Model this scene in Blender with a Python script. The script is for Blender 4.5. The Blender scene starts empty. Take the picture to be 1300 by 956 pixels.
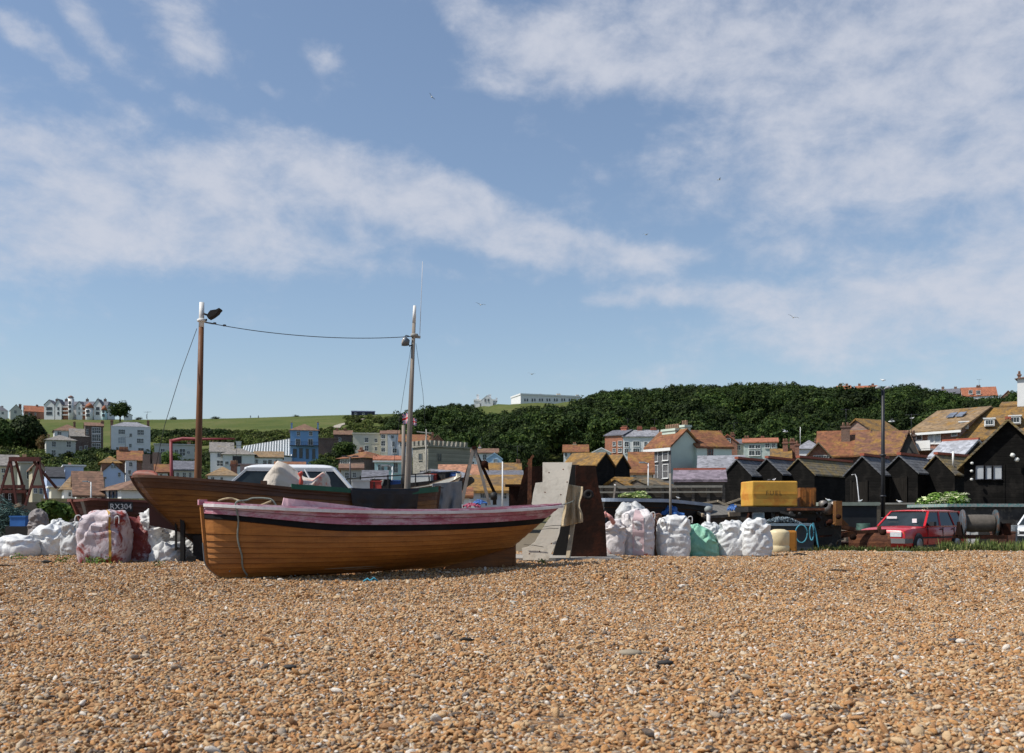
# beach with beached clinker boats below a hillside town
import bpy, math, random
import numpy as np
from mathutils import Vector, Matrix, noise
R = math.radians
random.seed(7)
SC = bpy.context.scene
COL = SC.collection
F = 1250.0          # focal length in photo pixels
HY = 655.0          # eye level in the photo
EH = 1.02           # eye height above the near shingle, metres

def PX(x, Y): return (x - 650.0) / F * Y
def PZ(y, Y): return EH + (HY - y) / F * Y
def at(x, y, Y): return Vector((PX(x, Y), Y, PZ(y, Y)))

def lerp(a, b, t): return a + (b - a) * t
def clamp(x, a=0.0, b=1.0): return max(a, min(b, x))
def sstep(x, a, b):
    t = clamp((x - a) / (b - a)); return t * t * (3 - 2 * t)
def table(x, pts):
    if x <= pts[0][0]: return pts[0][1]
    for (a, va), (b, vb) in zip(pts, pts[1:]):
        if x <= b: return va + (vb - va) * (x - a) / (b - a)
    return pts[-1][1]

RIDGE_Y = [(-400, 535), (0, 530), (60, 530.5), (200, 531.5), (300, 530), (400, 527), (530, 524), (590, 517), (640, 511.5), (700, 511), (760, 505), (850, 500), (1000, 502), (1100, 499), (1200, 507), (1300, 509), (1700, 512)]
RIDGE_D = [(-400, 620), (500, 600), (560, 540), (640, 470), (760, 440), (1100, 430), (1300, 420), (1700, 420)]
NEAR = [(0, 0), (12.5, 0), (17, .15), (24, .15), (29, -.2), (34, -.25), (60, -.25), (130, 1.5)]
def terrain(X, Y):
    if Y <= 130:
        z = table(Y, NEAR)
        if 2 < Y < 26:
            z += .05 * noise.noise((X * .3, Y * .4, 3)) + .03 * noise.noise((X * .9, Y * 1.1, 8)) + .012 * noise.noise((X * 2.6, Y * 2.9, 5))
        if Y > 26: z += .1 * noise.noise((X * .1, Y * .1, 1)) * sstep(Y, 26, 40)
        return z
    u = clamp(650 + F * X / Y, -400, 1700)
    D = table(u, RIDGE_D); zr = PZ(table(u, RIDGE_Y), D)
    q = (Y - 130) / (D - 130)
    if q <= 1:
        z = 1.5 + (zr - 1.5) * q ** 1.2
        return z + 1.2 * noise.noise((X * .02, Y * .02, 5)) * min(1, q * 3) * (1 - q) 
    return zr - .03 * (Y - D)

# ------------------------------------------------------------------ mesh builder
class MB:
    def __init__(s): s.v = []; s.f = []; s.m = []; s.sm = []
    def add(s, vs, fs, m=0, smooth=False):
        o = len(s.v); s.v += [tuple(p) for p in vs]
        for f in fs: s.f.append([i + o for i in f]); s.m.append(m); s.sm.append(smooth)
        return s
    def box(s, x0, x1, y0, y1, z0, z1, m=0, rot=None, taper=0):
        t = taper
        vs = [(x0, y0, z0), (x1, y0, z0), (x1, y1, z0), (x0, y1, z0), (x0 + t, y0 + t, z1), (x1 - t, y0 + t, z1), (x1 - t, y1 - t, z1), (x0 + t, y1 - t, z1)]
        if rot: vs = [rot @ Vector(p) for p in vs]
        return s.add(vs, [(0, 3, 2, 1), (4, 5, 6, 7), (0, 1, 5, 4), (1, 2, 6, 5), (2, 3, 7, 6), (3, 0, 4, 7)], m)
    def prism(s, poly, d, m=0):
        """poly: 3-D points of a planar outline; d: extrusion vector"""
        n = len(poly); d = Vector(d); a = [Vector(p) for p in poly]; b = [p + d for p in a]
        nrm = Vector((0, 0, 0))
        for i in range(n): nrm += a[i].cross(a[(i + 1) % n])
        if nrm.dot(d) > 0: a.reverse(); b.reverse()
        return s.add(a + b, [tuple(range(n)), tuple(range(2 * n - 1, n - 1, -1))] + [((i + 1) % n, i, i + n, (i + 1) % n + n) for i in range(n)], m)
    def tube(s, pts, r, m=0, n=8, cap=True, smooth=True):
        pts = [Vector(p) for p in pts]; k = len(pts)
        rs = r if isinstance(r, (list, tuple)) else [r] * k
        vs = []; up = None
        for i, p in enumerate(pts):
            d = (pts[min(i + 1, k - 1)] - pts[max(i - 1, 0)])
            if d.length < 1e-9: d = Vector((0, 0, 1))
            d.normalize()
            if up is None: up = Vector((0, 1, 0)) if abs(d.y) < .9 else Vector((1, 0, 0))
            a = d.cross(up).normalized(); up = a.cross(d).normalized()
            for j in range(n):
                t = 2 * math.pi * j / n
                vs.append(p + (a * math.cos(t) + up * math.sin(t)) * rs[i])
        fs = [(i * n + j, i * n + (j + 1) % n, (i + 1) * n + (j + 1) % n, (i + 1) * n + j) for i in range(k - 1) for j in range(n)]
        if cap: fs += [tuple(range(n - 1, -1, -1)), tuple((k - 1) * n + j for j in range(n))]
        return s.add(vs, fs, m, smooth)
    def bar(s, a, b, w, h=None, m=0):
        a = Vector(a); b = Vector(b); d = (b - a).normalized(); h = h or w
        up = Vector((0, 0, 1)) if abs(d.z) < .95 else Vector((0, 1, 0))
        x = d.cross(up).normalized(); y = x.cross(d).normalized()
        vs = [p + x * sx * w / 2 + y * sy * h / 2 for p in (a, b) for sx, sy in ((-1, -1), (1, -1), (1, 1), (-1, 1))]
        return s.add(vs, [(0, 3, 2, 1), (4, 5, 6, 7), (0, 1, 5, 4), (1, 2, 6, 5), (2, 3, 7, 6), (3, 0, 4, 7)], m)
    def lathe(s, prof, c=(0, 0, 0), n=20, m=0, axis='z', smooth=True):
        vs = []
        for r, h in prof:
            for j in range(n):
                t = 2 * math.pi * j / n; a, b = r * math.cos(t), r * math.sin(t)
                p = {'z': (a, b, h), 'x': (h, a, b), 'y': (b, h, a)}[axis]
                vs.append((p[0] + c[0], p[1] + c[1], p[2] + c[2]))
        k = len(prof)
        fs = [(i * n + j, i * n + (j + 1) % n, (i + 1) * n + (j + 1) % n, (i + 1) * n + j) for i in range(k - 1) for j in range(n)]
        fs += [tuple(range(n - 1, -1, -1)), tuple((k - 1) * n + j for j in range(n))]
        return s.add(vs, fs, m, smooth)
    def grid(s, fn, nu, nv, m=0, smooth=True, wrap=False):
        vs = [fn(i / nu, j / nv) for i in range(nu + (0 if wrap else 1)) for j in range(nv + 1)]
        w = nv + 1; N = nu if wrap else nu + 1
        fs = [(i * w + j, ((i + 1) % N) * w + j, ((i + 1) % N) * w + j + 1, i * w + j + 1) for i in range(nu) for j in range(nv)]
        mm = m
        return s.add(vs, fs, mm, smooth)
    def build(s, name, mats, parent=None, solid=0, autosmooth=False):
        me = bpy.data.meshes.new(name); me.from_pydata(s.v, [], s.f); 
        if not isinstance(mats, (list, tuple)): mats = [mats]
        for mt in mats: me.materials.append(mt)
        me.polygons.foreach_set('material_index', [min(i, len(mats) - 1) for i in s.m])
        me.polygons.foreach_set('use_smooth', s.sm)
        me.update()
        o = bpy.data.objects.new(name, me); COL.objects.link(o)
        if parent: o.parent = parent
        if solid:
            md = o.modifiers.new('thick', 'SOLIDIFY'); md.thickness = solid; md.offset = 0
        return o

def tag(o, label=None, cat=None, group=None, kind=None):
    if label: o['label'] = label
    if cat: o['category'] = cat
    if group: o['group'] = group
    if kind: o['kind'] = kind
    return o
def thing(name, label, cat, loc=(0, 0, 0), rz=0, group=None):
    o = bpy.data.objects.new(name, None); COL.objects.link(o); o.location = loc; o.rotation_euler = (0, 0, rz)
    return tag(o, label, cat, group)
def copy_tree(o, parent=None):
    c = o.copy(); COL.objects.link(c); c.parent = parent
    for ch in list(o.children): copy_tree(ch, c)
    return c

# ------------------------------------------------------------------ materials
_M = {}
class NT:
    def __init__(s, name):
        s.m = bpy.data.materials.new(name); s.m.use_nodes = True; s.t = s.m.node_tree; s.t.nodes.clear()
        s.out = s.n('ShaderNodeOutputMaterial'); s.b = s.n('ShaderNodeBsdfPrincipled'); s.l(s.b.outputs[0], s.out.inputs[0])
        s.tc = s.n('ShaderNodeTexCoord')
    def n(s, t, **k):
        x = s.t.nodes.new(t)
        for a, v in k.items(): setattr(x, a, v)
        return x
    def l(s, a, b): s.t.links.new(a, b)
    def mapped(s, scale=(1, 1, 1), src='Object'):
        mp = s.n('ShaderNodeMapping'); mp.inputs['Scale'].default_value = scale; s.l(s.tc.outputs[src], mp.inputs[0]); return mp.outputs[0]
    def noise(s, scale, detail=4, rough=.55, vec=None, dist=0):
        x = s.n('ShaderNodeTexNoise'); x.inputs['Scale'].default_value = scale; x.inputs['Detail'].default_value = detail
        x.inputs['Roughness'].default_value = rough; x.inputs['Distortion'].default_value = dist
        s.l(vec if vec else s.tc.outputs['Object'], x.inputs['Vector']); return x.outputs[0]
    def ramp(s, fac, stops, interp='LINEAR'):
        x = s.n('ShaderNodeValToRGB'); x.color_ramp.interpolation = interp; e = x.color_ramp.elements
        while len(e) < len(stops): e.new(.5)
        for el, (p, c) in zip(e, stops):
            el.position = p; el.color = tuple(c) + (1,) if not isinstance(c, float) else (c, c, c, 1)
        s.l(fac, x.inputs[0]); return x.outputs[0]
    def mix(s, fac, a, b, mode='MIX'):
        x = s.n('ShaderNodeMix'); x.data_type = 'RGBA'; x.blend_type = mode
        for sock, v in ((x.inputs[0], fac), (x.inputs[6], a), (x.inputs[7], b)):
            if hasattr(v, 'is_linked'): s.l(v, sock)
            elif isinstance(v, (int, float)): sock.default_value = v
            else: sock.default_value = tuple(v) + (1,)
        return x.outputs[2]
    def bump(s, h, strength=.4, dist=.02):
        x = s.n('ShaderNodeBump'); x.inputs['Strength'].default_value = strength; x.inputs['Distance'].default_value = dist
        s.l(h, x.inputs['Height']); s.l(x.outputs[0], s.b.inputs['Normal']); return x
    def set(s, **k):
        for a, v in k.items():
            a = a.replace('_', ' ')
            if a not in s.b.inputs: continue
            if hasattr(v, 'is_linked'): s.l(v, s.b.inputs[a])
            elif isinstance(v, (tuple, list)): s.b.inputs[a].default_value = tuple(v) + (1,)
            else: s.b.inputs[a].default_value = v
        return s

def darker(c, k): return tuple(min(1, x * k) for x in c)
def plain(name, c, rough=.8, var=.25, scale=2., bump=.15, metal=0, spec=.4, bdist=.02, c2=None, th=(.45, .62)):
    if name in _M: return _M[name]
    t = NT(name); n1 = t.noise(scale, 6, .6); col = t.ramp(n1, [(.3, darker(c, 1 - var)), (.7, darker(c, 1 + var * .5))])
    if c2:
        n2 = t.noise(scale * 1.7, 7, .65, dist=.4); col = t.mix(t.ramp(n2, [(th[0], 0.), (th[1], 1.)]), col, c2)
    n3 = t.noise(scale * 14, 3, .6); t.bump(n3, bump, bdist)
    t.set(Base_Color=col, Roughness=rough, Metallic=metal, Specular_IOR_Level=spec); _M[name] = t.m; return t.m
def boards(name, c, pitch=.18, rough=.85, var=.4, axis='z', c2=None, bump=.8, spec=.3):
    """lapped boarding: sawtooth relief across the boards, grain along them"""
    if name in _M: return _M[name]
    t = NT(name); sep = t.n('ShaderNodeSeparateXYZ'); t.l(t.tc.outputs['Object'], sep.inputs[0])
    d = t.n('ShaderNodeMath', operation='DIVIDE'); t.l(sep.outputs['XYZ'.index(axis.upper())], d.inputs[0]); d.inputs[1].default_value = pitch
    fr = t.n('ShaderNodeMath', operation='FRACT'); t.l(d.outputs[0], fr.inputs[0])
    fl = t.n('ShaderNodeMath', operation='FLOOR'); t.l(d.outputs[0], fl.inputs[0])
    wn = t.n('ShaderNodeTexWhiteNoise', noise_dimensions='1D'); t.l(fl.outputs[0], wn.inputs['W'])
    sc = (.6, .6, 6) if axis == 'z' else (6, 6, .6)
    g = t.noise(2.5, 6, .65, t.mapped(sc))
    col = t.mix(t.ramp(g, [(.3, 0.), (.7, 1.)]), darker(c, 1 - var), darker(c, 1 + var))
    col = t.mix(.35, col, t.ramp(wn.outputs[0], [(0, darker(c, .6)), (1, darker(c, 1.5))]))
    if c2: col = t.mix(t.ramp(t.noise(.9, 5, .7), [(.5, 0.), (.68, 1.)]), col, c2)
    gap = t.ramp(fr.outputs[0], [(0, 0.), (.06, 1.), (.9, .7), (1, .4)])
    t.bump(gap, bump, .03); t.set(Base_Color=col, Roughness=rough, Specular_IOR_Level=spec); _M[name] = t.m; return t.m
def tiles(name, c, lichen=None, amount=.5, pitch=.28, rough=.85, var=.4):
    """courses of roof tiles with patches of lichen"""
    if name in _M: return _M[name]
    t = NT(name); sep = t.n('ShaderNodeSeparateXYZ'); t.l(t.tc.outputs['Object'], sep.inputs[0])
    d = t.n('ShaderNodeMath', operation='DIVIDE'); t.l(sep.outputs[2], d.inputs[0]); d.inputs[1].default_value = pitch * .7
    fr = t.n('ShaderNodeMath', operation='FRACT'); t.l(d.outputs[0], fr.inputs[0])
    v = t.n('ShaderNodeTexVoronoi'); v.inputs['Scale'].default_value = 1 / pitch; t.l(t.tc.outputs['Object'], v.inputs['Vector'])
    vs = t.n('ShaderNodeSeparateColor'); t.l(v.outputs['Color'], vs.inputs[0])
    col = t.ramp(vs.outputs[0], [(0, darker(c, 1 - var)), (.5, c), (1, darker(c, 1 + var))])
    col = t.mix(t.ramp(t.noise(.5, 6, .7), [(.35, 0.), (.7, .6)]), col, darker(c, .55))
    if lichen:
        a = .66 - amount * .36
        n2 = t.noise(.8, 8, .75, dist=.6); col = t.mix(t.ramp(n2, [(a, 0.), (a + .14, 1.)]), col, t.mix(t.ramp(t.noise(5, 4, .7), [(.4, 0.), (.6, 1.)]), lichen, darker(lichen, .55)))
    t.bump(t.ramp(fr.outputs[0], [(0, 0.), (.15, 1.), (1, .5)]), .7, .04)
    t.set(Base_Color=col, Roughness=rough); _M[name] = t.m; return t.m
def brick(name, c, mortar=(.25, .23, .2), scale=3.):
    if name in _M: return _M[name]
    t = NT(name); mp = t.n('ShaderNodeMapping'); mp.inputs['Rotation'].default_value = (R(90), 0, 0); t.l(t.tc.outputs['Object'], mp.inputs[0])
    b = t.n('ShaderNodeTexBrick'); b.inputs['Scale'].default_value = scale; b.inputs['Color1'].default_value = darker(c, .7) + (1,); b.inputs['Color2'].default_value = darker(c, 1.3) + (1,)
    b.inputs['Mortar'].default_value = mortar + (1,); b.inputs['Mortar Size'].default_value = .02; t.l(mp.outputs[0], b.inputs['Vector'])
    col = t.mix(t.ramp(t.noise(.6, 5, .6), [(.35, 0.), (.75, .5)]), b.outputs[0], darker(c, .5))
    t.bump(b.outputs[1], -.4, .02); t.set(Base_Color=col, Roughness=.9); _M[name] = t.m; return t.m
def glass(name, c=(.02, .025, .03), rough=.08, spec=.5):
    if name in _M: return _M[name]
    t = NT(name); col = t.ramp(t.noise(1.3, 3, .5), [(.35, c), (.65, darker(c, 2.5))])
    t.set(Base_Color=col, Roughness=rough, Specular_IOR_Level=spec); _M[name] = t.m; return t.m

def make_pebble_mat():
    t = NT('pebble'); oi = t.n('ShaderNodeObjectInfo')
    base = t.ramp(oi.outputs['Random'], [(0, (.47, .235, .085)), (.16, (.36, .175, .07)), (.30, (.50, .32, .165)), (.42, (.24, .115, .05)), (.50, (.53, .37, .21)), (.62, (.40, .225, .105)), (.72, (.31, .26, .21)), (.80, (.55, .45, .33)), (.87, (.14, .12, .11)), (.91, (.66, .61, .54)), (.95, (.40, .17, .06)), (.975, (.04, .04, .045))], 'CONSTANT')
    n = t.noise(1.2, 4, .6); col = t.mix(t.ramp(n, [(.35, 0.), (.7, .45)]), base, (.42, .27, .14))
    t.set(Base_Color=col, Roughness=.78, Specular_IOR_Level=.25); t.bump(t.noise(3, 4, .7), .35, .2); return t.m
def make_beach_mat():
    t = NT('shingle'); v = t.n('ShaderNodeTexVoronoi'); v.inputs['Scale'].default_value = 26; v.inputs['Randomness'].default_value = 1
    mp = t.mapped((1, 1.35, 1)); t.l(mp, v.inputs['Vector']); sc = t.n('ShaderNodeSeparateColor'); t.l(v.outputs['Color'], sc.inputs[0])
    col = t.ramp(sc.outputs[0], [(0, (.36, .20, .09)), (.2, (.31, .17, .08)), (.32, (.42, .27, .15)), (.45, (.20, .10, .045)), (.55, (.45, .31, .18)), (.70, (.34, .20, .10)), (.80, (.26, .22, .18)), (.87, (.46, .38, .28)), (.92, (.10, .09, .08)), (.96, (.55, .50, .43))], 'CONSTANT')
    dk = t.ramp(v.outputs['Distance'], [(.0, 1.), (.55, 1.), (.9, .45)]); col = t.mix(1.0, col, dk, 'MULTIPLY')
    wide = t.ramp(t.noise(.35, 5, .6), [(.35, .85), (.65, 1.1)]); col = t.mix(.6, col, t.mix(1.0, col, wide, 'MULTIPLY'))
    inv = t.n('ShaderNodeMath', operation='SUBTRACT'); inv.inputs[0].default_value = 1; t.l(v.outputs['Distance'], inv.inputs[1])
    t.bump(inv.outputs[0], .9, .03); col = t.mix(1.0, col, (.72, .70, .68), 'MULTIPLY'); t.set(Base_Color=col, Roughness=.85, Specular_IOR_Level=.2); return t.m
def make_land_mat():
    t = NT('hillside_grass'); n = t.noise(.02, 8, .65); n2 = t.noise(.25, 6, .7)
    col = t.ramp(n, [(.35, (.062, .080, .020)), (.5, (.095, .107, .030)), (.66, (.135, .125, .05))])
    col = t.mix(t.ramp(n2, [(.42, 0.), (.62, .7)]), col, (.055, .085, .018))
    geo = t.n('ShaderNodeNewGeometry'); sp = t.n('ShaderNodeSeparateXYZ'); t.l(geo.outputs['Position'], sp.inputs[0])
    mr = t.n('ShaderNodeMapRange'); mr.inputs[1].default_value = 60; mr.inputs[2].default_value = 130; t.l(sp.outputs[1], mr.inputs[0])
    col = t.mix(mr.outputs[0], (.16, .13, .09), col)
    t.bump(t.noise(.8, 5, .7), .5, .3); t.set(Base_Color=col, Roughness=.95, Specular_IOR_Level=.1); return t.m
def leaf_mat(name, a, b, c=None, obj=False):
    if name in _M: return _M[name]
    t = NT(name); g = t.n('ShaderNodeNewGeometry')
    col = t.ramp(g.outputs['Random Per Island'], [(0, darker(a, .7)), (.45, a), (.8, b), (1, c or b)])
    oi = t.n('ShaderNodeObjectInfo'); col = t.mix(1.0, col, t.ramp(oi.outputs['Random'], [(0, .5), (.5, 1.), (1, 1.6)]), 'MULTIPLY')
    t.set(Base_Color=col, Roughness=.75, Specular_IOR_Level=.2)
    tr = t.n('ShaderNodeBsdfTranslucent'); t.l(col, tr.inputs[0]); ms = t.n('ShaderNodeMixShader'); ms.inputs[0].default_value = .18
    t.l(t.b.outputs[0], ms.inputs[1]); t.l(tr.outputs[0], ms.inputs[2]); t.l(ms.outputs[0], t.out.inputs[0]); _M[name] = t.m; return t.m

# ------------------------------------------------------------------ foliage
def leaf_quads(mb, c, r, n, size, rng, m=0, flat=1.0, up=.25):
    for _ in range(n):
        d = Vector((rng.gauss(0, 1), rng.gauss(0, 1), rng.gauss(0, 1)))
        if d.length < 1e-3: continue
        d.normalize()
        if d.z < -.6: d.z *= -.6; d.normalize()
        p = Vector(c) + Vector((d.x, d.y, d.z * flat)) * r * (.72 + .34 * rng.random())
        nrm = (d + Vector((rng.gauss(0, .35), rng.gauss(0, .35), rng.gauss(0, .35) + up))).normalized()
        a = nrm.orthogonal().normalized(); b = nrm.cross(a); th = rng.random() * 6.28
        a, b = a * math.cos(th) + b * math.sin(th), b * math.cos(th) - a * math.sin(th)
        s = size * (.6 + .8 * rng.random())
        mb.add([p - a * s, p + b * s * .55 + nrm * s * .1, p + a * s, p - b * s * .55 + nrm * s * .1], [(0, 1, 2, 3)], m)
def crown_mb(seed, rx=1., rz=1., clumps=26, per=55, size=.09, base=0., cl=(.26, .22)):
    rng = random.Random(seed); mb = MB()
    for k in range(clumps):
        d = Vector((rng.gauss(0, 1), rng.gauss(0, 1), rng.gauss(0, 1))).normalized()
        if d.z < -.3: d.z = -d.z
        rr = (.35 + .4 * rng.random()) if cl[0] > .2 else (.5 + .34 * rng.random())
        c = Vector((d.x * rx * rr, d.y * rx * rr, d.z * rz * rr))
        leaf_quads(mb, c + Vector((0, 0, base)), (cl[0] + cl[1] * rng.random()) * min(rx, rz), per, size, rng)
    # dark inner mass so the crown is not see-through everywhere
    leaf_quads(mb, (0, 0, base), .5 * min(rx, rz), per * 2, size * 1.8, rng)
    return mb
def tree(name, label, cat, x, ybase, ytop, wpx, Y, mat, clumps=30, per=70, size=None, group=None, trunk=True, z=None):
    h = (ybase - ytop) * Y / F; w = wpx * Y / F; z0 = z if z is not None else PZ(ybase, Y)
    t = thing(name, label, cat, (PX(x, Y), Y, z0), 0, group)
    th = h * .10 if trunk else 0
    ch = h - th; mb = crown_mb(int(x * 7 + Y), 1, 1, clumps, per, (size / (w / 2)) if size else .075)
    zs_ = [v[2] for v in mb.v]; lo_, hi_ = min(zs_), max(zs_); xm = max(abs(v[0]) for v in mb.v) * .96
    mb.v = [(v[0] / xm * w / 2, v[1] / xm * w / 2, th - .03 * h + (v[2] - lo_) / (hi_ - lo_) * (ch + .03 * h)) for v in mb.v]
    mb.build('crown', mat, t)
    tr = MB(); tr.tube([(0, 0, -1.5), (0, 0, th * .6), (.05 * w, 0, th + ch * .3)], [w * .04, w * .03, w * .015], n=8)
    for a in (0.4, 2.4, 4.4): tr.tube([(0, 0, th * .7), (math.cos(a) * w * .2, math.sin(a) * w * .2, th + ch * .45)], [w * .02, w * .008], n=6)
    tr.build('trunk', plain('bark', (.09, .065, .045), .9), t)
    return t

def scatter(name, pts, coll, label, cat, rng, mats=None):
    """one object that instances crowns / pebbles on its own vertices"""
    n = len(pts); me = bpy.data.meshes.new(name); co = np.array([p[0] for p in pts], dtype=np.float32)
    me.vertices.add(n); me.vertices.foreach_set('co', co.ravel())
    for an, k in (('rot', 1), ('scl', 2)):
        at_ = me.attributes.new(an, 'FLOAT_VECTOR', 'POINT'); at_.data.foreach_set('vector', np.array([p[k] for p in pts], dtype=np.float32).ravel())
    a3 = me.attributes.new('pick', 'INT', 'POINT'); a3.data.foreach_set('value', np.array([p[3] for p in pts], dtype=np.int32))
    o = bpy.data.objects.new(name, me); COL.objects.link(o)
    ng = bpy.data.node_groups.new(name + '_nodes', 'GeometryNodeTree')
    ng.interface.new_socket('Geometry', in_out='INPUT', socket_type='NodeSocketGeometry'); ng.interface.new_socket('Geometry', in_out='OUTPUT', socket_type='NodeSocketGeometry')
    N = ng.nodes; L = ng.links; gi = N.new('NodeGroupInput'); go = N.new('NodeGroupOutput'); ip = N.new('GeometryNodeInstanceOnPoints')
    ci = N.new('GeometryNodeCollectionInfo'); ci.inputs[0].default_value = coll; ci.inputs[1].default_value = True; ci.inputs[2].default_value = True
    def attr(nm, ty):
        x = N.new('GeometryNodeInputNamedAttribute'); x.data_type = ty; x.inputs[0].default_value = nm; return x.outputs[0]
    L.new(gi.outputs[0], ip.inputs['Points']); L.new(ci.outputs[0], ip.inputs['Instance']); ip.inputs['Pick Instance'].default_value = True
    L.new(attr('pick', 'INT'), ip.inputs['Instance Index']); L.new(attr('rot', 'FLOAT_VECTOR'), ip.inputs['Rotation']); L.new(attr('scl', 'FLOAT_VECTOR'), ip.inputs['Scale'])
    L.new(ip.outputs[0], go.inputs[0]); md = o.modifiers.new('scatter', 'NODES'); md.node_group = ng
    return tag(o, label, cat, kind='stuff')
def source_coll(name, objs):
    c = bpy.data.collections.new(name)
    for o in objs:
        for cc in list(o.users_collection): cc.objects.unlink(o)
        c.objects.link(o)
    return c

# ------------------------------------------------------------------ buildings
def ray_on(P, d, px):
    """point of the line P + t d (plan view) seen at photo column px -> (t, Y)"""
    u = (px - 650) / F; den = d.x - u * d.y; t = (u * P.y - P.x) / den
    return t, P.y + t * d.y
WHITE_FR = None
def window_part(parent, plane, x0, x1, z0, z1, fr, gl, bars=(1, 1), proud=.09, sill=True, arch=False):
    """plane: function (a, out, z) -> local point"""
    w = x1 - x0; h = z1 - z0; ft = min(.075 * w, .09 * h, .11); mb = MB()
    def bx(a0, a1, c0, c1, o0, o1, m=mb):
        vs = [plane(a, o, z) for z in (c0, c1) for a, o in ((a0, o0), (a1, o0), (a1, o1), (a0, o1))]
        m.add(vs, [(0, 1, 2, 3), (7, 6, 5, 4), (0, 4, 5, 1), (1, 5, 6, 2), (2, 6, 7, 3), (3, 7, 4, 0)])
    bx(x0 - ft, x0, z0 - ft, z1 + ft, 0, proud); bx(x1, x1 + ft, z0 - ft, z1 + ft, 0, proud)
    bx(x0, x1, z0 - ft, z0, 0, proud); bx(x0, x1, z1, z1 + ft, 0, proud)
    for i in range(1, bars[0] + 1):
        c = x0 + w * i / (bars[0] + 1); bx(c - ft * .3, c + ft * .3, z0, z1, .01, proud * .7)
    for i in range(1, bars[1] + 1):
        c = z0 + h * i / (bars[1] + 1); bx(x0, x1, c - ft * .3, c + ft * .3, .01, proud * .66)
    if sill: bx(x0 - ft * 1.6, x1 + ft * 1.6, z0 - ft * 1.9, z0 - ft - .003, 0, proud * 1.8)
    f = mb.build('window', fr, parent)
    g = MB(); bx(x0, x1, z0, z1, -.02, .025, g); g.build('pane', gl, f)
    return f

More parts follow.
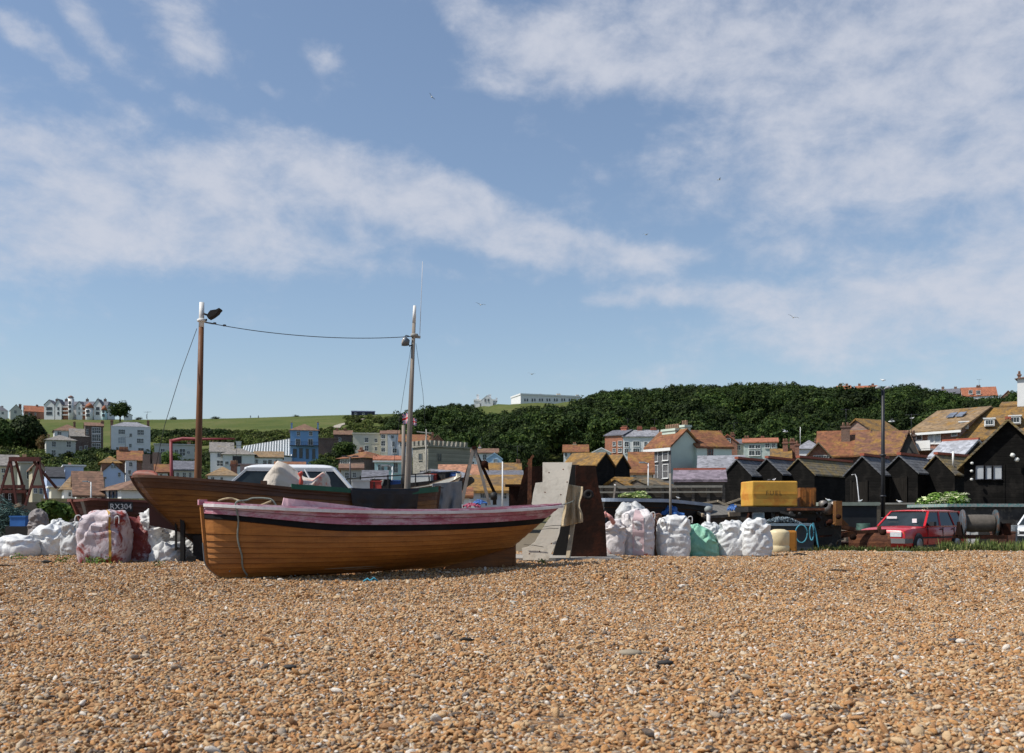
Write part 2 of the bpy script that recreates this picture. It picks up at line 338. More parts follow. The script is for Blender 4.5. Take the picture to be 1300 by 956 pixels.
def house(name, label, x0, x1, ye, yb, Y0, Y1=None, depth=6, roof='gx', yr=None, wall=None, rm=None, win=(), chim=(), side=(), lside=(), fr=None, gl=None,
          bars=(1, 1), group=None, over=.25, cat='house', chm=None, base=None, rt=.16, hipin=None, door=(), trim=None, cap=None, doorm=None):
    if Y1 is None: Y1 = Y0 - (x1 - x0) / F * Y0 * ((x0 + x1) / 2 - 650) / F * .92   # fronts look down towards the beach
    P0 = Vector((PX(x0, Y0), Y0, 0)); P1 = Vector((PX(x1, Y1), Y1, 0)); d = P1 - P0; W = d.length; d.normalize(); yaw = math.atan2(d.y, d.x)
    nin = Vector((-d.y, d.x, 0)); Yc = (Y0 + Y1) / 2; ze = PZ(ye, Yc)
    gz = min(terrain(P0.x, P0.y), terrain(P1.x, P1.y), terrain(*(P0 + nin * depth).xy)) - .4
    zb = min(PZ(yb, Yc), gz) if base is None else base
    t = thing(name, label, cat, (P0.x, P0.y, zb), yaw, group); H = ze - zb
    yr = yr if yr is not None else ye - 8
    rd = {'gx': depth / 2, 'hip': depth / 2, 'pyr': depth / 2, 'mono': depth}.get(roof, 0)
    HR = PZ(yr, Yc + rd * nin.y) - zb
    fr = fr or plain('window_frame_white', (.72, .72, .70), .5, .05); gl = gl or glass('window_glass')
    mb = MB(); D = depth
    def quad(*p): mb.add(p, [tuple(range(len(p)))])
    quad((0, 0, 0), (W, 0, 0), (W, 0, H), (0, 0, H)); quad((W, D, 0), (0, D, 0), (0, D, H), (W, D, H))
    if roof == 'gx':
        quad((W, 0, 0), (W, D, 0), (W, D, H), (W, D / 2, HR), (W, 0, H)); quad((0, D, 0), (0, 0, 0), (0, 0, H), (0, D / 2, HR), (0, D, H))
    elif roof == 'gy':
        mb.f = []; mb.v = []; mb.m = []; mb.sm = []
        quad((0, 0, 0), (W, 0, 0), (W, 0, H), (W / 2, 0, HR), (0, 0, H)); quad((W, D, 0), (0, D, 0), (0, D, H), (W / 2, D, HR), (W, D, H))
        quad((W, 0, 0), (W, D, 0), (W, D, H), (W, 0, H)); quad((0, D, 0), (0, 0, 0), (0, 0, H), (0, D, H))
    elif roof == 'mono':
        mb.f = []; mb.v = []; mb.m = []; mb.sm = []
        quad((0, 0, 0), (W, 0, 0), (W, 0, H), (0, 0, H)); quad((W, D, 0), (0, D, 0), (0, D, HR), (W, D, HR))
        quad((W, 0, 0), (W, D, 0), (W, D, HR), (W, 0, H)); quad((0, D, 0), (0, 0, 0), (0, 0, H), (0, D, HR))
    else:
        quad((W, 0, 0), (W, D, 0), (W, D, H), (W, 0, H)); quad((0, D, 0), (0, 0, 0), (0, 0, H), (0, D, H))
    wo = mb.build('wall', wall, t)
    rb = MB(); o = over; up = .02
    def slab(p):  # sloping sheet given top outline, thickness down
        rb.prism([(a, b, c + up) for a, b, c in p], (0, 0, rt))
    if roof == 'gx':
        k = (HR - H) / (D / 2)
        slab([(-o, -o, H - k * o), (W + o, -o, H - k * o), (W + o, D / 2, HR), (-o, D / 2, HR)]); slab([(-o, D / 2, HR), (W + o, D / 2, HR), (W + o, D + o, H - k * o), (-o, D + o, H - k * o)])
    elif roof == 'gy':
        k = (HR - H) / (W / 2)
        slab([(-o, -o, H - k * o), (W / 2, -o, HR), (W / 2, D + o, HR), (-o, D + o, H - k * o)]); slab([(W / 2, -o, HR), (W + o, -o, H - k * o), (W + o, D + o, H - k * o), (W / 2, D + o, HR)])
    elif roof in ('hip', 'pyr'):
        i = (W / 2 if roof == 'pyr' else min(W / 2 * .95, hipin if hipin is not None else D / 2 * .8)); A = [(-o, -o, H), (W + o, -o, H), (W + o, D + o, H), (-o, D + o, H), (i, D / 2, HR), (W - i, D / 2, HR)]
        A = [(a, b, c + up) for a, b, c in A]
        if roof == 'pyr': A[5] = (A[4][0] + .02, A[4][1], A[4][2])
        rb.add(A, [(0, 1, 5, 4), (1, 2, 5), (2, 3, 4, 5), (3, 0, 4), (3, 2, 1, 0)])
    elif roof == 'mono':
        k = (HR - H) / D
        slab([(-o, -o, H - k * o), (W + o, -o, H - k * o), (W + o, D + o, HR + k * o), (-o, D + o, HR + k * o)])
    elif roof == 'flat':
        e = .25; hh = max(.15, HR - H); rb.box(-e, W + e, -e, D + e, H + up, H + .12)
        for (a, b, c, dd) in ((-e + .01, W + e - .01, -e + .01, 0), (-e + .01, W + e - .01, D, D + e - .01), (-e + .01, 0, .002, D - .002), (W, W + e - .01, .002, D - .002)): rb.box(a, b, c, dd, H + .123, H + hh)
    ro = rb.build('roof', rm, t)
    if cap:
        cb = MB()
        if roof == 'gx': cb.box(-o, W + o, D / 2 - .14, D / 2 + .14, HR + .1, HR + .26)
        elif roof == 'gy': cb.box(W / 2 - .14, W / 2 + .14, -o, D + o, HR + .1, HR + .26)
        cb.build('ridge_cap', cap, ro)
    if trim:
        tb = MB()
        if roof in ('gx', 'hip'): tb.box(-o * .9, W + o * .9, -o - .08, -o + .02, H - .22 - (.0 if roof == 'hip' else (HR - H) / (D / 2) * o), H + .02 - (.0 if roof == 'hip' else (HR - H) / (D / 2) * o))
        if roof == 'gy':
            k = (HR - H) / (W / 2)
            for s in (0, 1):
                a = (-o, -o - .05, H - k * o) if s == 0 else (W + o, -o - .05, H - k * o); tb.bar(a, (W / 2, -o - .05, HR), .06, .28)
        tb.build('fascia', trim, ro)
    front = lambda a, out, z: (a, -out, z)
    rside = lambda a, out, z: (W + out, a, z)
    lsd = lambda a, out, z: (-out, a, z)
    def wins(lst, P, dr, plane):
        for q in lst:
            a0, Ya = ray_on(P, dr, q[0]); a1, Yb = ray_on(P, dr, q[2]); Ym = (Ya + Yb) / 2
            window_part(wo, plane, min(a0, a1), max(a0, a1), PZ(q[3], Ym) - zb, PZ(q[1], Ym) - zb, q[5] if len(q) > 5 and q[5] else fr, q[6] if len(q) > 6 else gl, q[4] if len(q) > 4 and q[4] else bars)
    wins(win, P0, d, front); wins(side, P1, nin, rside); wins(lside, P0, nin, lsd)
    for q in door:
        a0, Ya = ray_on(P0, d, q[0]); a1, Yb = ray_on(P0, d, q[2]); db = MB(); z0, z1 = PZ(q[3], Ya) - zb, PZ(q[1], Ya) - zb
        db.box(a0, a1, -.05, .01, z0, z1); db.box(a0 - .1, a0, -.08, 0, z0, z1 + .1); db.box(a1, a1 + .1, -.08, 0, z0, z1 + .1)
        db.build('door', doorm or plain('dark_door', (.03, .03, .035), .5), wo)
    chm = chm or brick('chimney_brick', (.22, .10, .06))
    for q in chim:  # (x centre, y top, width px, depth fraction, pots, height px)
        x, yt, wp = q[:3]; fr_ = q[3] if len(q) > 3 else .5; pots = q[4] if len(q) > 4 else 2
        Pc = P0 + nin * D * fr_; a, Ya = ray_on(Pc, d, x); w = wp * Ya / F; zt = PZ(yt, Ya) - zb; b0 = min(zt - .6, H if fr_ != .5 else (H + HR) / 2 - .3)
        if len(q) > 5 and q[5] is not None: b0 = PZ(q[5], Ya) - zb
        c = MB(); dd = max(.5, min(w, .9)); yc = D * fr_; ph = .12 * min(zt - b0, 3); ph = max(ph, .35) if pots else 0
        c.box(a - w / 2, a + w / 2, yc - dd / 2, yc + dd / 2, b0, zt - ph - .18); c.box(a - w / 2 - .08, a + w / 2 + .08, yc - dd / 2 - .08, yc + dd / 2 + .08, zt - ph - .178, zt - ph)
        for i in range(pots): c.lathe([(.15, 0), (.12, ph), (.14, ph + .03)], (a - w / 2 + w * (i + .5) / pots, yc, zt - ph), 8, 1)
        c.build('chimney', [q[6] if len(q) > 6 else chm, plain('chimney_pot', (.40, .24, .16), .8)], ro)
    return t
QUICK = False
PEBD = 1.0
EXPO = 0.24
SKY_TINT = (1.07, 1.10, 1.15)
HAZE_C = (4.2, 4.85, 6.0)
CLOUD_LO = (4.9, 5.3, 6.3)
CLOUD_HI = (6.7, 6.85, 7.5)
# ================================================================== camera, light, sky
cam = bpy.data.cameras.new('camera'); co = bpy.data.objects.new('camera', cam); COL.objects.link(co); SC.camera = co
co.location = (0, 0, EH); co.rotation_euler = (R(90), 0, 0); cam.sensor_width = 36; cam.lens = 36 * F / 1300
cam.shift_y = (HY - 478) / 1300; cam.clip_end = 9000; cam.clip_start = .1
cam.dof.use_dof = True; cam.dof.focus_distance = 14.5; cam.dof.aperture_fstop = 4.5
SUN_AZ = R(-104); SUN_EL = R(52)      # azimuth measured from +Y (view direction) clockwise: to the left, a little behind the camera
sd = Vector((math.sin(SUN_AZ) * math.cos(SUN_EL), math.cos(SUN_AZ) * math.cos(SUN_EL), math.sin(SUN_EL)))
sl = bpy.data.lights.new('sun', 'SUN'); sl.energy = 4.5; sl.angle = R(.55); sl.color = (1, .955, .88)
so = bpy.data.objects.new('sun', sl); COL.objects.link(so); so.rotation_euler = sd.to_track_quat('Z', 'Y').to_euler(); so.location = (-30, -20, 40)
W = bpy.data.worlds.new('World'); SC.world = W; W.use_nodes = True; wt = W.node_tree; wt.nodes.clear()
def wn(t, **k):
    x = wt.nodes.new(t)
    for a, v in k.items(): setattr(x, a, v)
    return x
def wl(a, b): wt.links.new(a, b)
def wmath(op, a, b=None, c=None, cl=False):
    x = wn('ShaderNodeMath', operation=op); x.use_clamp = cl
    for i, v in enumerate((a, b, c)):
        if v is None: continue
        if hasattr(v, 'is_linked'): wl(v, x.inputs[i])
        else: x.inputs[i].default_value = v
    return x.outputs[0]
sky = wn('ShaderNodeTexSky'); sky.sky_type = 'NISHITA'; sky.sun_disc = False; sky.sun_elevation = SUN_EL; sky.sun_rotation = SUN_AZ; sky.air_density = 1.15; sky.dust_density = .35; sky.ozone_density = 1.6; sky.altitude = 0
bg = wn('ShaderNodeBackground'); wo_ = wn('ShaderNodeOutputWorld'); wl(bg.outputs[0], wo_.inputs[0]); bg.inputs[1].default_value = .088
tc = wn('ShaderNodeTexCoord'); sep = wn('ShaderNodeSeparateXYZ'); wl(tc.outputs['Generated'], sep.inputs[0])
az = wmath('ARCTAN2', sep.outputs[0], sep.outputs[1]); el = wmath('ARCSINE', sep.outputs[2])
cb = wn('ShaderNodeCombineXYZ'); wl(az, cb.inputs[0]); wl(el, cb.inputs[1])
def ae(x, y):
    a = math.atan((x - 650) / F); return a, math.atan((HY - y) / F * math.cos(a))
# warp the coordinates so cloud edges are torn
wz = wn('ShaderNodeTexNoise'); wz.inputs['Scale'].default_value = 7; wz.inputs['Detail'].default_value = 6; wz.inputs['Roughness'].default_value = .6; wl(cb.outputs[0], wz.inputs[0])
wv = wn('ShaderNodeVectorMath', operation='MULTIPLY_ADD'); wl(wz.outputs['Color'], wv.inputs[0]); wv.inputs[1].default_value = (.10, .05, 0); wv.inputs[2].default_value = (-.05, -.025, 0)
wa = wn('ShaderNodeVectorMath', operation='ADD'); wl(cb.outputs[0], wa.inputs[0]); wl(wv.outputs[0], wa.inputs[1])
CL = [  # x, y, half width, half height (photo pixels), tilt degrees (positive = falls to the right), strength
    (200, 235, 300, 62, 4, 1.0), (60, 300, 230, 42, 0, .95), (250, 300, 240, 50, 6, .8), (470, 240, 190, 45, 17, 1.0), (640, 290, 200, 38, 18, .95), (780, 322, 120, 18, 3, .7), (420, 190, 110, 30, 12, .55),
    (95, 15, 85, 22, 35, .8), (40, 60, 110, 16, 22, .7), (245, 35, 85, 40, 25, .8), (410, 65, 30, 18, 20, .55), (255, 130, 34, 16, 10, .5), (345, 110, 30, 9, 30, .4), (20, 163, 40, 12, 0, .45),
    (600, 15, 90, 28, 20, .75), (740, 65, 150, 48, 4, 1.0), (640, 90, 70, 30, 10, .6), (930, 60, 120, 50, 8, 1.0), (1130, 60, 260, 85, 0, .95), (1290, 120, 230, 90, 0, .85), (1020, 170, 170, 35, -8, .75), (1100, 215, 220, 38, -3, .8), (1270, 215, 150, 50, 0, .8), (950, 230, 90, 22, 5, .4), (860, 10, 160, 30, 0, .7),
    (740, 200, 45, 13, 35, .35), (790, 155, 40, 9, 20, .35), (720, 315, 110, 20, 8, .8), (860, 322, 60, 8, 0, .4),
    (820, 378, 90, 12, 3, .7), (990, 378, 190, 24, 2, .85), (1200, 375, 220, 45, -4, .9), (1290, 320, 150, 40, 0, .75), (1000, 300, 150, 30, 0, .28), (1150, 430, 230, 26, 0, .45), (1180, 505, 260, 20, 0, .4), (820, 480, 160, 12, 0, .25), (1160, 240, 380, 230, 0, .38), (1100, 440, 330, 60, 0, .3),
    (560, 345, 120, 12, 4, .35), (300, 500, 260, 16, 0, .2)]
CL += [(-500, 100, 500, 120, 5, .8), (-450, 330, 400, 60, 0, .7), (1900, 60, 420, 160, 0, .85), (1850, 350, 420, 80, 0, .7), (500, -350, 600, 140, 10, .75), (1500, -420, 500, 160, 0, .8)]
acc = None
for (x, y, a, b, tl, s) in CL:
    ax, ey = ae(x, y); mp = wn('ShaderNodeMapping'); mp.vector_type = 'TEXTURE'; wl(wa.outputs[0], mp.inputs[0])
    mp.inputs['Location'].default_value = (ax, ey, 0); mp.inputs['Rotation'].default_value = (0, 0, -R(tl)); mp.inputs['Scale'].default_value = (a / F * 1.25, b / F * 1.3, 1)
    ln = wn('ShaderNodeVectorMath', operation='LENGTH'); wl(mp.outputs[0], ln.inputs[0])
    mr = wn('ShaderNodeMapRange'); mr.interpolation_type = 'SMOOTHSTEP'; wl(ln.outputs['Value'], mr.inputs[0]); mr.inputs[1].default_value = 1.15; mr.inputs[2].default_value = .15; mr.inputs[3].default_value = 0; mr.inputs[4].default_value = s
    acc = mr.outputs[0] if acc is None else wmath('SUBTRACT', wmath('ADD', acc, mr.outputs[0]), wmath('MULTIPLY', acc, mr.outputs[0]))
fn = wn('ShaderNodeTexNoise'); fn.inputs['Scale'].default_value = 11; fn.inputs['Detail'].default_value = 9; fn.inputs['Roughness'].default_value = .62; fn.inputs['Distortion'].default_value = .15
fm = wn('ShaderNodeMapping'); fm.inputs['Scale'].default_value = (1.25, 2.0, 1); fm.inputs['Rotation'].default_value = (0, 0, R(12)); wl(cb.outputs[0], fm.inputs[0]); wl(fm.outputs[0], fn.inputs[0])
dens = wmath('ADD', acc, wmath('MULTIPLY_ADD', fn.outputs[0], 2.1, -1.16))
ds = wn('ShaderNodeMapRange'); ds.interpolation_type = 'SMOOTHSTEP'; wl(dens, ds.inputs[0]); ds.inputs[1].default_value = .02; ds.inputs[2].default_value = 1.2; ds.inputs[3].default_value = 0; ds.inputs[4].default_value = .84
# thin veil near the horizon
hz = wn('ShaderNodeMapRange'); hz.interpolation_type = 'SMOOTHSTEP'; wl(el, hz.inputs[0]); hz.inputs[1].default_value = .17; hz.inputs[2].default_value = 0.06; hz.inputs[3].default_value = .13; hz.inputs[4].default_value = .38
tint = wn('ShaderNodeMix'); tint.data_type = 'RGBA'; tint.blend_type = 'MULTIPLY'; tint.inputs[0].default_value = 1; wl(sky.outputs[0], tint.inputs[6]); tint.inputs[7].default_value = SKY_TINT + (1,)
hm = wn('ShaderNodeMix'); hm.data_type = 'RGBA'; wl(hz.outputs[0], hm.inputs[0]); wl(tint.outputs[2], hm.inputs[6]); hm.inputs[7].default_value = HAZE_C + (1,)
cr = wn('ShaderNodeMix'); cr.data_type = 'RGBA'; wl(fn.outputs[0], cr.inputs[0]); cr.inputs[6].default_value = CLOUD_LO + (1,); cr.inputs[7].default_value = CLOUD_HI + (1,)
cm = wn('ShaderNodeMix'); cm.data_type = 'RGBA'; wl(ds.outputs[0], cm.inputs[0]); wl(hm.outputs[2], cm.inputs[6]); wl(cr.outputs[2], cm.inputs[7]); wl(cm.outputs[2], bg.inputs[0])
vs_ = SC.view_settings; vs_.view_transform = 'Standard'; vs_.look = 'None'; vs_.exposure = EXPO; vs_.gamma = 1; vs_.use_curve_mapping = False
SC.cycles.max_bounces = 6; SC.cycles.diffuse_bounces = 3; SC.cycles.glossy_bounces = 2; SC.cycles.transparent_max_bounces = 8
SC.cycles.use_adaptive_sampling = True; SC.cycles.use_denoising = True

# ================================================================== ground
def sheet(name, X_of, Ys, NX, mat):
    mb = MB(); n = len(Ys)
    for Y in Ys:
        for i in range(NX + 1):
            X = X_of(i / NX, Y); mb.v.append((X, Y, terrain(X, Y)))
    w = NX + 1
    for j in range(n - 1):
        for i in range(NX): mb.f.append([j * w + i, j * w + i + 1, (j + 1) * w + i + 1, (j + 1) * w + i]); mb.m.append(0); mb.sm.append(True)
    return mb.build(name, mat)
Ys = [-30, -10, -3, 0] + [1 + .3 * i for i in range(100)]
beach = sheet('beach', lambda s, Y: (s - .5) * (60 + 1.9 * max(0, Y)), Ys, 150, make_beach_mat()); tag(beach, kind='structure')
Ys2 = [30.72 + 0 * 1] + [31 * (1.033 ** i) for i in range(1, 150)]
Ys2 = [30.7] + [y for y in Ys2[1:] if y < 4000]
land = sheet('hillside', lambda s, Y: (s - .5) * (60 + 2.6 * Y), Ys2, 190, make_land_mat()); tag(land, kind='structure')

# shingle: every stone near the camera is a real stone
def stone(seed, sub=2):
    rng = random.Random(seed); import bmesh
    bm = bmesh.new(); bmesh.ops.create_icosphere(bm, subdivisions=sub, radius=1)
    o = Vector((rng.random() * 50, rng.random() * 50, rng.random() * 50))
    cuts = [Vector((rng.gauss(0, 1), rng.gauss(0, 1), rng.gauss(0, 1))).normalized() for _ in range(4)]; lim = [.55 + .3 * rng.random() for _ in cuts]
    for v in bm.verts:
        p = v.co.normalized(); q = p * (1 + .35 * noise.noise(p * 1.1 + o))
        for c, l in zip(cuts, lim):
            e = q.dot(c)
            if e > l: q -= c * (e - l) * .85
        v.co = q
    me = bpy.data.meshes.new('stone'); bm.to_mesh(me); bm.free(); me.materials.append(PEB)
    me.polygons.foreach_set('use_smooth', [sub > 1] * len(me.polygons))
    ob = bpy.data.objects.new('stone_%02d' % seed, me); return ob
PEB = make_pebble_mat()
c1 = source_coll('stones_fine', [stone(i) for i in range(10)])
c2 = source_coll('stones_plain', [stone(i + 20, 1) for i in range(6)])
rng = random.Random(3)
def pebbles(Ya, Yb, dens, s0, n_src, spill=.58):
    pts = []; mg = 2.2; N = int(dens * (spill * (Yb * Yb - Ya * Ya) + 2 * mg * (Yb - Ya)))
    while len(pts) < N:
        Y = rng.uniform(Ya, Yb); X = (rng.random() * 2 - 1) * (spill * Yb + mg)
        if abs(X) > spill * Y + mg: continue
        s = s0 * (0.6 + .8 * rng.random()) * (1 if rng.random() < .975 else 1.9)
        z = terrain(X, Y) + s * (-.2 + 1.0 * rng.random() ** 1.4)
        pts.append(((X, Y, z), (rng.gauss(0, .5), rng.gauss(0, .5), rng.random() * 6.28), (s * (.9 + .5 * rng.random()), s * (.6 + .3 * rng.random()), s * (.38 + .25 * rng.random())), rng.randrange(n_src)))
    return pts
if not QUICK:
    scatter('shingle', pebbles(3.4, 11.5, 2150 * PEBD, .0132, 10), c1, 'loose orange brown and grey shingle of the near beach', 'shingle', rng)
    scatter('shingle', pebbles(11.5, 24.5, 820 * PEBD, .0178, 6), c2, 'loose orange brown shingle around and behind the boats', 'shingle', rng)

# ================================================================== woodland and scrub
LW = leaf_mat('wood_leaf', (.019, .038, .007), (.040, .068, .012), (.075, .10, .02))
LS = leaf_mat('scrub_leaf', (.055, .080, .016), (.10, .125, .025), (.15, .15, .04))
LB = leaf_mat('bush_leaf', (.06, .115, .018), (.12, .19, .03), (.17, .23, .06))
LD = leaf_mat('dark_leaf', (.020, .040, .008), (.038, .062, .012), (.06, .085, .02))
def crowns(pref, mat, k, **kw):
    return source_coll(pref, [crown_mb(i + 100, **kw).build(pref + '_%d' % i, mat) for i in range(k)])
cw = crowns('wood_crown', LW, 5, rx=1, rz=.85, clumps=44, per=56, size=.058, cl=(.16, .16))
cs = crowns('scrub_crown', LS, 4, rx=1, rz=.7, clumps=16, per=36, size=.11)
WOOD_TOP = [(505, 529), (520, 524), (545, 519), (560, 517), (580, 513), (596, 515), (604, 523), (625, 527), (650, 524), (665, 520), (690, 518), (715, 518), (735, 514), (750, 501), (765, 497), (790, 495), (830, 494), (880, 489), (930, 488), (980, 489), (1050, 492), (1110, 490), (1160, 491), (1195, 497), (1240, 506), (1270, 505), (1290, 500), (1320, 498), (1500, 505)]
def wood(n, colr):
    pts = []; k = 0; cells = {}
    while len(pts) < n:
        u = rng.uniform(500, 1480); D = table(u, RIDGE_D); D0 = table(u, [(500, 300), (560, 235), (600, 190), (640, 168), (700, 208), (860, 208), (890, 165), (1150, 158), (1480, 140)])
        Y = math.sqrt(rng.uniform(D0 ** 2, (D + 25) ** 2)); X = PX(u, Y); r = rng.choice((4.2, 5.2, 6.4, 8.0)) * rng.uniform(.85, 1.15) * (.75 if Y < 280 else 1)
        key = (int(X // 6), int(Y // 6))
        if any((X - a) ** 2 + (Y - b) ** 2 < (.62 * (r + c)) ** 2 * (1 if Y < 300 else .8) for kx in (-2, -1, 0, 1, 2) for ky in (-2, -1, 0, 1, 2) for a, b, c in cells.get((key[0] + kx, key[1] + ky), ())):
            k += 1
            if k > 60000: break
            continue
        z = terrain(X, Y); top = PZ(table(u, WOOD_TOP) + rng.uniform(0, 7), Y); tall = min(z + r * 1.7, top)
        zc = tall - r * .8
        if zc < z - r * 1.2: continue
        cells.setdefault(key, []).append((X, Y, r)); pts.append(((X, Y, zc), (0, 0, rng.random() * 6.28), (r, r, r * rng.uniform(.9, 1.25)), rng.randrange(5)))
    return pts
scatter('woodland', wood(1900, None), cw, 'dark green wood covering the slope behind the town', 'woodland', rng)
def patch(name, label, poly, n, Yr, rr, coll, np_, sink=.25, cat='scrub'):
    """bushes on the slope inside a photo-space outline at range Yr"""
    pts = []
    tries = 0
    while len(pts) < n and tries < n * 60:
        tries += 1
        Y = rng.uniform(*Yr); u = rng.uniform(poly[0], poly[1]); X = PX(u, Y); z = terrain(X, Y); y = HY - (z - EH) / Y * F
        if not (poly[2] <= y <= poly[3]): continue
        r = rng.uniform(*rr); pts.append(((X, Y, z + r * sink), (0, 0, rng.random() * 6.28), (r, r, r * rng.uniform(.8, 1.1)), rng.randrange(np_)))
    return scatter(name, pts, coll, label, cat, rng)
cd = crowns('hedge_crown', LD, 3, rx=1, rz=.8, clumps=16, per=36, size=.11)
patch('scrub', 'rough olive scrub along the foot of the open hill', (200, 530, 545, 566), 800, (230, 430), (1.6, 3.6), cs, 4)
patch('scrub', 'dark hedge trees below the grass behind the left mast', (196, 282, 546, 561), 130, (260, 400), (3, 5), cd, 3)
patch('scrub', 'green slope bushes left of the cream hipped villa', (-60, 62, 560, 590), 170, (180, 380), (1.8, 3.4), cs, 4)
patch('scrub', 'garden greenery between the lower hillside houses', (50, 640, 560, 606), 900, (135, 330), (1.3, 3.0), cs, 4)
patch('scrub', 'darker thicket patches among the hillside houses', (-100, 660, 566, 620), 420, (120, 300), (1.4, 3.2), cd, 3)
patch('scrub', 'sparse gorse near the crest beside the sloping path', (440, 545, 531, 546), 90, (330, 560), (1.6, 3.2), cs, 4)

# path over the open hill
pm = MB(); P = [(425, 546), (429, 541), (437, 538.5), (447, 536.5), (456, 533.5), (463, 530), (475, 528.5)]
def on_slope(x, y):
    lo, hi = 140., 640.
    for _ in range(40):
        m = (lo + hi) / 2
        if HY - (terrain(PX(x, m), m) - EH) / m * F > y: lo = m
        else: hi = m
    return Vector((PX(x, lo), lo, terrain(PX(x, lo), lo)))
pl = []
for (a, b), (c, d) in zip(P, P[1:]):
    for i in range(6): pl.append(on_slope(a + (c - a) * i / 6, b + (d - b) * i / 6))
for i, p in enumerate(pl):
    d = (pl[min(i + 1, len(pl) - 1)] - pl[max(0, i - 1)]).xy.normalized(); nn = Vector((-d.y, d.x)) * 1.9
    for s in (-1, 1):
        q = p.xy + nn * s; pm.v.append((q.x, q.y, terrain(q.x, q.y) + .35))
for i in range(len(pl) - 1): pm.f.append([2 * i, 2 * i + 1, 2 * i + 3, 2 * i + 2]); pm.m.append(0); pm.sm.append(True)
tag(pm.build('path', plain('path_grit', (.34, .30, .24), .95)), kind='structure')
# ================================================================== town
LICH = (.31, .165, .032); LICH2 = (.26, .19, .08)
rf_slate = tiles('slate_roof', (.13, .13, .15)); rf_slate_l = tiles('pale_slate_roof', (.24, .24, .26), None); rf_grey = tiles('grey_tile_roof', (.22, .20, .18), LICH2, .25)
rf_red = tiles('red_tile_roof', (.34, .12, .06)); rf_brown = tiles('brown_tile_roof', (.17, .09, .055), LICH2, .3); rf_orange = tiles('orange_tile_roof', (.20, .075, .032), LICH, .45)
rf_lich = tiles('lichen_roof', (.13, .085, .045), LICH, .68); rf_moss = tiles('mossy_roof', (.12, .095, .06), LICH, .35); rf_tan = tiles('tan_tile_roof', (.23, .155, .085), LICH, .45)
rf_hut = tiles('hut_slate_roof', (.12, .125, .135), (.20, .16, .08), .3); rf_hutm = tiles('hut_mossy_slate_roof', (.13, .115, .09), (.24, .17, .06), .7); rf_purple = tiles('purple_slate_roof', (.20, .16, .19), (.4, .38, .36), .1)
rf_terra = tiles('terracotta_roof', (.36, .17, .10), LICH, .3)
w_white = plain('white_render', (.70, .70, .69), .8, .08, 1.2); w_cream = plain('cream_render', (.60, .56, .45), .8, .1, 1.); w_grey = plain('grey_render', (.42, .42, .37), .85, .12, 1.); w_stonewash = plain('pale_grey_render', (.52, .51, .46), .85, .1, 1.)
w_blue = plain('mid_blue_render', (.20, .36, .58), .8, .08, 1.); w_lilac = plain('pale_blue_render', (.42, .50, .68), .8, .08, 1.); w_turq = plain('turquoise_render', (.42, .58, .60), .8, .08, 1.); w_green = plain('sage_green_render', (.52, .60, .51), .8, .1, .8)
w_skyb = plain('sky_blue_boards', (.34, .50, .66), .7, .08); w_brick = brick('red_brick', (.26, .10, .06)); w_dbrick = brick('dark_brick', (.10, .06, .05)); w_flint = brick('flint_wall', (.10, .10, .105), (.16, .15, .15), 4)
w_obrick = brick('orange_brick', (.40, .14, .07)); w_stone = brick('grey_stone', (.30, .28, .23), (.2, .19, .16), 1.6); w_hang = tiles('tile_hung_wall', (.24, .09, .055)); w_buff = plain('buff_render', (.44, .38, .27), .9, .2, .8)
w_black = boards('black_tarred_boards', (.005, .0046, .0042), .2, .85, .7, spec=.12, c2=(.018, .016, .014)); w_oldwood = boards('weathered_boards', (.10, .085, .07), .22, .9, .5)
ridge_red = plain('red_ridge_tile', (.33, .09, .05), .8); tr_white = plain('white_paint', (.72, .72, .70), .5, .06); tr_black = plain('black_paint', (.012, .012, .014), .45, .2)
gl_dark = glass('window_glass'); gl_blind = plain('net_curtain', (.40, .42, .44), .6, .15); fr_dark = plain('dark_frame', (.03, .03, .04), .5); fr_navy = plain('navy_frame', (.03, .05, .10), .5)
pot_red = brick('red_chimney_brick', (.40, .10, .05)); ch_white = plain('white_chimney', (.6, .62, .6), .8); ch_green = w_green

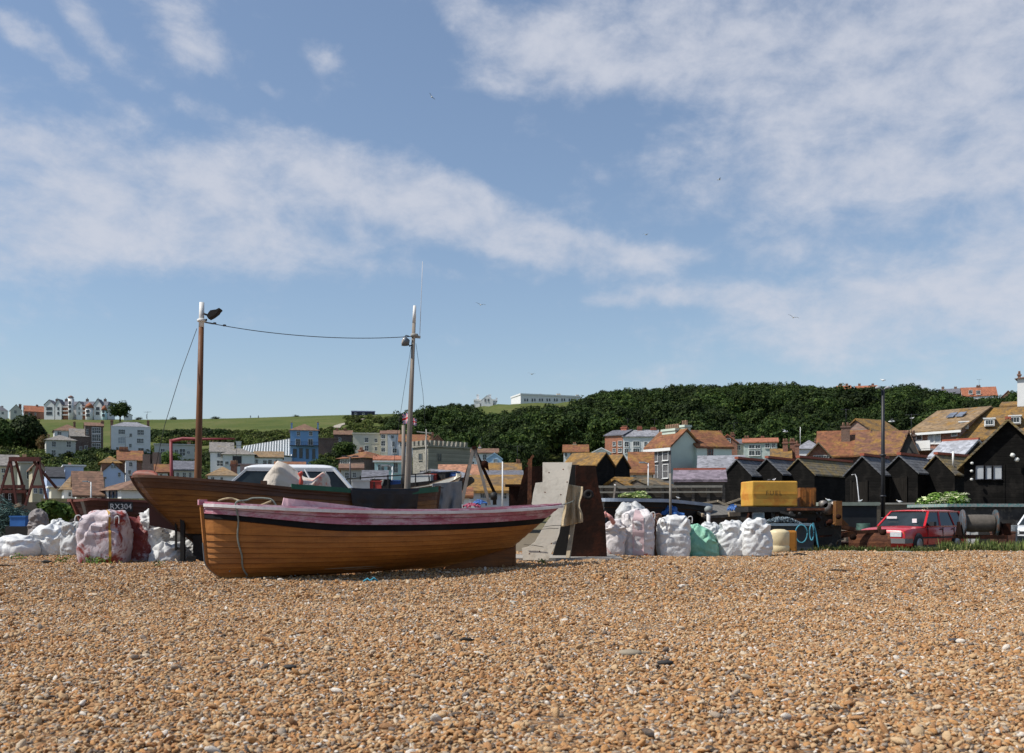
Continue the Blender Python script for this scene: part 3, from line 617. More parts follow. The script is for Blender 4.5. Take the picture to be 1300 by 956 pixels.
# --- on the left ridge
def mansion():
    Y = 590; t = thing('terrace_mansion', 'ornate white Victorian mansion block with red-capped turrets on the left ridge', 'mansion', (PX(56, Y), Y, PZ(532.5, Y)), 0)
    s = Y / F; X = lambda x: (x - 56) * s; Z = lambda y: (532.5 - y) * s
    wm = MB(); wm.box(X(57), X(134), 3, 14, -3, Z(514)); wl_ = wm.build('wall', w_white, t)
    rm_ = MB()
    rm_.prism([(X(56.5), 2.5, Z(514)), (X(134.5), 2.5, Z(514)), (X(132), 7, Z(508)), (X(60), 7, Z(508))], (0, 7.5, 0)); ro = rm_.build('roof', rf_slate, t)
    for x0, x1, yt, m in ((56, 69, 508, w_white), (70, 78, 507, w_white), (119, 129, 507, w_white), (97, 104, 510, w_white)):
        g = MB(); g.prism([(X(x0), 0, -2), (X(x1), 0, -2), (X(x1), 0, Z(514)), (X((x0 + x1) / 2), 0, Z(yt)), (X(x0), 0, Z(514))], (0, 4, 0)); b = g.build('gable_bay', m, t)
        r = MB(); a = Vector((X(x0) - .3, -.3, Z(514) - .2)); c = Vector((X((x0 + x1) / 2), -.3, Z(yt) + .15)); e = Vector((X(x1) + .3, -.3, Z(514) - .2))
        r.prism([a, c, c + Vector((0, 6, 0)), a + Vector((0, 6, 0))], (0, 0, .25)); r.prism([c, e, e + Vector((0, 6, 0)), c + Vector((0, 6, 0))], (0, 0, .25)); r.build('gable_roof', rf_slate, b)
        for yy in (517, 523):
            window_part(b, lambda a_, o_, z_: (a_, -o_, z_), X(x0 + 3), X(x1 - 3), Z(yy + 3.2), Z(yy), fr_dark, gl_dark, (2, 0))
    for x0, x1 in ((71, 78), (79, 86), (98, 108)):
        g = MB(); g.box(X(x0), X(x1), 1.2, 2.98, -2, Z(516)); g.build('brick_bay', w_obrick, t)
        for yy in (516, 521, 526):
            g = MB(); g.box(X(x0) + .003, X(x1) - .003, .2, 1.2, Z(yy + 1.2), Z(yy)); g.build('balcony', w_white, t)
    for x, r, yb_, yt, m, dome in ((90, 1.5, 531, 505, w_white, 502), (113.5, 2.2, 531, 518, w_white, 511), (132.5, 1.5, 531, 521, w_turq, 514.5)):
        g = MB(); g.lathe([(r, -3), (r, Z(yt))], (X(x), 0, 0), 14); tu = g.build('turret', m, t)
        g = MB(); g.lathe([(r * 1.2, 0), (r * .8, (yt - dome) * s * .6), (.05, (yt - dome) * s)], (X(x), 0, Z(yt)), 14); g.build('turret_cap', rf_red if dome > 510 else plain('dome_brown', (.2, .10, .08)), tu)
        for yy in ((510, 515, 521) if dome < 505 else (521, 526)): window_part(tu, lambda a_, o_, z_: (a_, -r - o_, z_), X(x) - r * .45, X(x) + r * .45, Z(yy + 3), Z(yy), fr_dark, gl_dark, (1, 0))
    for x in (64, 76, 84, 103, 117, 126):
        c = MB(); c.box(X(x) - .7, X(x) + .7, 8, 9.2, Z(510), Z(504.5)); c.lathe([(.25, 0), (.2, .8)], (X(x), 8.6, Z(504.5)), 6); c.build('chimney', w_dbrick, ro)
mansion()
house('villa', 'long rust-roofed house at the left edge of the ridge beside the mansion', 31, 56, 522.5, 531, 590, depth=9, roof='gx', yr=515.5, wall=w_brick, rm=rf_red, chim=[(47, 513.5, 2.5)], win=[(36, 524, 38, 527), (44, 524, 46, 527)])
house('villa', 'small slate-roofed grey house between rust-roofed house and dark tree mass', 13, 28, 521, 530, 585, depth=8, roof='gy', yr=513.5, wall=w_stonewash, rm=rf_slate, chim=[(25.5, 512.5, 3)], win=[(18, 521, 21, 525)])
house('villa', 'low white house cut by the left edge of the photo on the ridge', -6, 10, 521.5, 531, 590, depth=8, roof='hip', yr=515.5, wall=w_white, rm=rf_slate, chim=[(3, 515, 2)], win=[(2, 523, 5, 526)])
house('shed', 'small pale cabin showing behind the round tree on the ridge', 157, 168, 527, 532, 585, depth=5, roof='gy', yr=524.5, wall=w_white, rm=rf_grey, win=[(160, 528, 163, 530)], cat='cabin')
house('shed', 'long low dark blue shed on the skyline of the open hill', 446, 476, 523, 528, 585, depth=8, roof='mono', yr=522, wall=plain('dark_blue_sheet', (.02, .025, .06), .5), rm=plain('dark_blue_sheet', (.02, .025, .06)), cat='shed', win=[(450, 524, 453, 526), (460, 524, 463, 526)])
tree('tree', 'round dark tree standing alone beside the ridge mansion', 'tree', 152.5, 532, 508, 31, 560, LD, 34, 80)
for x, yb_, yt, w, lab in ((176, 532.5, 529, 10, 'low bush on the skyline just right of the round tree'), (221, 533, 528.5, 13, 'low bush on the skyline left of the brown mast'), (274, 532.5, 528.3, 14, 'low bush on the skyline right of the brown mast'), (376, 529.5, 526, 11, 'flat dark bush on the skyline above the blue house')):
    tree('bush', lab, 'bush', x, yb_ + .6, yt, w, 592, LD, 12, 40, trunk=False)
for x, lab in ((299, 'leftmost of the tiny strollers on the grassy skyline'), (306, 'second tiny stroller from the left on the grassy skyline'), (318, 'tiny stroller left of the gap on the grassy skyline'), (328, 'rightmost tiny stroller on the grassy skyline')):
    Y = 575; p = on_slope(x, 530.5 + .5); t = MB()
    t.lathe([(.10, 0), (.13, .45), (.20, .85), (.17, 1.0), (.24, 1.38), (.10, 1.5), (.07, 1.53), (.12, 1.62), (.11, 1.72), (.03, 1.78)], (0, 0, 0), 10)
    for s in (-1, 1): t.tube([(s * .24, 0, 1.36), (s * .3, .02, 1.05), (s * .27, -.05, .78)], [.055, .045, .035], n=6)
    t.tube([(.1, .1, .85), (.12, .22, .45), (.12, .3, 0)], [.09, .06, .05], n=6)
    o = t.build('person', plain('dark_clothes', (.04, .04, .05), .9)); o.location = p; tag(o, lab, 'person', 'people walking on the hill top')
tag(MB().tube([(0, 0, 0), (0, 0, 2.6)], .16).build('post', fr_dark), 'short dark post on the skyline right of the round tree', 'post').location = at(186, 531.5, 575)

# big dark trees at the left edge
tree('tree', 'large dark evergreen mass left of the cream villa', 'tree', 34, 572, 524, 52, 330, LD, 60, 90)
tree('tree', 'large dark tree cut by the left edge of the photo', 'tree', 2, 574, 527, 46, 325, LD, 50, 90)
tree('bush', 'russet bush at the foot of the dark evergreens', 'bush', 53, 571, 551, 18, 300, leaf_mat('russet_leaf', (.13, .075, .03), (.17, .11, .04), (.12, .13, .04)), 16, 50, trunk=False)

# --- hillside houses, left
house('villa', 'tall cream villa with a grey hipped roof and six windows', 58.5, 96, 559, 590, 280, depth=9, roof='hip', yr=552.5, wall=w_stonewash, rm=rf_grey, over=.6,
      win=[(66, 560.5, 71, 567), (84.5, 560.5, 90, 567.5), (65.5, 571.5, 70.5, 578.5), (84, 572, 89.5, 579), (66, 583, 70.5, 589), (83, 583, 90, 589)], bars=(1, 1), chim=[(62, 551, 1.8, .5, 1)])
house('villa', 'white house with a brown hipped roof peeping over the cream villa', 69, 104, 547, 565, 320, depth=10, roof='hip', yr=539, wall=w_white, rm=rf_brown, over=.5, win=[(73, 548, 78, 552)], chim=[(94.5, 535, 2.6), (91, 541, 3)])
house('house', 'dark brick house with a white arched porch right of the cream villa', 89, 113, 554, 578, 300, depth=8, roof='gx', yr=545, wall=w_dbrick, rm=rf_grey, win=[(101, 567, 104, 575), (92, 558, 96, 563), (107.5, 566, 111, 576, (0, 0))], chim=[(91, 545, 3)])
house('house', 'tall dark brick house with a three-storey white bay window', 108, 131, 541, 576, 302, depth=9, roof='gx', yr=537, wall=w_dbrick, rm=rf_brown, win=[(117, 543, 127.5, 550, (3, 1)), (117, 552, 127.5, 560, (3, 1)), (117, 563, 127.5, 571, (3, 1)), (109.5, 545, 112, 551), (109.5, 556, 112, 562)], chim=[(130, 534, 3.6, .4, 3)])
house('house', 'broad white four-square house with dark brick end stacks on the hillside', 141, 191, 541.5, 577, 290, depth=9, roof='hip', yr=536, wall=w_white, rm=rf_slate_l, over=.1, win=[(150.5, 545.5, 158.5, 551, (3, 1)), (174.5, 546, 182.5, 552, (3, 1)), (164.5, 550.5, 167.5, 554.5), (150, 555.5, 158.5, 563, (2, 1), None, gl_blind), (174, 557, 182, 562.5, (3, 1)), (164, 563.5, 167, 568), (147.5, 568, 159, 575, (3, 0)), (175.5, 569, 182.5, 577, (1, 1))],
      chim=[(142, 533, 3.4, .3, 3, 575), (188, 533.5, 3, .5, 2)])
house('house', 'plain grey-cream house just left of the brown mast', 196, 247, 565, 592, 262, depth=8, roof='flat', yr=563.5, wall=w_stonewash, rm=w_stonewash, win=[(228, 570, 235, 578.5, (1, 1)), (237.5, 573, 241, 576), (222, 571, 226, 580), (204, 570, 209, 577)], chim=[(240, 561, 4, .3, 0)])
tree('bush', 'light green garden bush below the grey-cream house', 'bush', 215, 592, 571, 32, 240, LB, 22, 60, trunk=False)

# white complex and glasshouse
house('house', 'white house with a grey-brown roof and an end chimney right of the brown mast', 267, 296, 574, 600, 205, depth=9, roof='gx', yr=562.5, wall=w_white, rm=rf_grey, win=[(276, 575.5, 280.5, 580), (275.5, 585, 283, 591.5)], chim=[(270.5, 560, 3, .5, 1, None, ch_white)] if False else [(270.5, 560, 3, .5, 1)], chm=ch_white)
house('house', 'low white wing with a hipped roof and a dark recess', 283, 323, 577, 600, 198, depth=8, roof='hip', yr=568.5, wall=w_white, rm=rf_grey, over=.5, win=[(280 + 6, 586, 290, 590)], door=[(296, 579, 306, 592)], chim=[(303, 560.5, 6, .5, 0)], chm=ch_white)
house('house', 'single-storey white annexe with a tan roof beside the glasshouse', 323, 359, 581, 598, 200, depth=7, roof='gx', yr=574, wall=w_white, rm=rf_tan, win=[(334, 584.5, 338.5, 589), (340.5, 584, 345, 589), (350, 584, 353, 588), (323.5 + 1, 583.5, 327.5, 588)])
def glasshouse():
    Y = 235; t = thing('glasshouse', 'long sloping white-barred glasshouse roof left of the blue house', 'glasshouse', (0, 0, 0)); a, b, c, d = at(309, 567, Y), at(369, 578.5, Y), at(369, 557, Y + 14), at(318, 565, Y + 12)
    a, b, c, d = at(308, 573, Y), at(370, 579, Y), at(370, 557, Y + 13), at(310, 566.5, Y + 13)
    m = MB(); m.grid(lambda u, v: a.lerp(b, u).lerp(d.lerp(c, u), v), 12, 6, smooth=False); m.build('pane', plain('greenhouse_glass', (.12, .14, .15), .7, .2, spec=.1), t); m = MB()
    for i in range(19):
        s = i / 18; m.bar(a.lerp(b, s) + Vector((0, -.03, .04)), d.lerp(c, s) + Vector((0, -.03, .04)), .20, .06)
    for i in range(5):
        s = i / 4; m.bar(a.lerp(d, s) + Vector((0, -.03, .05)), b.lerp(c, s) + Vector((0, -.03, .05)), .20, .06)
    m.build('glazing_bar', tr_white, t)
    m = MB(); m.prism([a + Vector((0, .3, -.3)), b + Vector((0, .3, -.3)), b + Vector((0, .3, -6)), a + Vector((0, .3, -6))], (0, 12, 0)); m.build('wall', w_white, t)
glasshouse()
bl = house('house', 'tall mid-blue house with a brown hipped roof and a balcony', 368.5, 404, 546.5, 585, 236, depth=9, roof='hip', yr=538.5, wall=w_blue, rm=rf_brown, over=.4, win=[(377, 548, 380.8, 553), (392.5, 548, 396.5, 553), (375.5, 557.5, 381, 565), (391.5, 557.5, 397, 565), (372, 570, 376.5, 580, None, fr_navy), (388.5, 570, 391.8, 582, None, fr_navy), (396.5, 570, 400, 582, None, fr_navy), (380, 569.5, 384, 581, None, fr_navy)],
           chim=[(370.3, 535.5, 2.2, .5, 1), (403.6, 535.5, 1.8, .5, 2)], chm=w_blue)
m = MB(); s = 236 / F; m.box(-.2, 35.7 * s, -1.2, -.1, 0, .12)
for i in range(16): m.bar((i * 35.5 * s / 15, -1.15, .1), (i * 35.5 * s / 15, -1.15, .9), .05)
m.bar((0, -1.15, .9), (35.5 * s, -1.15, .9), .07); o = m.build('balcony', fr_dark, bl); o.location.z = PZ(566, 236) - bl.location.z
tree('bush', 'pale-flowered bush to the right of the blue house', 'bush', 404, 597, 581, 34, 190, LB, 26, 70, trunk=False)
house('house', 'dark stone house with small dormers above the garden trees', 424, 447, 552, 572, 290, depth=8, roof='gx', yr=547, wall=w_dbrick, rm=rf_brown, chim=[(428, 544, 3), (438, 543.5, 3.5)], win=[(430, 556, 433, 560)])
house('garden_wall', 'dark retaining wall to the right of the blue house', 404, 428, 557, 577, 270, depth=2, roof='flat', yr=556, wall=w_dbrick, rm=w_dbrick, cat='wall')
tree('tree', 'bright green garden tree below the dark stone house', 'tree', 437, 582, 560, 34, 235, LB, 34, 70)
# cream terrace
house('house', 'cream house with a projecting bay, leftmost of the hillside terrace', 448, 483, 551, 578, 262, depth=8, roof='flat', yr=549.5, wall=w_cream, rm=w_cream, win=[(463.3, 555.8, 467.5, 561.5), (475.7, 557, 479, 561.5), (463, 566, 467.8, 572.5), (475.8, 567.5, 478.8, 572)])
house('house', 'narrow cream house with stacked dark balconies in the hillside terrace', 483.2, 492, 551, 577, 260, depth=8, roof='gx', yr=547.5, wall=w_cream, rm=rf_brown, win=[(484, 552, 489, 556.5), (484, 560, 489, 566), (484, 569, 489, 573.5)])
house('house', 'white house with three small windows in the hillside terrace', 492.2, 507, 551, 577, 258, depth=8, roof='gx', yr=547, wall=w_white, rm=rf_brown, win=[(496.5, 553, 500, 556.5), (498, 560.5, 501, 567), (498.5, 569.5, 503.5, 575)])
house('house', 'white house with a long orange roof and blue dormer behind the grey mast', 506.5, 548, 561, 580, 240, depth=9, roof='gx', yr=552.5, wall=w_white, rm=rf_orange, win=[(508, 562, 511, 567), (513, 562, 516, 567), (527, 562.5, 532, 566.5), (535, 562.5, 540, 567)], chim=[(545, 549.5, 3.5)])
house('dormer', 'pale blue dormer standing on the long orange roof behind the church', 536.5, 541, 553, 559.5, 239.5, depth=3, roof='flat', yr=552.3, wall=w_skyb, rm=w_skyb, win=[(537.5, 554, 540, 557.5)], cat='dormer', base=PZ(559.5, 239.5)) if False else None
# stone church
def church():
    Ya, Yc, Yb = 152, 147, 157
    t = house('church_tower', 'grey stone church tower with battlements and a sunlit left face', 524, 543.5, 568, 606, 150, 147, depth=8.0, roof='flat', yr=566, wall=w_stone, rm=w_stone, over=.1, win=[(532, 576, 536, 584, (0, 0), w_stone)], side=[(555, 576, 560, 585, (1, 0), w_stone)], cat='church tower', door=[(534, 598, 539, 604)])
    W_ = (Vector((PX(543.5, 147), 147)) - Vector((PX(524, 150), 150))).length; H = PZ(566, 148.5) - t.location.z; m = MB()
    for i in range(4): m.box(W_ * i / 3.5 - .1, W_ * i / 3.5 + W_ / 7, -.26, .1, H + .003, H + .75)
    for i in range(9): m.box(W_ - .12, W_ + .24, .3 + 7.4 * i / 9, .3 + 7.4 * i / 9 + .45, H + .003, H + .75)
    m.build('battlement', w_stone, t)
church()
house('house', 'steep brown brick-gabled roof just behind the church tower', 543, 568, 566, 590, 175, depth=8, roof='gy', yr=553, wall=w_brick, rm=rf_brown, chim=[(549, 549, 2.4)])
house('house', 'plain pale gabled house to the right of the church tower', 564, 580, 572, 596, 172, depth=7, roof='gx', yr=564, wall=w_grey, rm=rf_grey)
house('cottage', 'cottage with an orange hipped roof and wide white upper window left of the turquoise house', 430, 462, 582, 610, 141, 138, depth=6, roof='hip', yr=573, wall=w_dbrick, rm=rf_orange, over=.4, win=[(433, 583.5, 444, 589, (4, 0)), (450, 594, 453, 600), (455, 594, 458.5, 601)], chim=[(458.5, 568, 5, .5, 2, None, w_brick)], cat='cottage')
house('house', 'turquoise stucco house with a bright red roof beside the grey mast', 475.5, 512, 584.5, 612, 132, depth=6, roof='gx', yr=580, wall=w_turq, rm=rf_red, win=[(480, 590, 483, 597), (484.2, 590.5, 487.5, 597), (492, 590, 496, 597), (500, 588, 505, 600)], chim=[(477.5, 578, 2.5, .4, 1)], trim=tr_white)
house('house', 'low weathered grey-blue building behind the white car', 433, 459, 596, 622, 90, depth=5, roof='gx', yr=591, wall=w_grey, rm=rf_brown, win=[(438, 600, 443, 607), (448, 600, 452, 606)])
house('shed', 'dark slate roof with pale speckles left of the grey mast', 462, 490, 612, 622, 85, depth=6, roof='gx', yr=599.5, wall=w_oldwood, rm=rf_slate, cat='shed')
# right of the church
house('house', 'white and pale blue bow-fronted villa with a brown roof below the wood', 594, 632, 575.5, 600, 172, depth=7, roof='gx', yr=570.5, wall=w_white, rm=rf_brown, win=[(596, 577, 600, 582), (602, 577, 606, 582), (597, 586, 602, 591), (613, 577, 617.5, 584), (612, 587, 616, 591)], chim=[(609, 565, 3, .5, 1)], chm=ch_white)
house('cottage', 'small sky-blue gabled building in front of the bow-fronted villa', 618, 637.5, 583, 598, 160, depth=6, roof='gy', yr=576, wall=w_skyb, rm=w_skyb, over=.1, win=[(626.5, 583, 631, 589, (1, 0), None, gl_blind)], cat='cottage')
house('house', 'long terracotta roof between the church tower and the A-frame', 558, 614, 606, 622, 112, depth=7, roof='gx', yr=591.5, wall=w_brick, rm=rf_terra)
house('house', 'long lichen-gold roof with an end chimney behind the mossy cottage', 612, 660, 600, 622, 106, depth=6, roof='gx', yr=589.5, wall=w_buff, rm=rf_lich, chim=[(658, 583.5, 4)])
house('shed', 'pair of grey slate sheds behind the timber A-frame', 583, 614, 609, 628, 84, 87, depth=6, roof='gx', yr=599, wall=w_white, rm=rf_slate_l, cat='shed', win=[(592, 612, 596, 620), (599, 612, 602, 620)])
house('shed', 'dark slate lean-to left of the rusty hopper', 614, 662, 611, 628, 86, depth=5, roof='mono', yr=600, wall=w_oldwood, rm=rf_slate, cat='shed', chim=[(632, 603, 4, .5, 2, None, w_brick)])
house('cottage', 'white cottage under a golden lichen roof left of the rusty hopper', 594, 668, 624.5, 650, 64, depth=6, roof='gx', yr=606, wall=w_white, rm=rf_lich, over=.3, win=[(610, 627, 617, 632, (2, 0)), (619, 627, 625, 632, (1, 0)), (637, 626, 643, 633, (1, 1))], cat='cottage')
house('shed', 'small orange-roofed outbuilding at the foot of the A-frame', 585, 596, 631, 650, 60, depth=3, roof='gx', yr=622, wall=w_white, rm=rf_orange, cat='outbuilding')
# --- lower left
house('house', 'grey-roofed cream building behind the red gantry', -12, 25.5, 592, 625, 115, depth=8, roof='gx', yr=579, wall=w_cream, rm=rf_grey, win=[(2, 595, 7, 600), (12, 595, 16, 600), (3, 603, 8, 609)])
house('house', 'grey-walled house seen through the right half of the red gantry', 25.6, 42, 588, 628, 112, depth=7, roof='flat', yr=586, wall=w_grey, rm=w_grey, win=[(34, 598, 39, 608)], chim=[(31, 577, 4, .4, 2), (40, 584, 3, .4, 1)], chm=ch_white)
house('house', 'buff narrow house between the gantry legs and the blue house', 41, 57, 594, 635, 106, depth=6, roof='gy', yr=586, wall=w_buff, rm=rf_brown, win=[(43, 620, 47, 626), (50, 620, 54, 627)])
house('house', 'pale blue house with a wide dark roof left of the stepped blue house', 59.5, 82.5, 607.5, 640, 96, depth=6, roof='gx', yr=595, wall=w_lilac, rm=tiles('near_black_roof', (.035, .035, .04)), over=.05, win=[(70, 611, 75, 616)] if False else [])
house('house', 'tall pale blue house end behind the tan hipped roof', 83, 106, 592, 630, 99, depth=6, roof='flat', yr=591, wall=w_lilac, rm=w_white, win=[(91, 607, 94.5, 611)], chim=[(88.5, 588, 4, .3, 1)], chm=w_lilac)
house('outbuilding', 'cream flat-topped block below the pale blue houses', 65, 82, 619, 640, 84, depth=4, roof='flat', yr=617.5, wall=w_cream, rm=w_white, cat='outbuilding', win=[(68, 624, 70, 630)] if False else [])
house('cottage', 'cottage with a tan hipped roof left of the white lamp post', 81, 108, 622, 642, 80, depth=6, roof='hip', yr=602, wall=w_white, rm=rf_tan, over=.35, cat='cottage', win=[(87, 625, 90, 630), (99, 625, 102, 630)])
house('cottage', 'cottage under a big steep brown roof behind the white lamp post', 97, 128, 629, 642, 76, depth=6.5, roof='gx', yr=601, wall=w_white, rm=rf_brown, over=.3, cat='cottage', win=[(101, 631, 104, 634), (108, 631, 111, 634), (120, 631, 123, 634)])
house('cottage', 'white cottage with dark blue windows and a hipped brown roof', 124, 154, 623, 642, 78, 75, depth=5, roof='hip', yr=607, wall=w_white, rm=rf_brown, over=.35, win=[(130.5, 624.5, 134, 632, (0, 1), fr_navy), (139.5, 624, 143.8, 633, (0, 1), fr_navy), (144.5, 624, 148.8, 633, (0, 1), fr_navy)], chim=[(128.5, 600, 5.5, .4, 1)], chm=w_stone, cat='cottage')
house('house', 'white house with a wide gable and lichen roof on the lower left slope', 128, 158, 601, 620, 118, depth=7, roof='gy', yr=588, wall=w_lilac, rm=rf_brown, over=.15, win=[(141, 590.5, 143.5, 594), (144.5, 590.5, 147, 594), (150, 600, 153, 605)])
house('house', 'house with a golden hipped roof behind the wide white gable', 129, 152, 588, 602, 135, depth=6, roof='hip', yr=579, wall=w_brick, rm=rf_lich, over=.4)
house('house', 'brick house with a steep orange roof and white eaves above the cottages', 151, 180, 585, 608, 138, depth=7, roof='gx', yr=573.5, wall=w_brick, rm=rf_orange, over=.3, chim=[(157, 567.5, 10, .5, 5)])
house('house', 'narrow white turret house with an orange pyramid roof and one window', 159.5, 173.5, 584.5, 606, 126, depth=4, roof='pyr', yr=578, wall=w_white, rm=rf_orange, over=.2, win=[(164, 587, 168, 592, (1, 1)), (163, 597, 166, 602)])
t = MB(); t.box(-1.1, -.15, -.4, .4, -9, 0); t.box(.15, 1.0, -.4, .4, -9, .25); t.box(-1.15, 1.05, -.45, .45, -9, -1.2)
o = t.build('chimney_stack', w_dbrick); o.location = at(193.5, 577, 125); tag(o, 'freestanding tall dark brick twin chimney stack left of the brown mast', 'chimney')
house('cottage', 'orange-roofed cottage half hidden by the varnished boat', 198, 213, 600, 618, 122, depth=5, roof='gx', yr=591, wall=w_white, rm=rf_orange, cat='cottage', win=[(203, 602, 206, 606)])
house('cottage', 'dark slate cottage with pale gable behind the red davit', 221, 247, 597, 620, 112, depth=6, roof='gx', yr=587, wall=w_stonewash, rm=rf_slate, cat='cottage', win=[(224, 600, 227, 606), (232, 600, 236, 607), (240, 600, 243, 606)])
house('cottage', 'brown lichen-roofed cottage with a brick stack behind the white car', 264, 302, 604, 622, 92, depth=6, roof='hip', yr=593, wall=w_white, rm=rf_tan, cat='cottage', chim=[(297, 585, 8, .5, 3, None, w_brick)], win=[(268, 606, 272, 612), (280, 606, 283, 612)])
house('cottage', 'low orange roof above the white car roof', 350, 386, 594.5, 612, 112, depth=5, roof='gx', yr=588, wall=w_brick, rm=rf_orange, cat='cottage')
house('garden_wall', 'pink railing wall between the white house and the car roof', 305, 350, 590.5, 612, 118, depth=.4, roof='flat', yr=589.5, wall=plain('pink_wall', (.45, .33, .32)), rm=plain('pink_wall', (.45, .33, .32)), over=.05, cat='wall')

# --- right of centre
house('cottage', 'blue-white cottage with an orange roof at the foot of the dark wood', 715.5, 746.5, 574, 592, 200, depth=7, roof='gx', yr=565.5, wall=w_white, rm=rf_orange, win=[(717, 575, 720, 580), (724, 575, 727, 580), (719, 583, 722, 587)], chim=[(729.5, 561.5, 4), (745.5, 564, 2, .5, 1)], chm=w_buff, cat='cottage')
house('house', 'terraced house with an orange brick end and white front at the wood edge', 768, 790.5, 553, 580, 192, 190, depth=8, roof='gx', yr=547, wall=w_obrick, rm=rf_slate, win=[(778, 561, 781.5, 566), (785, 560, 789.5, 566), (778, 569.5, 781.5, 574), (785, 569.5, 789.5, 574)], chim=[(793, 540.5, 8, .5, 4)], chm=pot_red)
o = MB(); s = 190 / F; o.box(0, 13.5 * s, -.5, .0, 0, 23 * s); o.box(.003, 13.5 * s - .003, -.55, -.49, 10 * s, 11 * s)
house('house', 'white bow-windowed terraced house with a slate mansard and red chimneys', 790.8, 835.5, 554.5, 582, 190, depth=8, roof='gx', yr=547, wall=w_white, rm=rf_slate_l, win=[(804, 560.5, 811.5, 566, (2, 0)), (804, 569.5, 811.5, 575, (2, 0)), (793, 561, 798, 567), (793, 570, 798, 575), (818, 561, 821, 567), (824, 561, 828, 567), (818, 570, 821, 575)], chim=[(812, 541, 6, .5, 3), (829.5, 542.5, 7, .5, 4)], chm=pot_red)
house('conservatory', 'white-framed glass gable peeking over the lichen-roofed huts', 752, 775, 575, 590, 160, depth=6, roof='gy', yr=569.5, wall=w_white, rm=tr_white, over=.2, win=[(756, 576, 762, 582, (2, 0)), (764, 576, 770, 582, (2, 0))], cat='conservatory')
house('house', 'flint-fronted house with sage green gable and tall white sash windows', 821.5, 852, 567.5, 628, 81.5, 79, depth=3.15, roof='gx', yr=548.5, wall=w_green, rm=rf_orange, over=.2, win=[(831.5, 570, 835.8, 586, (0, 1)), (842.3, 568.5, 848.8, 584, (0, 1)), (831.5, 591.5, 835.8, 607, (0, 1)), (842.5, 590, 849, 606.5, (0, 1))],
      chim=[(854, 539.5, 25, .5, 6, 552, ch_green), (869.5, 534.5, 10, .62, 2, 556, ch_green)], trim=tr_white)
# flint skin on the front of that house
s1 = Vector((PX(821.5, 81.5), 81.5, 0)); s2 = Vector((PX(852, 79), 79, 0)); WW = (s2 - s1).length
gh = [o for o in SC.objects if o.get('label', '').startswith('flint-fronted')][0]
m = MB(); m.box(.0, WW, -.035, -.004, 0, PZ(568.5, 80.2) - gh.location.z); m.build('flint_facing', w_flint, gh)
house('house', 'sage green house with a russet roof and one tall window', 884.5, 929, 568.5, 625, 80, 81, depth=4.6, roof='gx', yr=549, wall=w_green, rm=rf_orange, over=.15, win=[(898.5, 570, 904.5, 581, (1, 1), w_brick)])
tag(MB().tube([(0, 0, 0), (0, 0, 2.4)], .035).build('post', tr_white), 'thin pale mast among roofs left of the brick chimney', 'post').location = at(1016, 566, 125)
house('house', 'russet-roofed gable house peeping over the grey slate roof', 911, 936, 562, 585, 150, depth=7, roof='gy', yr=552.5, wall=w_brick, rm=rf_red, chim=[(914, 547, 5), (930, 549, 5)], win=[(922, 557, 927, 562)])
house('house', 'grey bay-windowed house with a low red roof behind the black huts', 944, 986.5, 562, 590, 146, depth=7, roof='gx', yr=557.5, wall=plain('pale_sage_render', (.46, .52, .48)), rm=rf_red, win=[(951, 565, 958, 569.5, (1, 0)), (959, 565, 965, 569.5, (1, 0)), (951, 572.5, 958, 578, (1, 0)), (959, 572.5, 965, 578, (1, 0)), (971.5, 563, 977, 568.5), (980, 563, 984, 568.5)], chim=[(948, 553.5, 6), (968, 554, 4)], chm=w_brick)
house('house', 'small grey house squeezed left of the bay-windowed house', 929, 944, 564, 588, 150, depth=6, roof='gx', yr=559, wall=w_grey, rm=rf_slate, win=[(935, 566, 940, 571)])
house('house', 'yellow lichen-roofed house with clustered white chimneys behind the huts', 980, 1003, 585, 600, 112, depth=6, roof='gx', yr=571.5, wall=w_buff, rm=rf_lich, chim=[(997, 557.5, 6, .4, 2), (1006, 557, 6, .6, 2), (1012, 560, 5, .4, 1)], chm=w_brick)
house('house', 'house with a blue-grey slate hipped roof behind the third hut', 1012, 1042, 570, 592, 122, depth=8, roof='hip', yr=559, wall=w_white, rm=rf_slate_l, chim=[(1037, 556.5, 5)])
house('cottage', 'brick cottage gable with a strip of white windows behind the huts', 1024, 1054, 580, 600, 100, depth=7, roof='gy', yr=563.5, wall=w_brick, rm=rf_moss, over=.5, win=[(1033, 578.5, 1052, 584.5, (5, 0))], cat='cottage')
house('house', 'large mottled lichen roof with a massive brick chimney', 1040, 1101, 578, 600, 108, depth=9, roof='gx', yr=548.5, wall=w_dbrick, rm=rf_orange, over=.4, chim=[(1073.5, 537, 10.5, .3, 2, 576, brick('brown_stack_brick', (.17, .09, .06))), (1044, 552, 5, .5, 2)])
house('house', 'russet roof with a gold ridge triangle left of the lamp post', 1088, 1150, 577, 600, 100, depth=8, roof='gx', yr=549.5, wall=w_dbrick, rm=tiles('rust_mottled_roof', (.17, .075, .045), LICH, .55), over=.3)
house('house', 'small gold-roofed house behind the russet roof', 1089, 1116, 549, 575, 130, depth=7, roof='gx', yr=539.5, wall=w_brick, rm=rf_lich, over=.3)
house('house', 'gold lichen-roofed house just right of the lamp post', 1125, 1157, 559, 590, 118, 120, depth=9, roof='gx', yr=534, wall=w_brick, rm=rf_lich, over=.3, trim=tr_white)
house('cottage', 'dark steep gable with a brick end stack right of the lamp post', 1142, 1166, 576, 600, 86, depth=6, roof='gy', yr=549, wall=plain('dark_render', (.05, .045, .04)), rm=rf_brown, over=.25, chim=[(1156.5, 547, 11, .2, 2, 578, w_dbrick)], cat='cottage')
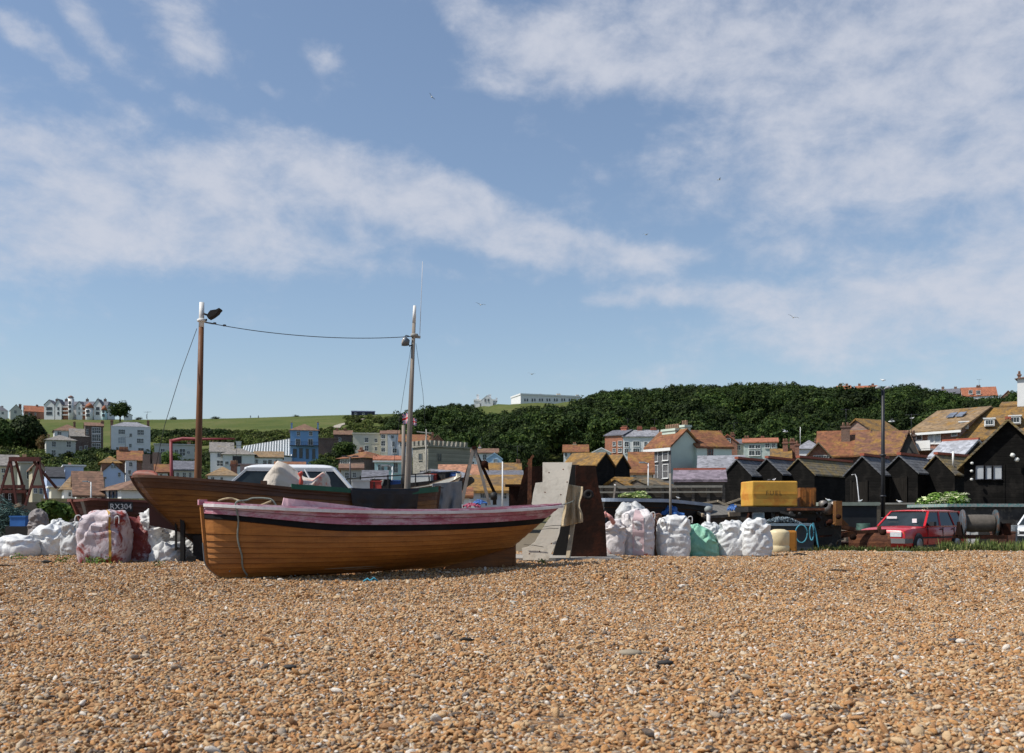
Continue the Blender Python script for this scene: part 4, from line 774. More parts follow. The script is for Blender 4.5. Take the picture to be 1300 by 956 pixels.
hb = house('house', 'brick house with a tan roof, rooflights and a white balcony', 1160, 1218, 546, 590, 104, 100, depth=11, roof='gx', yr=520.5, wall=w_brick, rm=rf_tan, over=.5, trim=tr_white, win=[(1164, 549.5, 1170.5, 558.5, (0, 0)), (1179, 548, 1186, 563, (0, 0), None, gl_blind), (1187.5, 547.5, 1194, 563, (0, 0), None, gl_blind), (1208.5, 544.5, 1215, 553, (0, 0))])
m = MB(); m.box(.5, 2.6, -1.3, -.05, 0, .18); m.box(.5, 2.6, -1.33, -1.28, .18, 1.0); o = m.build('balcony', tr_white, hb); o.location.z = PZ(572, 102) - hb.location.z
# rooflights on the tan roof
HRl = PZ(520.5, 102 + 5.4) - hb.location.z; Hl = PZ(546, 102) - hb.location.z; kk = (HRl - Hl) / 5.5
rm_o = [c for c in hb.children if c.name.startswith('roof')][0]
for a in (2.1, 3.1, ):
    m = MB(); p = [(a, 2.6, Hl + kk * 2.6 + .21), (a + .8, 2.6, Hl + kk * 2.6 + .21), (a + .8, 3.6, Hl + kk * 3.6 + .21), (a, 3.6, Hl + kk * 3.6 + .21)]; m.prism(p, (0, 0, .1)); m.build('rooflight', glass('rooflight_glass', (.08, .09, .11), .2), rm_o)
hn = house('house', 'modern brick house with a gold mansard roof and two white dormers', 1219, 1310, 556, 590, 100, 97, depth=10, roof='gx', yr=519.5, wall=w_brick, rm=rf_lich, over=.35, win=[(1232, 558, 1236.5, 570, (0, 0), None, gl_blind), (1237.5, 558, 1242, 570, (0, 0), None, gl_blind), (1250, 556, 1256, 563)])
for x0, x1, y0, y1 in ((1227.5, 1239.5, 533, 542), (1260.5, 1274, 530, 539.5), (1293, 1308, 528, 538)):
    Yd = 98.2; px0 = PX(x0, Yd) - hn.location.x; px1 = PX(x1, Yd) - hn.location.x; yaw = hn.rotation_euler.z; c, s_ = math.cos(-yaw), math.sin(-yaw)
    yd0 = 1.0; a0 = px0 * c + .0; a1 = px1 * c; z0 = PZ(y1, Yd) - hn.location.z; z1 = PZ(y0, Yd) - hn.location.z; m = MB(); m.box(a0, a1, yd0, yd0 + 3.5, z0, z1); m.box(a0 - .1, a1 + .1, yd0 - .1, yd0 + 3.5, z1 + .003, z1 + .12); dm = m.build('dormer', tr_white, hn)
    window_part(dm, lambda a, o_, z: (a, yd0 - o_, z), a0 + .15, a1 - .15, z0 + .18, z1 - .12, tr_white, gl_dark, (2, 0), .05)
house('house', 'white flat-fronted tower house cut by the right edge of the photo', 1291.5, 1325, 480, 540, 118, depth=8, roof='hip', yr=476, wall=w_white, rm=rf_brown, over=.3, win=[(1306, 490, 1311, 498)], chim=[(1294, 471.5, 3, .4, 1)])
house('house', 'gold roof edge left of the white tower house', 1271, 1293, 516, 530, 125, depth=6, roof='gx', yr=511.5, wall=w_brick, rm=rf_lich, over=.2)
# skyline houses, right
for x0, x1, ye_, yr_, rmm, lab, Yq in ((1062, 1080, 494.5, 490, rf_red, 'leftmost red roof poking over the wood on the skyline', 445), (1086, 1113, 493.5, 490, rf_red, 'long low red roof poking over the wood left of the lamp head', 445), (1192, 1218, 500, 494, rf_slate, 'slate-roofed house among the skyline trees left of the red-roofed house', 432)):
    house('house', lab, x0, x1, ye_, 512, Yq, depth=8, roof='gx', yr=yr_, wall=w_brick, rm=rmm, chim=[(x0 + 5, yr_ - 3.5, 3), (x1 - 5, yr_ - 3.5, 3)])
house('house', 'red-roofed house with a white gable and two dormers on the right skyline', 1222, 1266, 502.5, 515, 425, 421, depth=9, roof='gx', yr=492, wall=w_white, rm=rf_red, chim=[(1242, 488.5, 4.5)], win=[(1230, 495.5, 1234.5, 500, (2, 0)), (1239.5, 496, 1244.5, 500.5, (2, 0))])
house('house', 'brown-roofed house at the far right end of the skyline', 1270, 1290, 505, 518, 420, depth=9, roof='gy', yr=496, wall=w_brick, rm=rf_red)
tree('tree', 'small dark tree in front of the brown-roofed skyline house', 'tree', 1285, 513, 495, 17, 410, LD, 20, 50)
# skyline houses, centre
house('villa', 'white castellated villa on the skyline above the wood', 602, 630, 509, 522, 490, depth=12, roof='flat', yr=507, wall=w_white, rm=w_white, win=[(609, 512, 611.5, 517), (616.5, 512, 618.5, 517), (620, 512, 621.5, 517), (624.5, 512, 627.5, 517)], chim=[(606.5, 501, 3, .4, 0), (621.5, 501, 4, .5, 0), (630.5, 505, 2, .5, 0)], chm=w_white)
house('villa', 'white central gable block of the castellated skyline villa', 611, 626, 508, 520, 487, depth=8, roof='gy', yr=502, wall=w_white, rm=w_white, win=[(615, 506, 617, 510), (619, 506, 621, 510)], cat='villa', over=.05)
house('terrace', 'long white flat-roofed terrace with paired windows above the wood', 661, 736, 503, 518, 468, 478, depth=14, roof='flat', yr=501, wall=w_white, rm=w_white, cat='terrace', over=.15, win=[q for i in range(7) for q in ((665.5 + i * 9.4, 506, 667.3 + i * 9.4, 509.5, (0, 0)), (668.6 + i * 9.4, 506, 670.4 + i * 9.4, 509.5, (0, 0)))], chim=[(686, 500, 4, .5, 3), (709, 499.5, 5, .5, 4), (733, 501, 4, .5, 3)], chm=w_cream)

# --- black huts
def hut(x0, xa, x1, ye, ya, Y0, Y1, depth, lab, rm=rf_hut, ba=None, **k):
    return house('net_hut', lab, x0, x1, ye, 660, Y0, Y1, depth=depth, roof='gy', yr=None if False else ya, wall=w_black, rm=rm, over=.12, cap=ridge_red, cat='hut', group='black tarred huts', rt=.1, base=-.4, **k)
hutdoor = boards('hut_door_boards', (.016, .014, .012), .16, .9, .6, 'x', spec=.12)
hut(918, 936, 954, 604, 584.5, 70, 68.6, 4.2, 'black hut immediately left of the yellow tank')
hut(955.5, 974, 993, 602.5, 583.5, 70, 68.6, 4.2, 'black hut rising behind the left part of the yellow tank')
hut(994.5, 1013, 1034, 603, 583, 70, 68.4, 8.5, 'black hut with a long mossy side roof right of the yellow tank', rf_hutm)
hut(1073, 1097, 1118, 603, 580.5, 64, 62.5, 4.2, 'black hut directly behind the tall lamp post', door=[(1082, 612, 1100, 650)], doorm=hutdoor)
hut(1119.5, 1141, 1165, 601, 579.5, 64, 62.4, 4.2, 'black hut to the right of the tall lamp post', door=[(1128, 607, 1150, 650)], doorm=hutdoor)
hut(1166.5, 1187, 1212, 603, 579, 64, 62.2, 4.8, 'black hut with a mossy roof and a thin flue, rightmost of the small huts', rf_hutm)
o = MB().tube([(0, 0, 0), (0, 0, 1.0)], .065).build('flue_pipe', tr_white); o.location = at(1210, 593, 63); tag(o, 'short white flue pipe on the mossy roof of the rightmost small hut', 'pipe')
hl1 = house('net_hut', 'left of the two gold-roofed black huts behind the rusty plates', 757, 780, 592, 640, 58, 60.0, depth=2.2, roof='gy', yr=576, wall=w_black, rm=rf_lich, over=.08, cat='hut', group='black tarred huts', rt=.08, base=-.4)
house('net_hut', 'right of the two gold-roofed black huts behind the rusty plates', 780.5, 799.5, 594, 640, 60.2, 62, depth=2.2, roof='gy', yr=579, wall=w_black, rm=rf_lich, over=.08, cat='hut', group='black tarred huts', rt=.08, base=-.4)
bb = house('boathouse', 'large black boarded building with a curtained window cut by the right edge', 1224, 1338, 588, 660, 54, 52, depth=9, roof='gy', yr=535.5, wall=w_black, rm=rf_hutm, over=.35, cap=ridge_red, cat='boathouse', base=-.4, win=[(1239, 591.5, 1248.5, 608, (0, 0), fr_dark, gl_blind), (1251.5, 591.5, 1258.5, 608, (0, 0), fr_dark, gl_blind), (1261.5, 591.5, 1271.5, 608, (0, 0), fr_dark, gl_blind)], door=[(1276, 592, 1297, 640)], doorm=w_black)
for x, y in ((1285.5, 578), (1291, 583.5)):
    o = MB().lathe([(.02, -.11), (.11, -.07), (.12, .07), (.02, .12)], n=14).build('float', plain('dirty_white_plastic', (.66, .66, .62), .5)); o.location = at(x, y, 52.4); o.rotation_euler = (0, R(30), 0)
    tag(o, 'upper white fishing float hung on the big black building' if y < 580 else 'lower round white float hung on the big black building', 'float', 'floats hung on the boathouse')
for k_, (x, y) in enumerate(((1234, 588), (1233.5, 598), (1233.5, 608.5))):
    o = MB().lathe([(.02, -.07), (.08, -.04), (.08, .04), (.02, .07)], n=10).build('float', plain('dirty_white_plastic', (.66, .66, .62), .5)); o.location = at(x, y, 53.3)
    tag(o, ['top', 'middle', 'bottom'][k_] + ' small white float on the corner board of the big black building', 'float', 'floats hung on the boathouse')
house('shed', 'shed with a curved-looking pale slate roof behind the huts', 888, 944, 596.5, 640, 76, depth=5.5, roof='gx', yr=581, wall=plain('dark_red_wall', (.06, .02, .02)), rm=rf_slate_l, over=.2, cat='shed')
house('shed', 'long low black shed with a purple slate roof and red ridge', 857, 920, 611.5, 660, 60, depth=5, roof='gx', yr=599.5, wall=w_oldwood, rm=rf_purple, over=.15, cap=ridge_red, cat='shed', base=-.4)
house('shed', 'shed with a bright grey sheet roof behind the right-hand huts', 1180, 1222, 581, 640, 78, 76, depth=5, roof='gx', yr=561, wall=w_black, rm=tiles('sheet_roof', (.36, .37, .40), None), over=.15, cat='shed', cap=ridge_red)
house('house', 'cream-walled house with a tall orange-brown roof behind the gold huts', 800, 828, 601, 640, 74, depth=5, roof='gx', yr=576.5, wall=w_cream, rm=rf_orange, over=.2, win=[(804, 603, 807, 607)])
house('shed', 'low mossy-roofed shed nearest the gold huts', 800, 828, 620, 645, 57, 58, depth=2.5, roof='gx', yr=609.5, wall=w_oldwood, rm=rf_lich, over=.1, cat='shed')
house('shed', 'low brown-roofed shed in front of the flint house', 829, 853, 619, 645, 56, 57, depth=2.5, roof='gx', yr=610, wall=w_oldwood, rm=rf_moss, over=.1, cat='shed')
# ================================================================== boats
def wood_mat(name, c, c2, rough=.45, grime=.35, streak=(1.2, 1.2, 14), spec=.4, coat=0., wear=None, wt=(.60, .66)):
    if name in _M: return _M[name]
    t = NT(name); g = t.noise(1.6, 8, .65, t.mapped(streak)); col = t.ramp(g, [(.3, c2), (.55, c), (.75, darker(c, 1.25))])
    col = t.mix(t.ramp(t.noise(1.1, 6, .7), [(.4, 0.), (.75, grime)]), col, darker(c2, .5))
    # vertical run marks
    col = t.mix(t.ramp(t.noise(2., 5, .6, t.mapped((9, 9, .5))), [(.52, 0.), (.75, .35)]), col, darker(c, .45))
    if wear: col = t.mix(t.ramp(t.noise(1.5, 9, .78, t.mapped((1, 1, 3.5))), [(wt[0], 0.), (wt[1], 1.)]), col, wear)
    t.bump(t.noise(5, 6, .7, t.mapped(streak)), .25, .01); t.set(Base_Color=col, Roughness=t.ramp(t.noise(3, 4, .6), [(.3, rough), (.7, min(1., rough + .3))]), Specular_IOR_Level=spec); _M[name] = t.m; return t.m
m_orange = wood_mat('orange_varnish', (.38, .145, .027), (.25, .085, .015), .42, .45)
m_pink = wood_mat('faded_pink_paint', (.42, .17, .22), (.27, .04, .075), .65, .15, (.8, .8, 6), .25, wear=(.50, .34, .38), wt=(.47, .56))
m_blackband = wood_mat('black_paint_band', (.008, .008, .009), (.010, .010, .010), .6, .1, spec=.15, wear=(.38, .13, .03), wt=(.635, .65))
m_brown = wood_mat('brown_varnish', (.20, .085, .018), (.085, .032, .009), .35, .6); m_dkbrown = wood_mat('dark_brown_varnish', (.09, .035, .014), (.045, .018, .008), .4, .3)
m_tar = plain('tarred_keel', (.012, .010, .009), .8, .3); m_rail = wood_mat('chipped_white_rail', (.74, .73, .72), (.60, .52, .52), .5, .2, (1, 1, 9), .3, wear=(.30, .07, .10), wt=(.63, .69))
m_inner = plain('grey_boat_inside', (.30, .29, .26), .8, .3); m_iron = plain('grey_iron', (.13, .15, .17), .5, .3, metal=.4); m_rust = plain('rust', (.10, .035, .018), .9, .5, 2, .5, c2=(.20, .075, .03)); m_rustd = plain('dark_rust', (.018, .0085, .006), .9, .5, 1.2, .5, c2=(.055, .017, .009), th=(.5, .7), spec=.1)
m_rope = plain('grey_rope', (.22, .24, .21), .9, .3, 20, .5); m_tan = plain('tan_rope', (.42, .33, .2), .9, .3, 20, .5); m_wht = plain('weathered_white_paint', (.68, .67, .64), .6, .12, 3)
m_green = plain('green_canvas', (.02, .10, .06), .7, .3, 3); m_tarp = plain('black_tarp', (.014, .015, .02), .6, .3, 4, .4); m_greytarp = plain('grey_canvas', (.20, .21, .22), .85, .3, 3, .4); m_creamhull = wood_mat('cream_hull_paint', (.72, .68, .56), (.62, .56, .44), .5, .15)

class Hull:
    def __init__(s, P0, P1, beam, sheer, keel, xl, xr, full=.6, bl=.9):
        s.P0 = Vector((P0[0], P0[1], 0)); d = Vector((P1[0] - P0[0], P1[1] - P0[1], 0)); s.L = d.length; s.yaw = math.atan2(d.y, d.x)
        s.b = beam / 2; s.sheer = sheer; s.keel = keel; s.xl = xl; s.xr = xr; s.full = full; s.bl = bl
    def p(s, t, v, side=-1, off=0., inset=0.):
        B = s.b * max(0, math.sin(math.pi * min(1, max(0, t)) ** s.bl)) ** s.full; e = abs(2 * t - 1) ** 2.2
        g = lerp((1 - (1 - v) ** 2.5) ** .62, v ** .85, e); y = max(.0, B * g - inset) + .035 + off
        zk, zs = s.keel(t), s.sheer(t); x = lerp(s.xl(v), s.xr(v) + s.L, t)
        return Vector((x, side * y, zk + (zs - zk) * v))
    def root(s, name, label, cat, group=None): s.t = thing(name, label, cat, s.P0, s.yaw, group); return s.t
    def world(s, q): return Matrix.Rotation(s.yaw, 4, 'Z') @ q + s.P0
    def shell(s, vs, mats, pick, nt=56, lap=.016, noseam=()):
        mats = list(mats) + [plain('shaded_lap_seam', (.06, .025, .009), .9)]; SI = len(mats) - 1  # lap shadow painted as a dark strip along each plank, with seam grime
        mb = MB()
        for side in (-1, 1):
            for k in range(len(vs) - 1):
                for i in range(nt):
                    q = []
                    for t in (i / nt, (i + 1) / nt):
                        va, vb = (f(t) if callable(f) else f for f in (vs[k], vs[k + 1]))
                        q += [(s.p(t, va, side, lap), s.p(t, vb, side, 0), s.p(t, vb, side, lap))]
                    a, b = q; m = pick(k, (i + .5) / nt)
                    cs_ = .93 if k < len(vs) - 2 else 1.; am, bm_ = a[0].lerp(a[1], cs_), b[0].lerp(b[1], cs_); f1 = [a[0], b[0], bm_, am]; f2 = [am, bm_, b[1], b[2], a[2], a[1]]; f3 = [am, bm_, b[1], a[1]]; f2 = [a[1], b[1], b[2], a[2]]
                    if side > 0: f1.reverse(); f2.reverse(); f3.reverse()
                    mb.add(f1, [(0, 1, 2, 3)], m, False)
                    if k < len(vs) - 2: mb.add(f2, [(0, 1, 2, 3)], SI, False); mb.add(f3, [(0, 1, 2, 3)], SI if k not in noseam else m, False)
        return mb.build('hull', mats, s.t)
    def inner(s, mat, nt=40, nv=10):
        mb = MB()
        for side in (-1, 1):
            mb.grid(lambda u, w: s.p(.01 + .98 * u, .02 + .98 * w, side, -.02, .02), nt, nv)
        return mb.build('lining', mat, s.t)
    def rail(s, mat, w=.05, h=.055, out=.02, name='gunwale', dz=0., t0=0., t1=1., sides=(-1, 1), v=1.):
        mb = MB(); n = 60
        for side in sides:
            ring = []
            for i in range(n + 1):
                t = lerp(t0, t1, i / n); c = s.p(t, v, side, out); c.z += dz
                ring.append([c + Vector((0, side * a * w, b * h)) for a, b in ((-.6, -.5), (.4, -.5), (.4, .5), (-.6, .5))])
            vs = [q for r in ring for q in r]; fs = [(i * 4 + j, i * 4 + (j + 1) % 4, (i + 1) * 4 + (j + 1) % 4, (i + 1) * 4 + j) for i in range(n) for j in range(4)] + [(3, 2, 1, 0), (n * 4, n * 4 + 1, n * 4 + 2, n * 4 + 3)]
            mb.add(vs, fs)
        return mb.build(name, mat, s.t)
    def stem(s, which, mat, name, w=.07, d=.09, v0=0., v1=1.03, proud=.05):
        mb = MB(); n = 24; vs = []
        for i in range(n + 1):
            v = lerp(v0, v1, i / n); x = s.xl(min(v, 1)) if which == 0 else s.xr(min(v, 1)) + s.L; t = which; z = s.keel(t) + (s.sheer(t) - s.keel(t)) * v
            sg = -1 if which == 0 else 1
            for a, b in ((-w / 2, 0), (w / 2, 0), (w / 2, 1), (-w / 2, 1)): vs.append((x + sg * (proud - b * d), a, z))
        fs = [(i * 4 + j, i * 4 + (j + 1) % 4, (i + 1) * 4 + (j + 1) % 4, (i + 1) * 4 + j) for i in range(n) for j in range(4)] + [(0, 1, 2, 3), (n * 4 + 3, n * 4 + 2, n * 4 + 1, n * 4)]
        return mb.add(vs, fs).build(name, mat, s.t)
    def thwart(s, t, z, mat, w=.22):
        mb = MB(); q = s.p(t, clamp((z - s.keel(t)) / (s.sheer(t) - s.keel(t))), -1, -.03); mb.box(q.x - w / 2, q.x + w / 2, q.y, -q.y, z - .02, z + .02); return mb.build('thwart', mat, s.t)

# --- front boat
Pa, Pb = at(257, 640, 14.5), at(712, 640, 17.5)
def xl1(v): return .10 * (1 - v) + .30 * max(0, 1 - v / .28) ** 2
def xr1(v): return -1.0 * (1 - v) / .7 if v > .3 else -1.0 - 1.3 * ((.3 - v) / .3)
B1 = Hull(Pa, Pb, 1.85, lambda t: lerp(1.20, 1.215, t) - .46 * t * (1 - t), lambda t: lerp(.05, .17, t), xl1, xr1, .62, .92)
B1.root('clinker_boat', 'orange varnished clinker boat with faded pink upper strakes, nearest the camera', 'boat')
pk = lambda t: lerp(.875, .79, sstep(t, 0, .35)); bk = lambda t: lerp(.815, .695, sstep(t, 0, .35)); mid = lambda t: (pk(t) + 1) / 2
vs1 = [0, .045, .10, .165, .235, .305, .375, .45, .525, lambda t: lerp(.62, .605, t), bk, pk, mid, 1]
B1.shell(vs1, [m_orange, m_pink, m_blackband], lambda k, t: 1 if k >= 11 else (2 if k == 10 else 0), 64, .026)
B1.inner(m_inner); B1.rail(m_rail, .075, .045, .03, 'rub_rail', -.02); B1.rail(m_pink, .06, .03, -.03, 'inner_rail', .018)
B1.stem(0, m_orange, 'stem', .07, .10, .0, 1.06, .04); B1.stem(0, m_iron, 'stem_band', .04, .012, 0, .5, .052)
m = MB(); L1 = B1.L; m.box(.30, L1 - 1.0, -.035, .035, -.02, .10); B1k = m.build('keel', wood_mat('keel_wood', (.24, .09, .02), (.12, .045, .012), .6), B1.t)
m = MB(); m.prism([(L1 - 2.3, -.03, .13), (L1 - 1.0, -.03, .13), (L1 - .97, -.03, .56), (L1 - 1.3, -.03, .50), (L1 - 2.2, -.03, .26)], (0, .06, 0)); m.box(L1 - .985, L1 - .93, -.028, .028, .12, .56); m.build('skeg', wood_mat('skeg_wood', (.20, .07, .018), (.11, .04, .012), .6), B1.t)
m = MB(); m.box(-.06, .06, -.05, .05, 1.18, 1.26); 
hd = B1.p(.02, 1); m.build('stem_head', m_pink, B1.t)
for t_, z_ in ((.3, .98), (.52, .93), (.75, 1.0)): B1.thwart(t_, z_, m_inner)
# pink coaming board standing above the near rail
m = MB(); n = 14; top = []; bot = []
for i in range(n + 1):
    t = lerp(.165, .40, i / n); q = B1.p(t, 1, -1, -.16); h = .125 * (1 - (i / n)) ** .8 + .005; bot.append(Vector((q.x, q.y, q.z - .05))); top.append(Vector((q.x, q.y + .02, q.z + h + .02 * 1)))
top[0].x += .05; m.prism(bot + top[::-1], (0, .03, 0)); m.build('coaming', plain('pale_pink_paint', (.70, .44, .48), .6, .15, 4, c2=(.55, .22, .28), th=(.5, .7)), B1.t)
# rivet heads low on the near side
m = MB()
for t, v in ((.045, .13), (.12, .03), (.155, .03), (.2, .03), (.27, .03), (.36, .035)):
    c = B1.p(t, v, -1, .02); m.lathe([(.012, 0), (.009, -.008), (.002, -.012)], (0, 0, 0), 8, axis='y')
    for i in range(len(m.v) - 24, len(m.v)): m.v[i] = tuple(Vector(m.v[i]) + c)
m.build('bolt_head', plain('galvanised', (.4, .4, .4), .5, metal=.5), B1.t)
m = MB()
for a, b, v0 in ((.36, .56, .115), (.44, .6, .085)):
    vs = []
    for i in range(20):
        t = lerp(a, b, i / 19); w = .008 * math.sin(math.pi * i / 19) + .002; q0 = B1.p(t, v0 - w + .02 * t, -1, .021); q1 = B1.p(t, v0 + w + .02 * t, -1, .021); vs += [q0, q1]
    m.add(vs, [(2 * i, 2 * i + 2, 2 * i + 3, 2 * i + 1) for i in range(19)])
m.build('scuff_mark', plain('scuffed_paint', (.50, .42, .34), .9, .3, 9), B1.t)
# mooring rope over the bow, coiled inside and running down to the shingle
m = MB(); pts = []
q = B1.p(.30 / 6.2 + .09, 1, -1, .03)
tr = [(.205, -.09), (.195, .02), (.18, .03), (.165, .03), (.15, .02), (.14, -.02)]
for a, dz in tr: p = B1.p(a - .05, 1, -1, -.12 + .03 * math.sin(a * 30)); pts.append(p + Vector((0, 0, .10 + dz)))
t0 = .088
for k in range(12):
    v = 1 - k / 11 * .93; p = B1.p(t0 - .03 + .004 * math.sin(k * .9) + .035 * (1 - v), v, -1, .045); 
    if k == 0: p.z += .06
    pts.append(p)
# smooth
def smooth(pts, k=3):
    for _ in range(k):
        q = [pts[0]]
        for a, b in zip(pts, pts[1:]): q += [a.lerp(b, .25), a.lerp(b, .75)]
        pts = q + [pts[-1]]
    return pts
m.tube(smooth(pts), .013, n=7); o = m.build('rope', m_rope); o.matrix_world = Matrix.Translation(B1.P0) @ Matrix.Rotation(B1.yaw, 4, 'Z'); tag(o, 'grey-green mooring rope hanging down the bow of the orange boat', 'rope')
m = MB(); pts = [B1.p(.03 + .007 * i, 1, -1, -.10 - .02 * math.sin(i * 1.7)) + Vector((0, 0, .05 + .05 * math.sin(i * .45))) for i in range(17)]
m.tube(smooth(pts, 2), .016, n=7); o = m.build('rope', m_tan); o.matrix_world = Matrix.Translation(B1.P0) @ Matrix.Rotation(B1.yaw, 4, 'Z'); tag(o, 'tan rope looped behind the stem head of the orange boat', 'rope')
# stern line to the rusty plate
pA = B1.world(Vector((B1.L + .02, 0, 1.22))); pB = at(733, 633, 18.95); pts = [pA.lerp(pB, i / 8) - Vector((0, 0, .02 * math.sin(math.pi * i / 8))) for i in range(9)]
tag(MB().tube(pts, .012, n=6).build('rope', m_rope), 'short rope tying the orange boat to the rusty plate', 'rope')

# --- second boat
Pa, Pb = at(168, 603, 18.2), at(556, 624, 20.2)
SH2 = [(0, 1.76), (.1, 1.73), (.3, 1.635), (.48, 1.53), (.7, 1.455), (.88, 1.47), (1, 1.54)]
B2 = Hull(Pa, Pb, 2.1, lambda t: table(t, SH2), lambda t: .40, lambda v: 1.25 * (1 - v) ** 1.35, lambda v: -.15 * (1 - v), .55, .85)
B2.root('clinker_boat', 'dark brown varnished clinker boat propped on legs behind the orange boat', 'boat')
vs2 = [0] + [(i / 13) ** 1.05 for i in range(1, 14)]
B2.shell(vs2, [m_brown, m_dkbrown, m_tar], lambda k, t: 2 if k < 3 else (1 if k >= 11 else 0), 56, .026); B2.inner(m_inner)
B2.rail(m_dkbrown, .07, .05, .02, 'gunwale', -.01)
B2.stem(0, m_dkbrown, 'stem', .07, .12, 0, 1.0, .05); B2.stem(1, m_dkbrown, 'sternpost', .07, .12, 0, 1.08, .05)
m = MB(); m.box(1.3, B2.L - .1, -.05, .05, .28, .45); m.build('keel', m_tar, B2.t)
def p2(x, y, off=0): # photo point -> local point on the boat's centre plane
    P = B2.P0; d = Vector((math.cos(B2.yaw), math.sin(B2.yaw))); a, Yq = ray_on(P, d, x); return Vector((a, off, PZ(y, Yq)))
m = MB(); m.prism([p2(*q, -.03) for q in ((189, 634), (189.5, 667), (206, 670), (231, 676), (222, 664), (205, 650))], (0, .06, 0)); m.build('rudder', plain('dark_red_paint', (.06, .018, .014), .6, .3), B2.t)
m = MB(); n = 16
def capf(u, w):
    th = w * math.pi; x = lerp(-.02, .47, u); e = (1 - abs(2 * u - 1) ** 3.5) ** .5; return Vector((x, -math.cos(th) * (.06 + .30 * u), 1.72 + math.sin(th) ** .5 * .15 * e))
m.grid(capf, 16, 14); m.grid(lambda u, w: Vector((lerp(-.02, .47, u), lerp(-1, 1, w) * (.06 + .30 * u), 1.719)), 4, 4); m.build('stern_cap', plain('red_brown_paint', (.27, .07, .04), .6, .35, 5, c2=(.16, .06, .04)), B2.t)
for t_, z_ in ((.3, 1.35), (.5, 1.25), (.72, 1.22)): B2.thwart(t_, z_, m_dkbrown)
B2.rail(m_green, .11, .09, .02, 'green_rail_cover', .03, .47, .70, (-1,)); B2.rail(m_green, .12, .11, .02, 'green_rail_cover', .03, .88, .99, (-1,)); B2.rail(plain('dark_rail_pad', (.03, .03, .035)), .12, .10, .02, 'rail_pad', .025, .70, .88, (-1,))
# black tarpaulin over the near side
def tarp(u, w):
    t = lerp(.66, .905, u); q = B2.p(t, lerp(1.0, .70, w), -1, .07 + .03 * math.sin(u * 23 + w * 2) * w + .015 * noise.noise((u * 9, w * 4, 1))); q.z += .085 * (1 - w) ** 4; q.z -= .02 * noise.noise((u * 6, 0, 4)) * w; return q
m = MB(); m.grid(tarp, 40, 10); o = m.build('tarpaulin', m_tarp, solid=.012); o.matrix_world = Matrix.Translation(B2.P0) @ Matrix.Rotation(B2.yaw, 4, 'Z'); tag(o, 'black tarpaulin hung over the near side of the brown boat', 'tarpaulin')
# props under the high end
for x, yt, lab in ((223.5, 668, 'thin prop leg, left one of the pair under the brown boat'), (232, 664, 'thicker prop leg, right one of the pair under the brown boat')):
    Y = 18.35 if x < 230 else 18.25; p = at(x, yt, Y); z0 = terrain(p.x, Y) - .05; m = MB(); w = .035 if x < 230 else .075; zb = z0 if x > 230 else PZ(699, Y)
    m.box(-w / 2, w / 2, -w / 2, w / 2, zb - p.z, .1); 
    if x > 230: m.box(-.12, .2, -.1, .1, z0 - p.z, z0 - p.z + .08)
    else: m.box(.02, .12, -.012, .012, zb - p.z + .02, zb - p.z + .06)
    o = m.build('prop_leg', m_tar); o.location = p; tag(o, lab, 'prop')
p = at(256, 690, 18.6); m = MB(); m.box(-.10, .12, -.2, .2, terrain(p.x, p.y) - p.z - .05, .16); m.box(-.2, .25, -.25, .25, terrain(p.x, p.y) - p.z - .05, terrain(p.x, p.y) - p.z + .12)
o = m.build('keel_block', m_tar); o.location = p; tag(o, 'heavy black timber block under the keel of the brown boat', 'timber block')
for t_ in (.55, .85):
    q = B2.world(B2.p(t_, 0, -1)); m = MB(); m.box(-.3, .3, -.35, .35, terrain(q.x, q.y) - .05, .275); o = m.build('keel_block', m_tar); o.location = (q.x, q.y, 0); tag(o, 'keel block hidden under the brown boat near its %s' % ('middle' if t_ < .6 else 'sternpost'), 'timber block')
# masts
def mast(name, label, xb, yb_, xt, yt, Y, r0, r1, mat, split, top):
    a, b = at(xb, yb_, Y), at(xt, yt, Y); t = thing(name, label, 'mast', (a.x, a.y, .5)); d = b - a; lo = a - d * ((a.z - .5) / d.z) if d.z else a; lo = Vector((a.x, a.y, .5))
    L = lambda q: q - t.location
    c = a.lerp(b, split); rs = lerp(r0, r1, split); m = MB(); m.tube([L(lo), L(a), L(a.lerp(c, .5)), L(c)], [r0, r0, (r0 + rs) / 2, rs], n=14); m.build('pole', mat, t)
    m = MB(); m.tube([L(c), L(b)], [rs * 1.04, r1], n=14); m.build('white_top', top, t)
    return t, a, b
m_mastb = wood_mat('brown_mast_varnish', (.16, .06, .018), (.08, .03, .01), .5, .4, (12, 12, .8)); m_mastg = wood_mat('weathered_grey_mast', (.26, .22, .18), (.15, .125, .10), .8, .3, (14, 14, .8))
mt1, a1, b1 = mast('mast', 'brown varnished mast with a white-painted head', 251, 612, 256.3, 384, 18.5, .068, .045, m_mastb, .862, m_wht)
mt2, a2, b2 = mast('mast', 'slimmer weathered grey mast with a short white tip', 517, 622, 526.5, 388, 19.5, .062, .030, m_mastg, .905, m_wht)
l1 = mt1.location; l2 = mt2.location
m = MB(); c = at(256.2, 407, 18.5) - l1; m.lathe([(.062, -.03), (.085, -.02), (.085, .02), (.062, .03)], c, 14); m.build('collar', m_wht, mt1)
m = MB(); c = at(526, 426, 19.5) - l2; m.lathe([(.04, -.03), (.075, -.025), (.075, .03), (.04, .035)], c, 12); m.bar(c + Vector((-.03, 0, -.02)), c + Vector((.12, 0, -.03)), .05, .05); m.build('collar', plain('grey_bracket', (.3, .29, .26), .7), mt2)
def wire(name, label, pts, r=.006, mat=None, cat='wire'):
    return tag(MB().tube(pts, r, n=5).build(name, mat or plain('dark_wire', (.02, .022, .025), .6)), label, cat)
A = at(260, 409, 18.5); Bq = at(524, 427, 19.5)
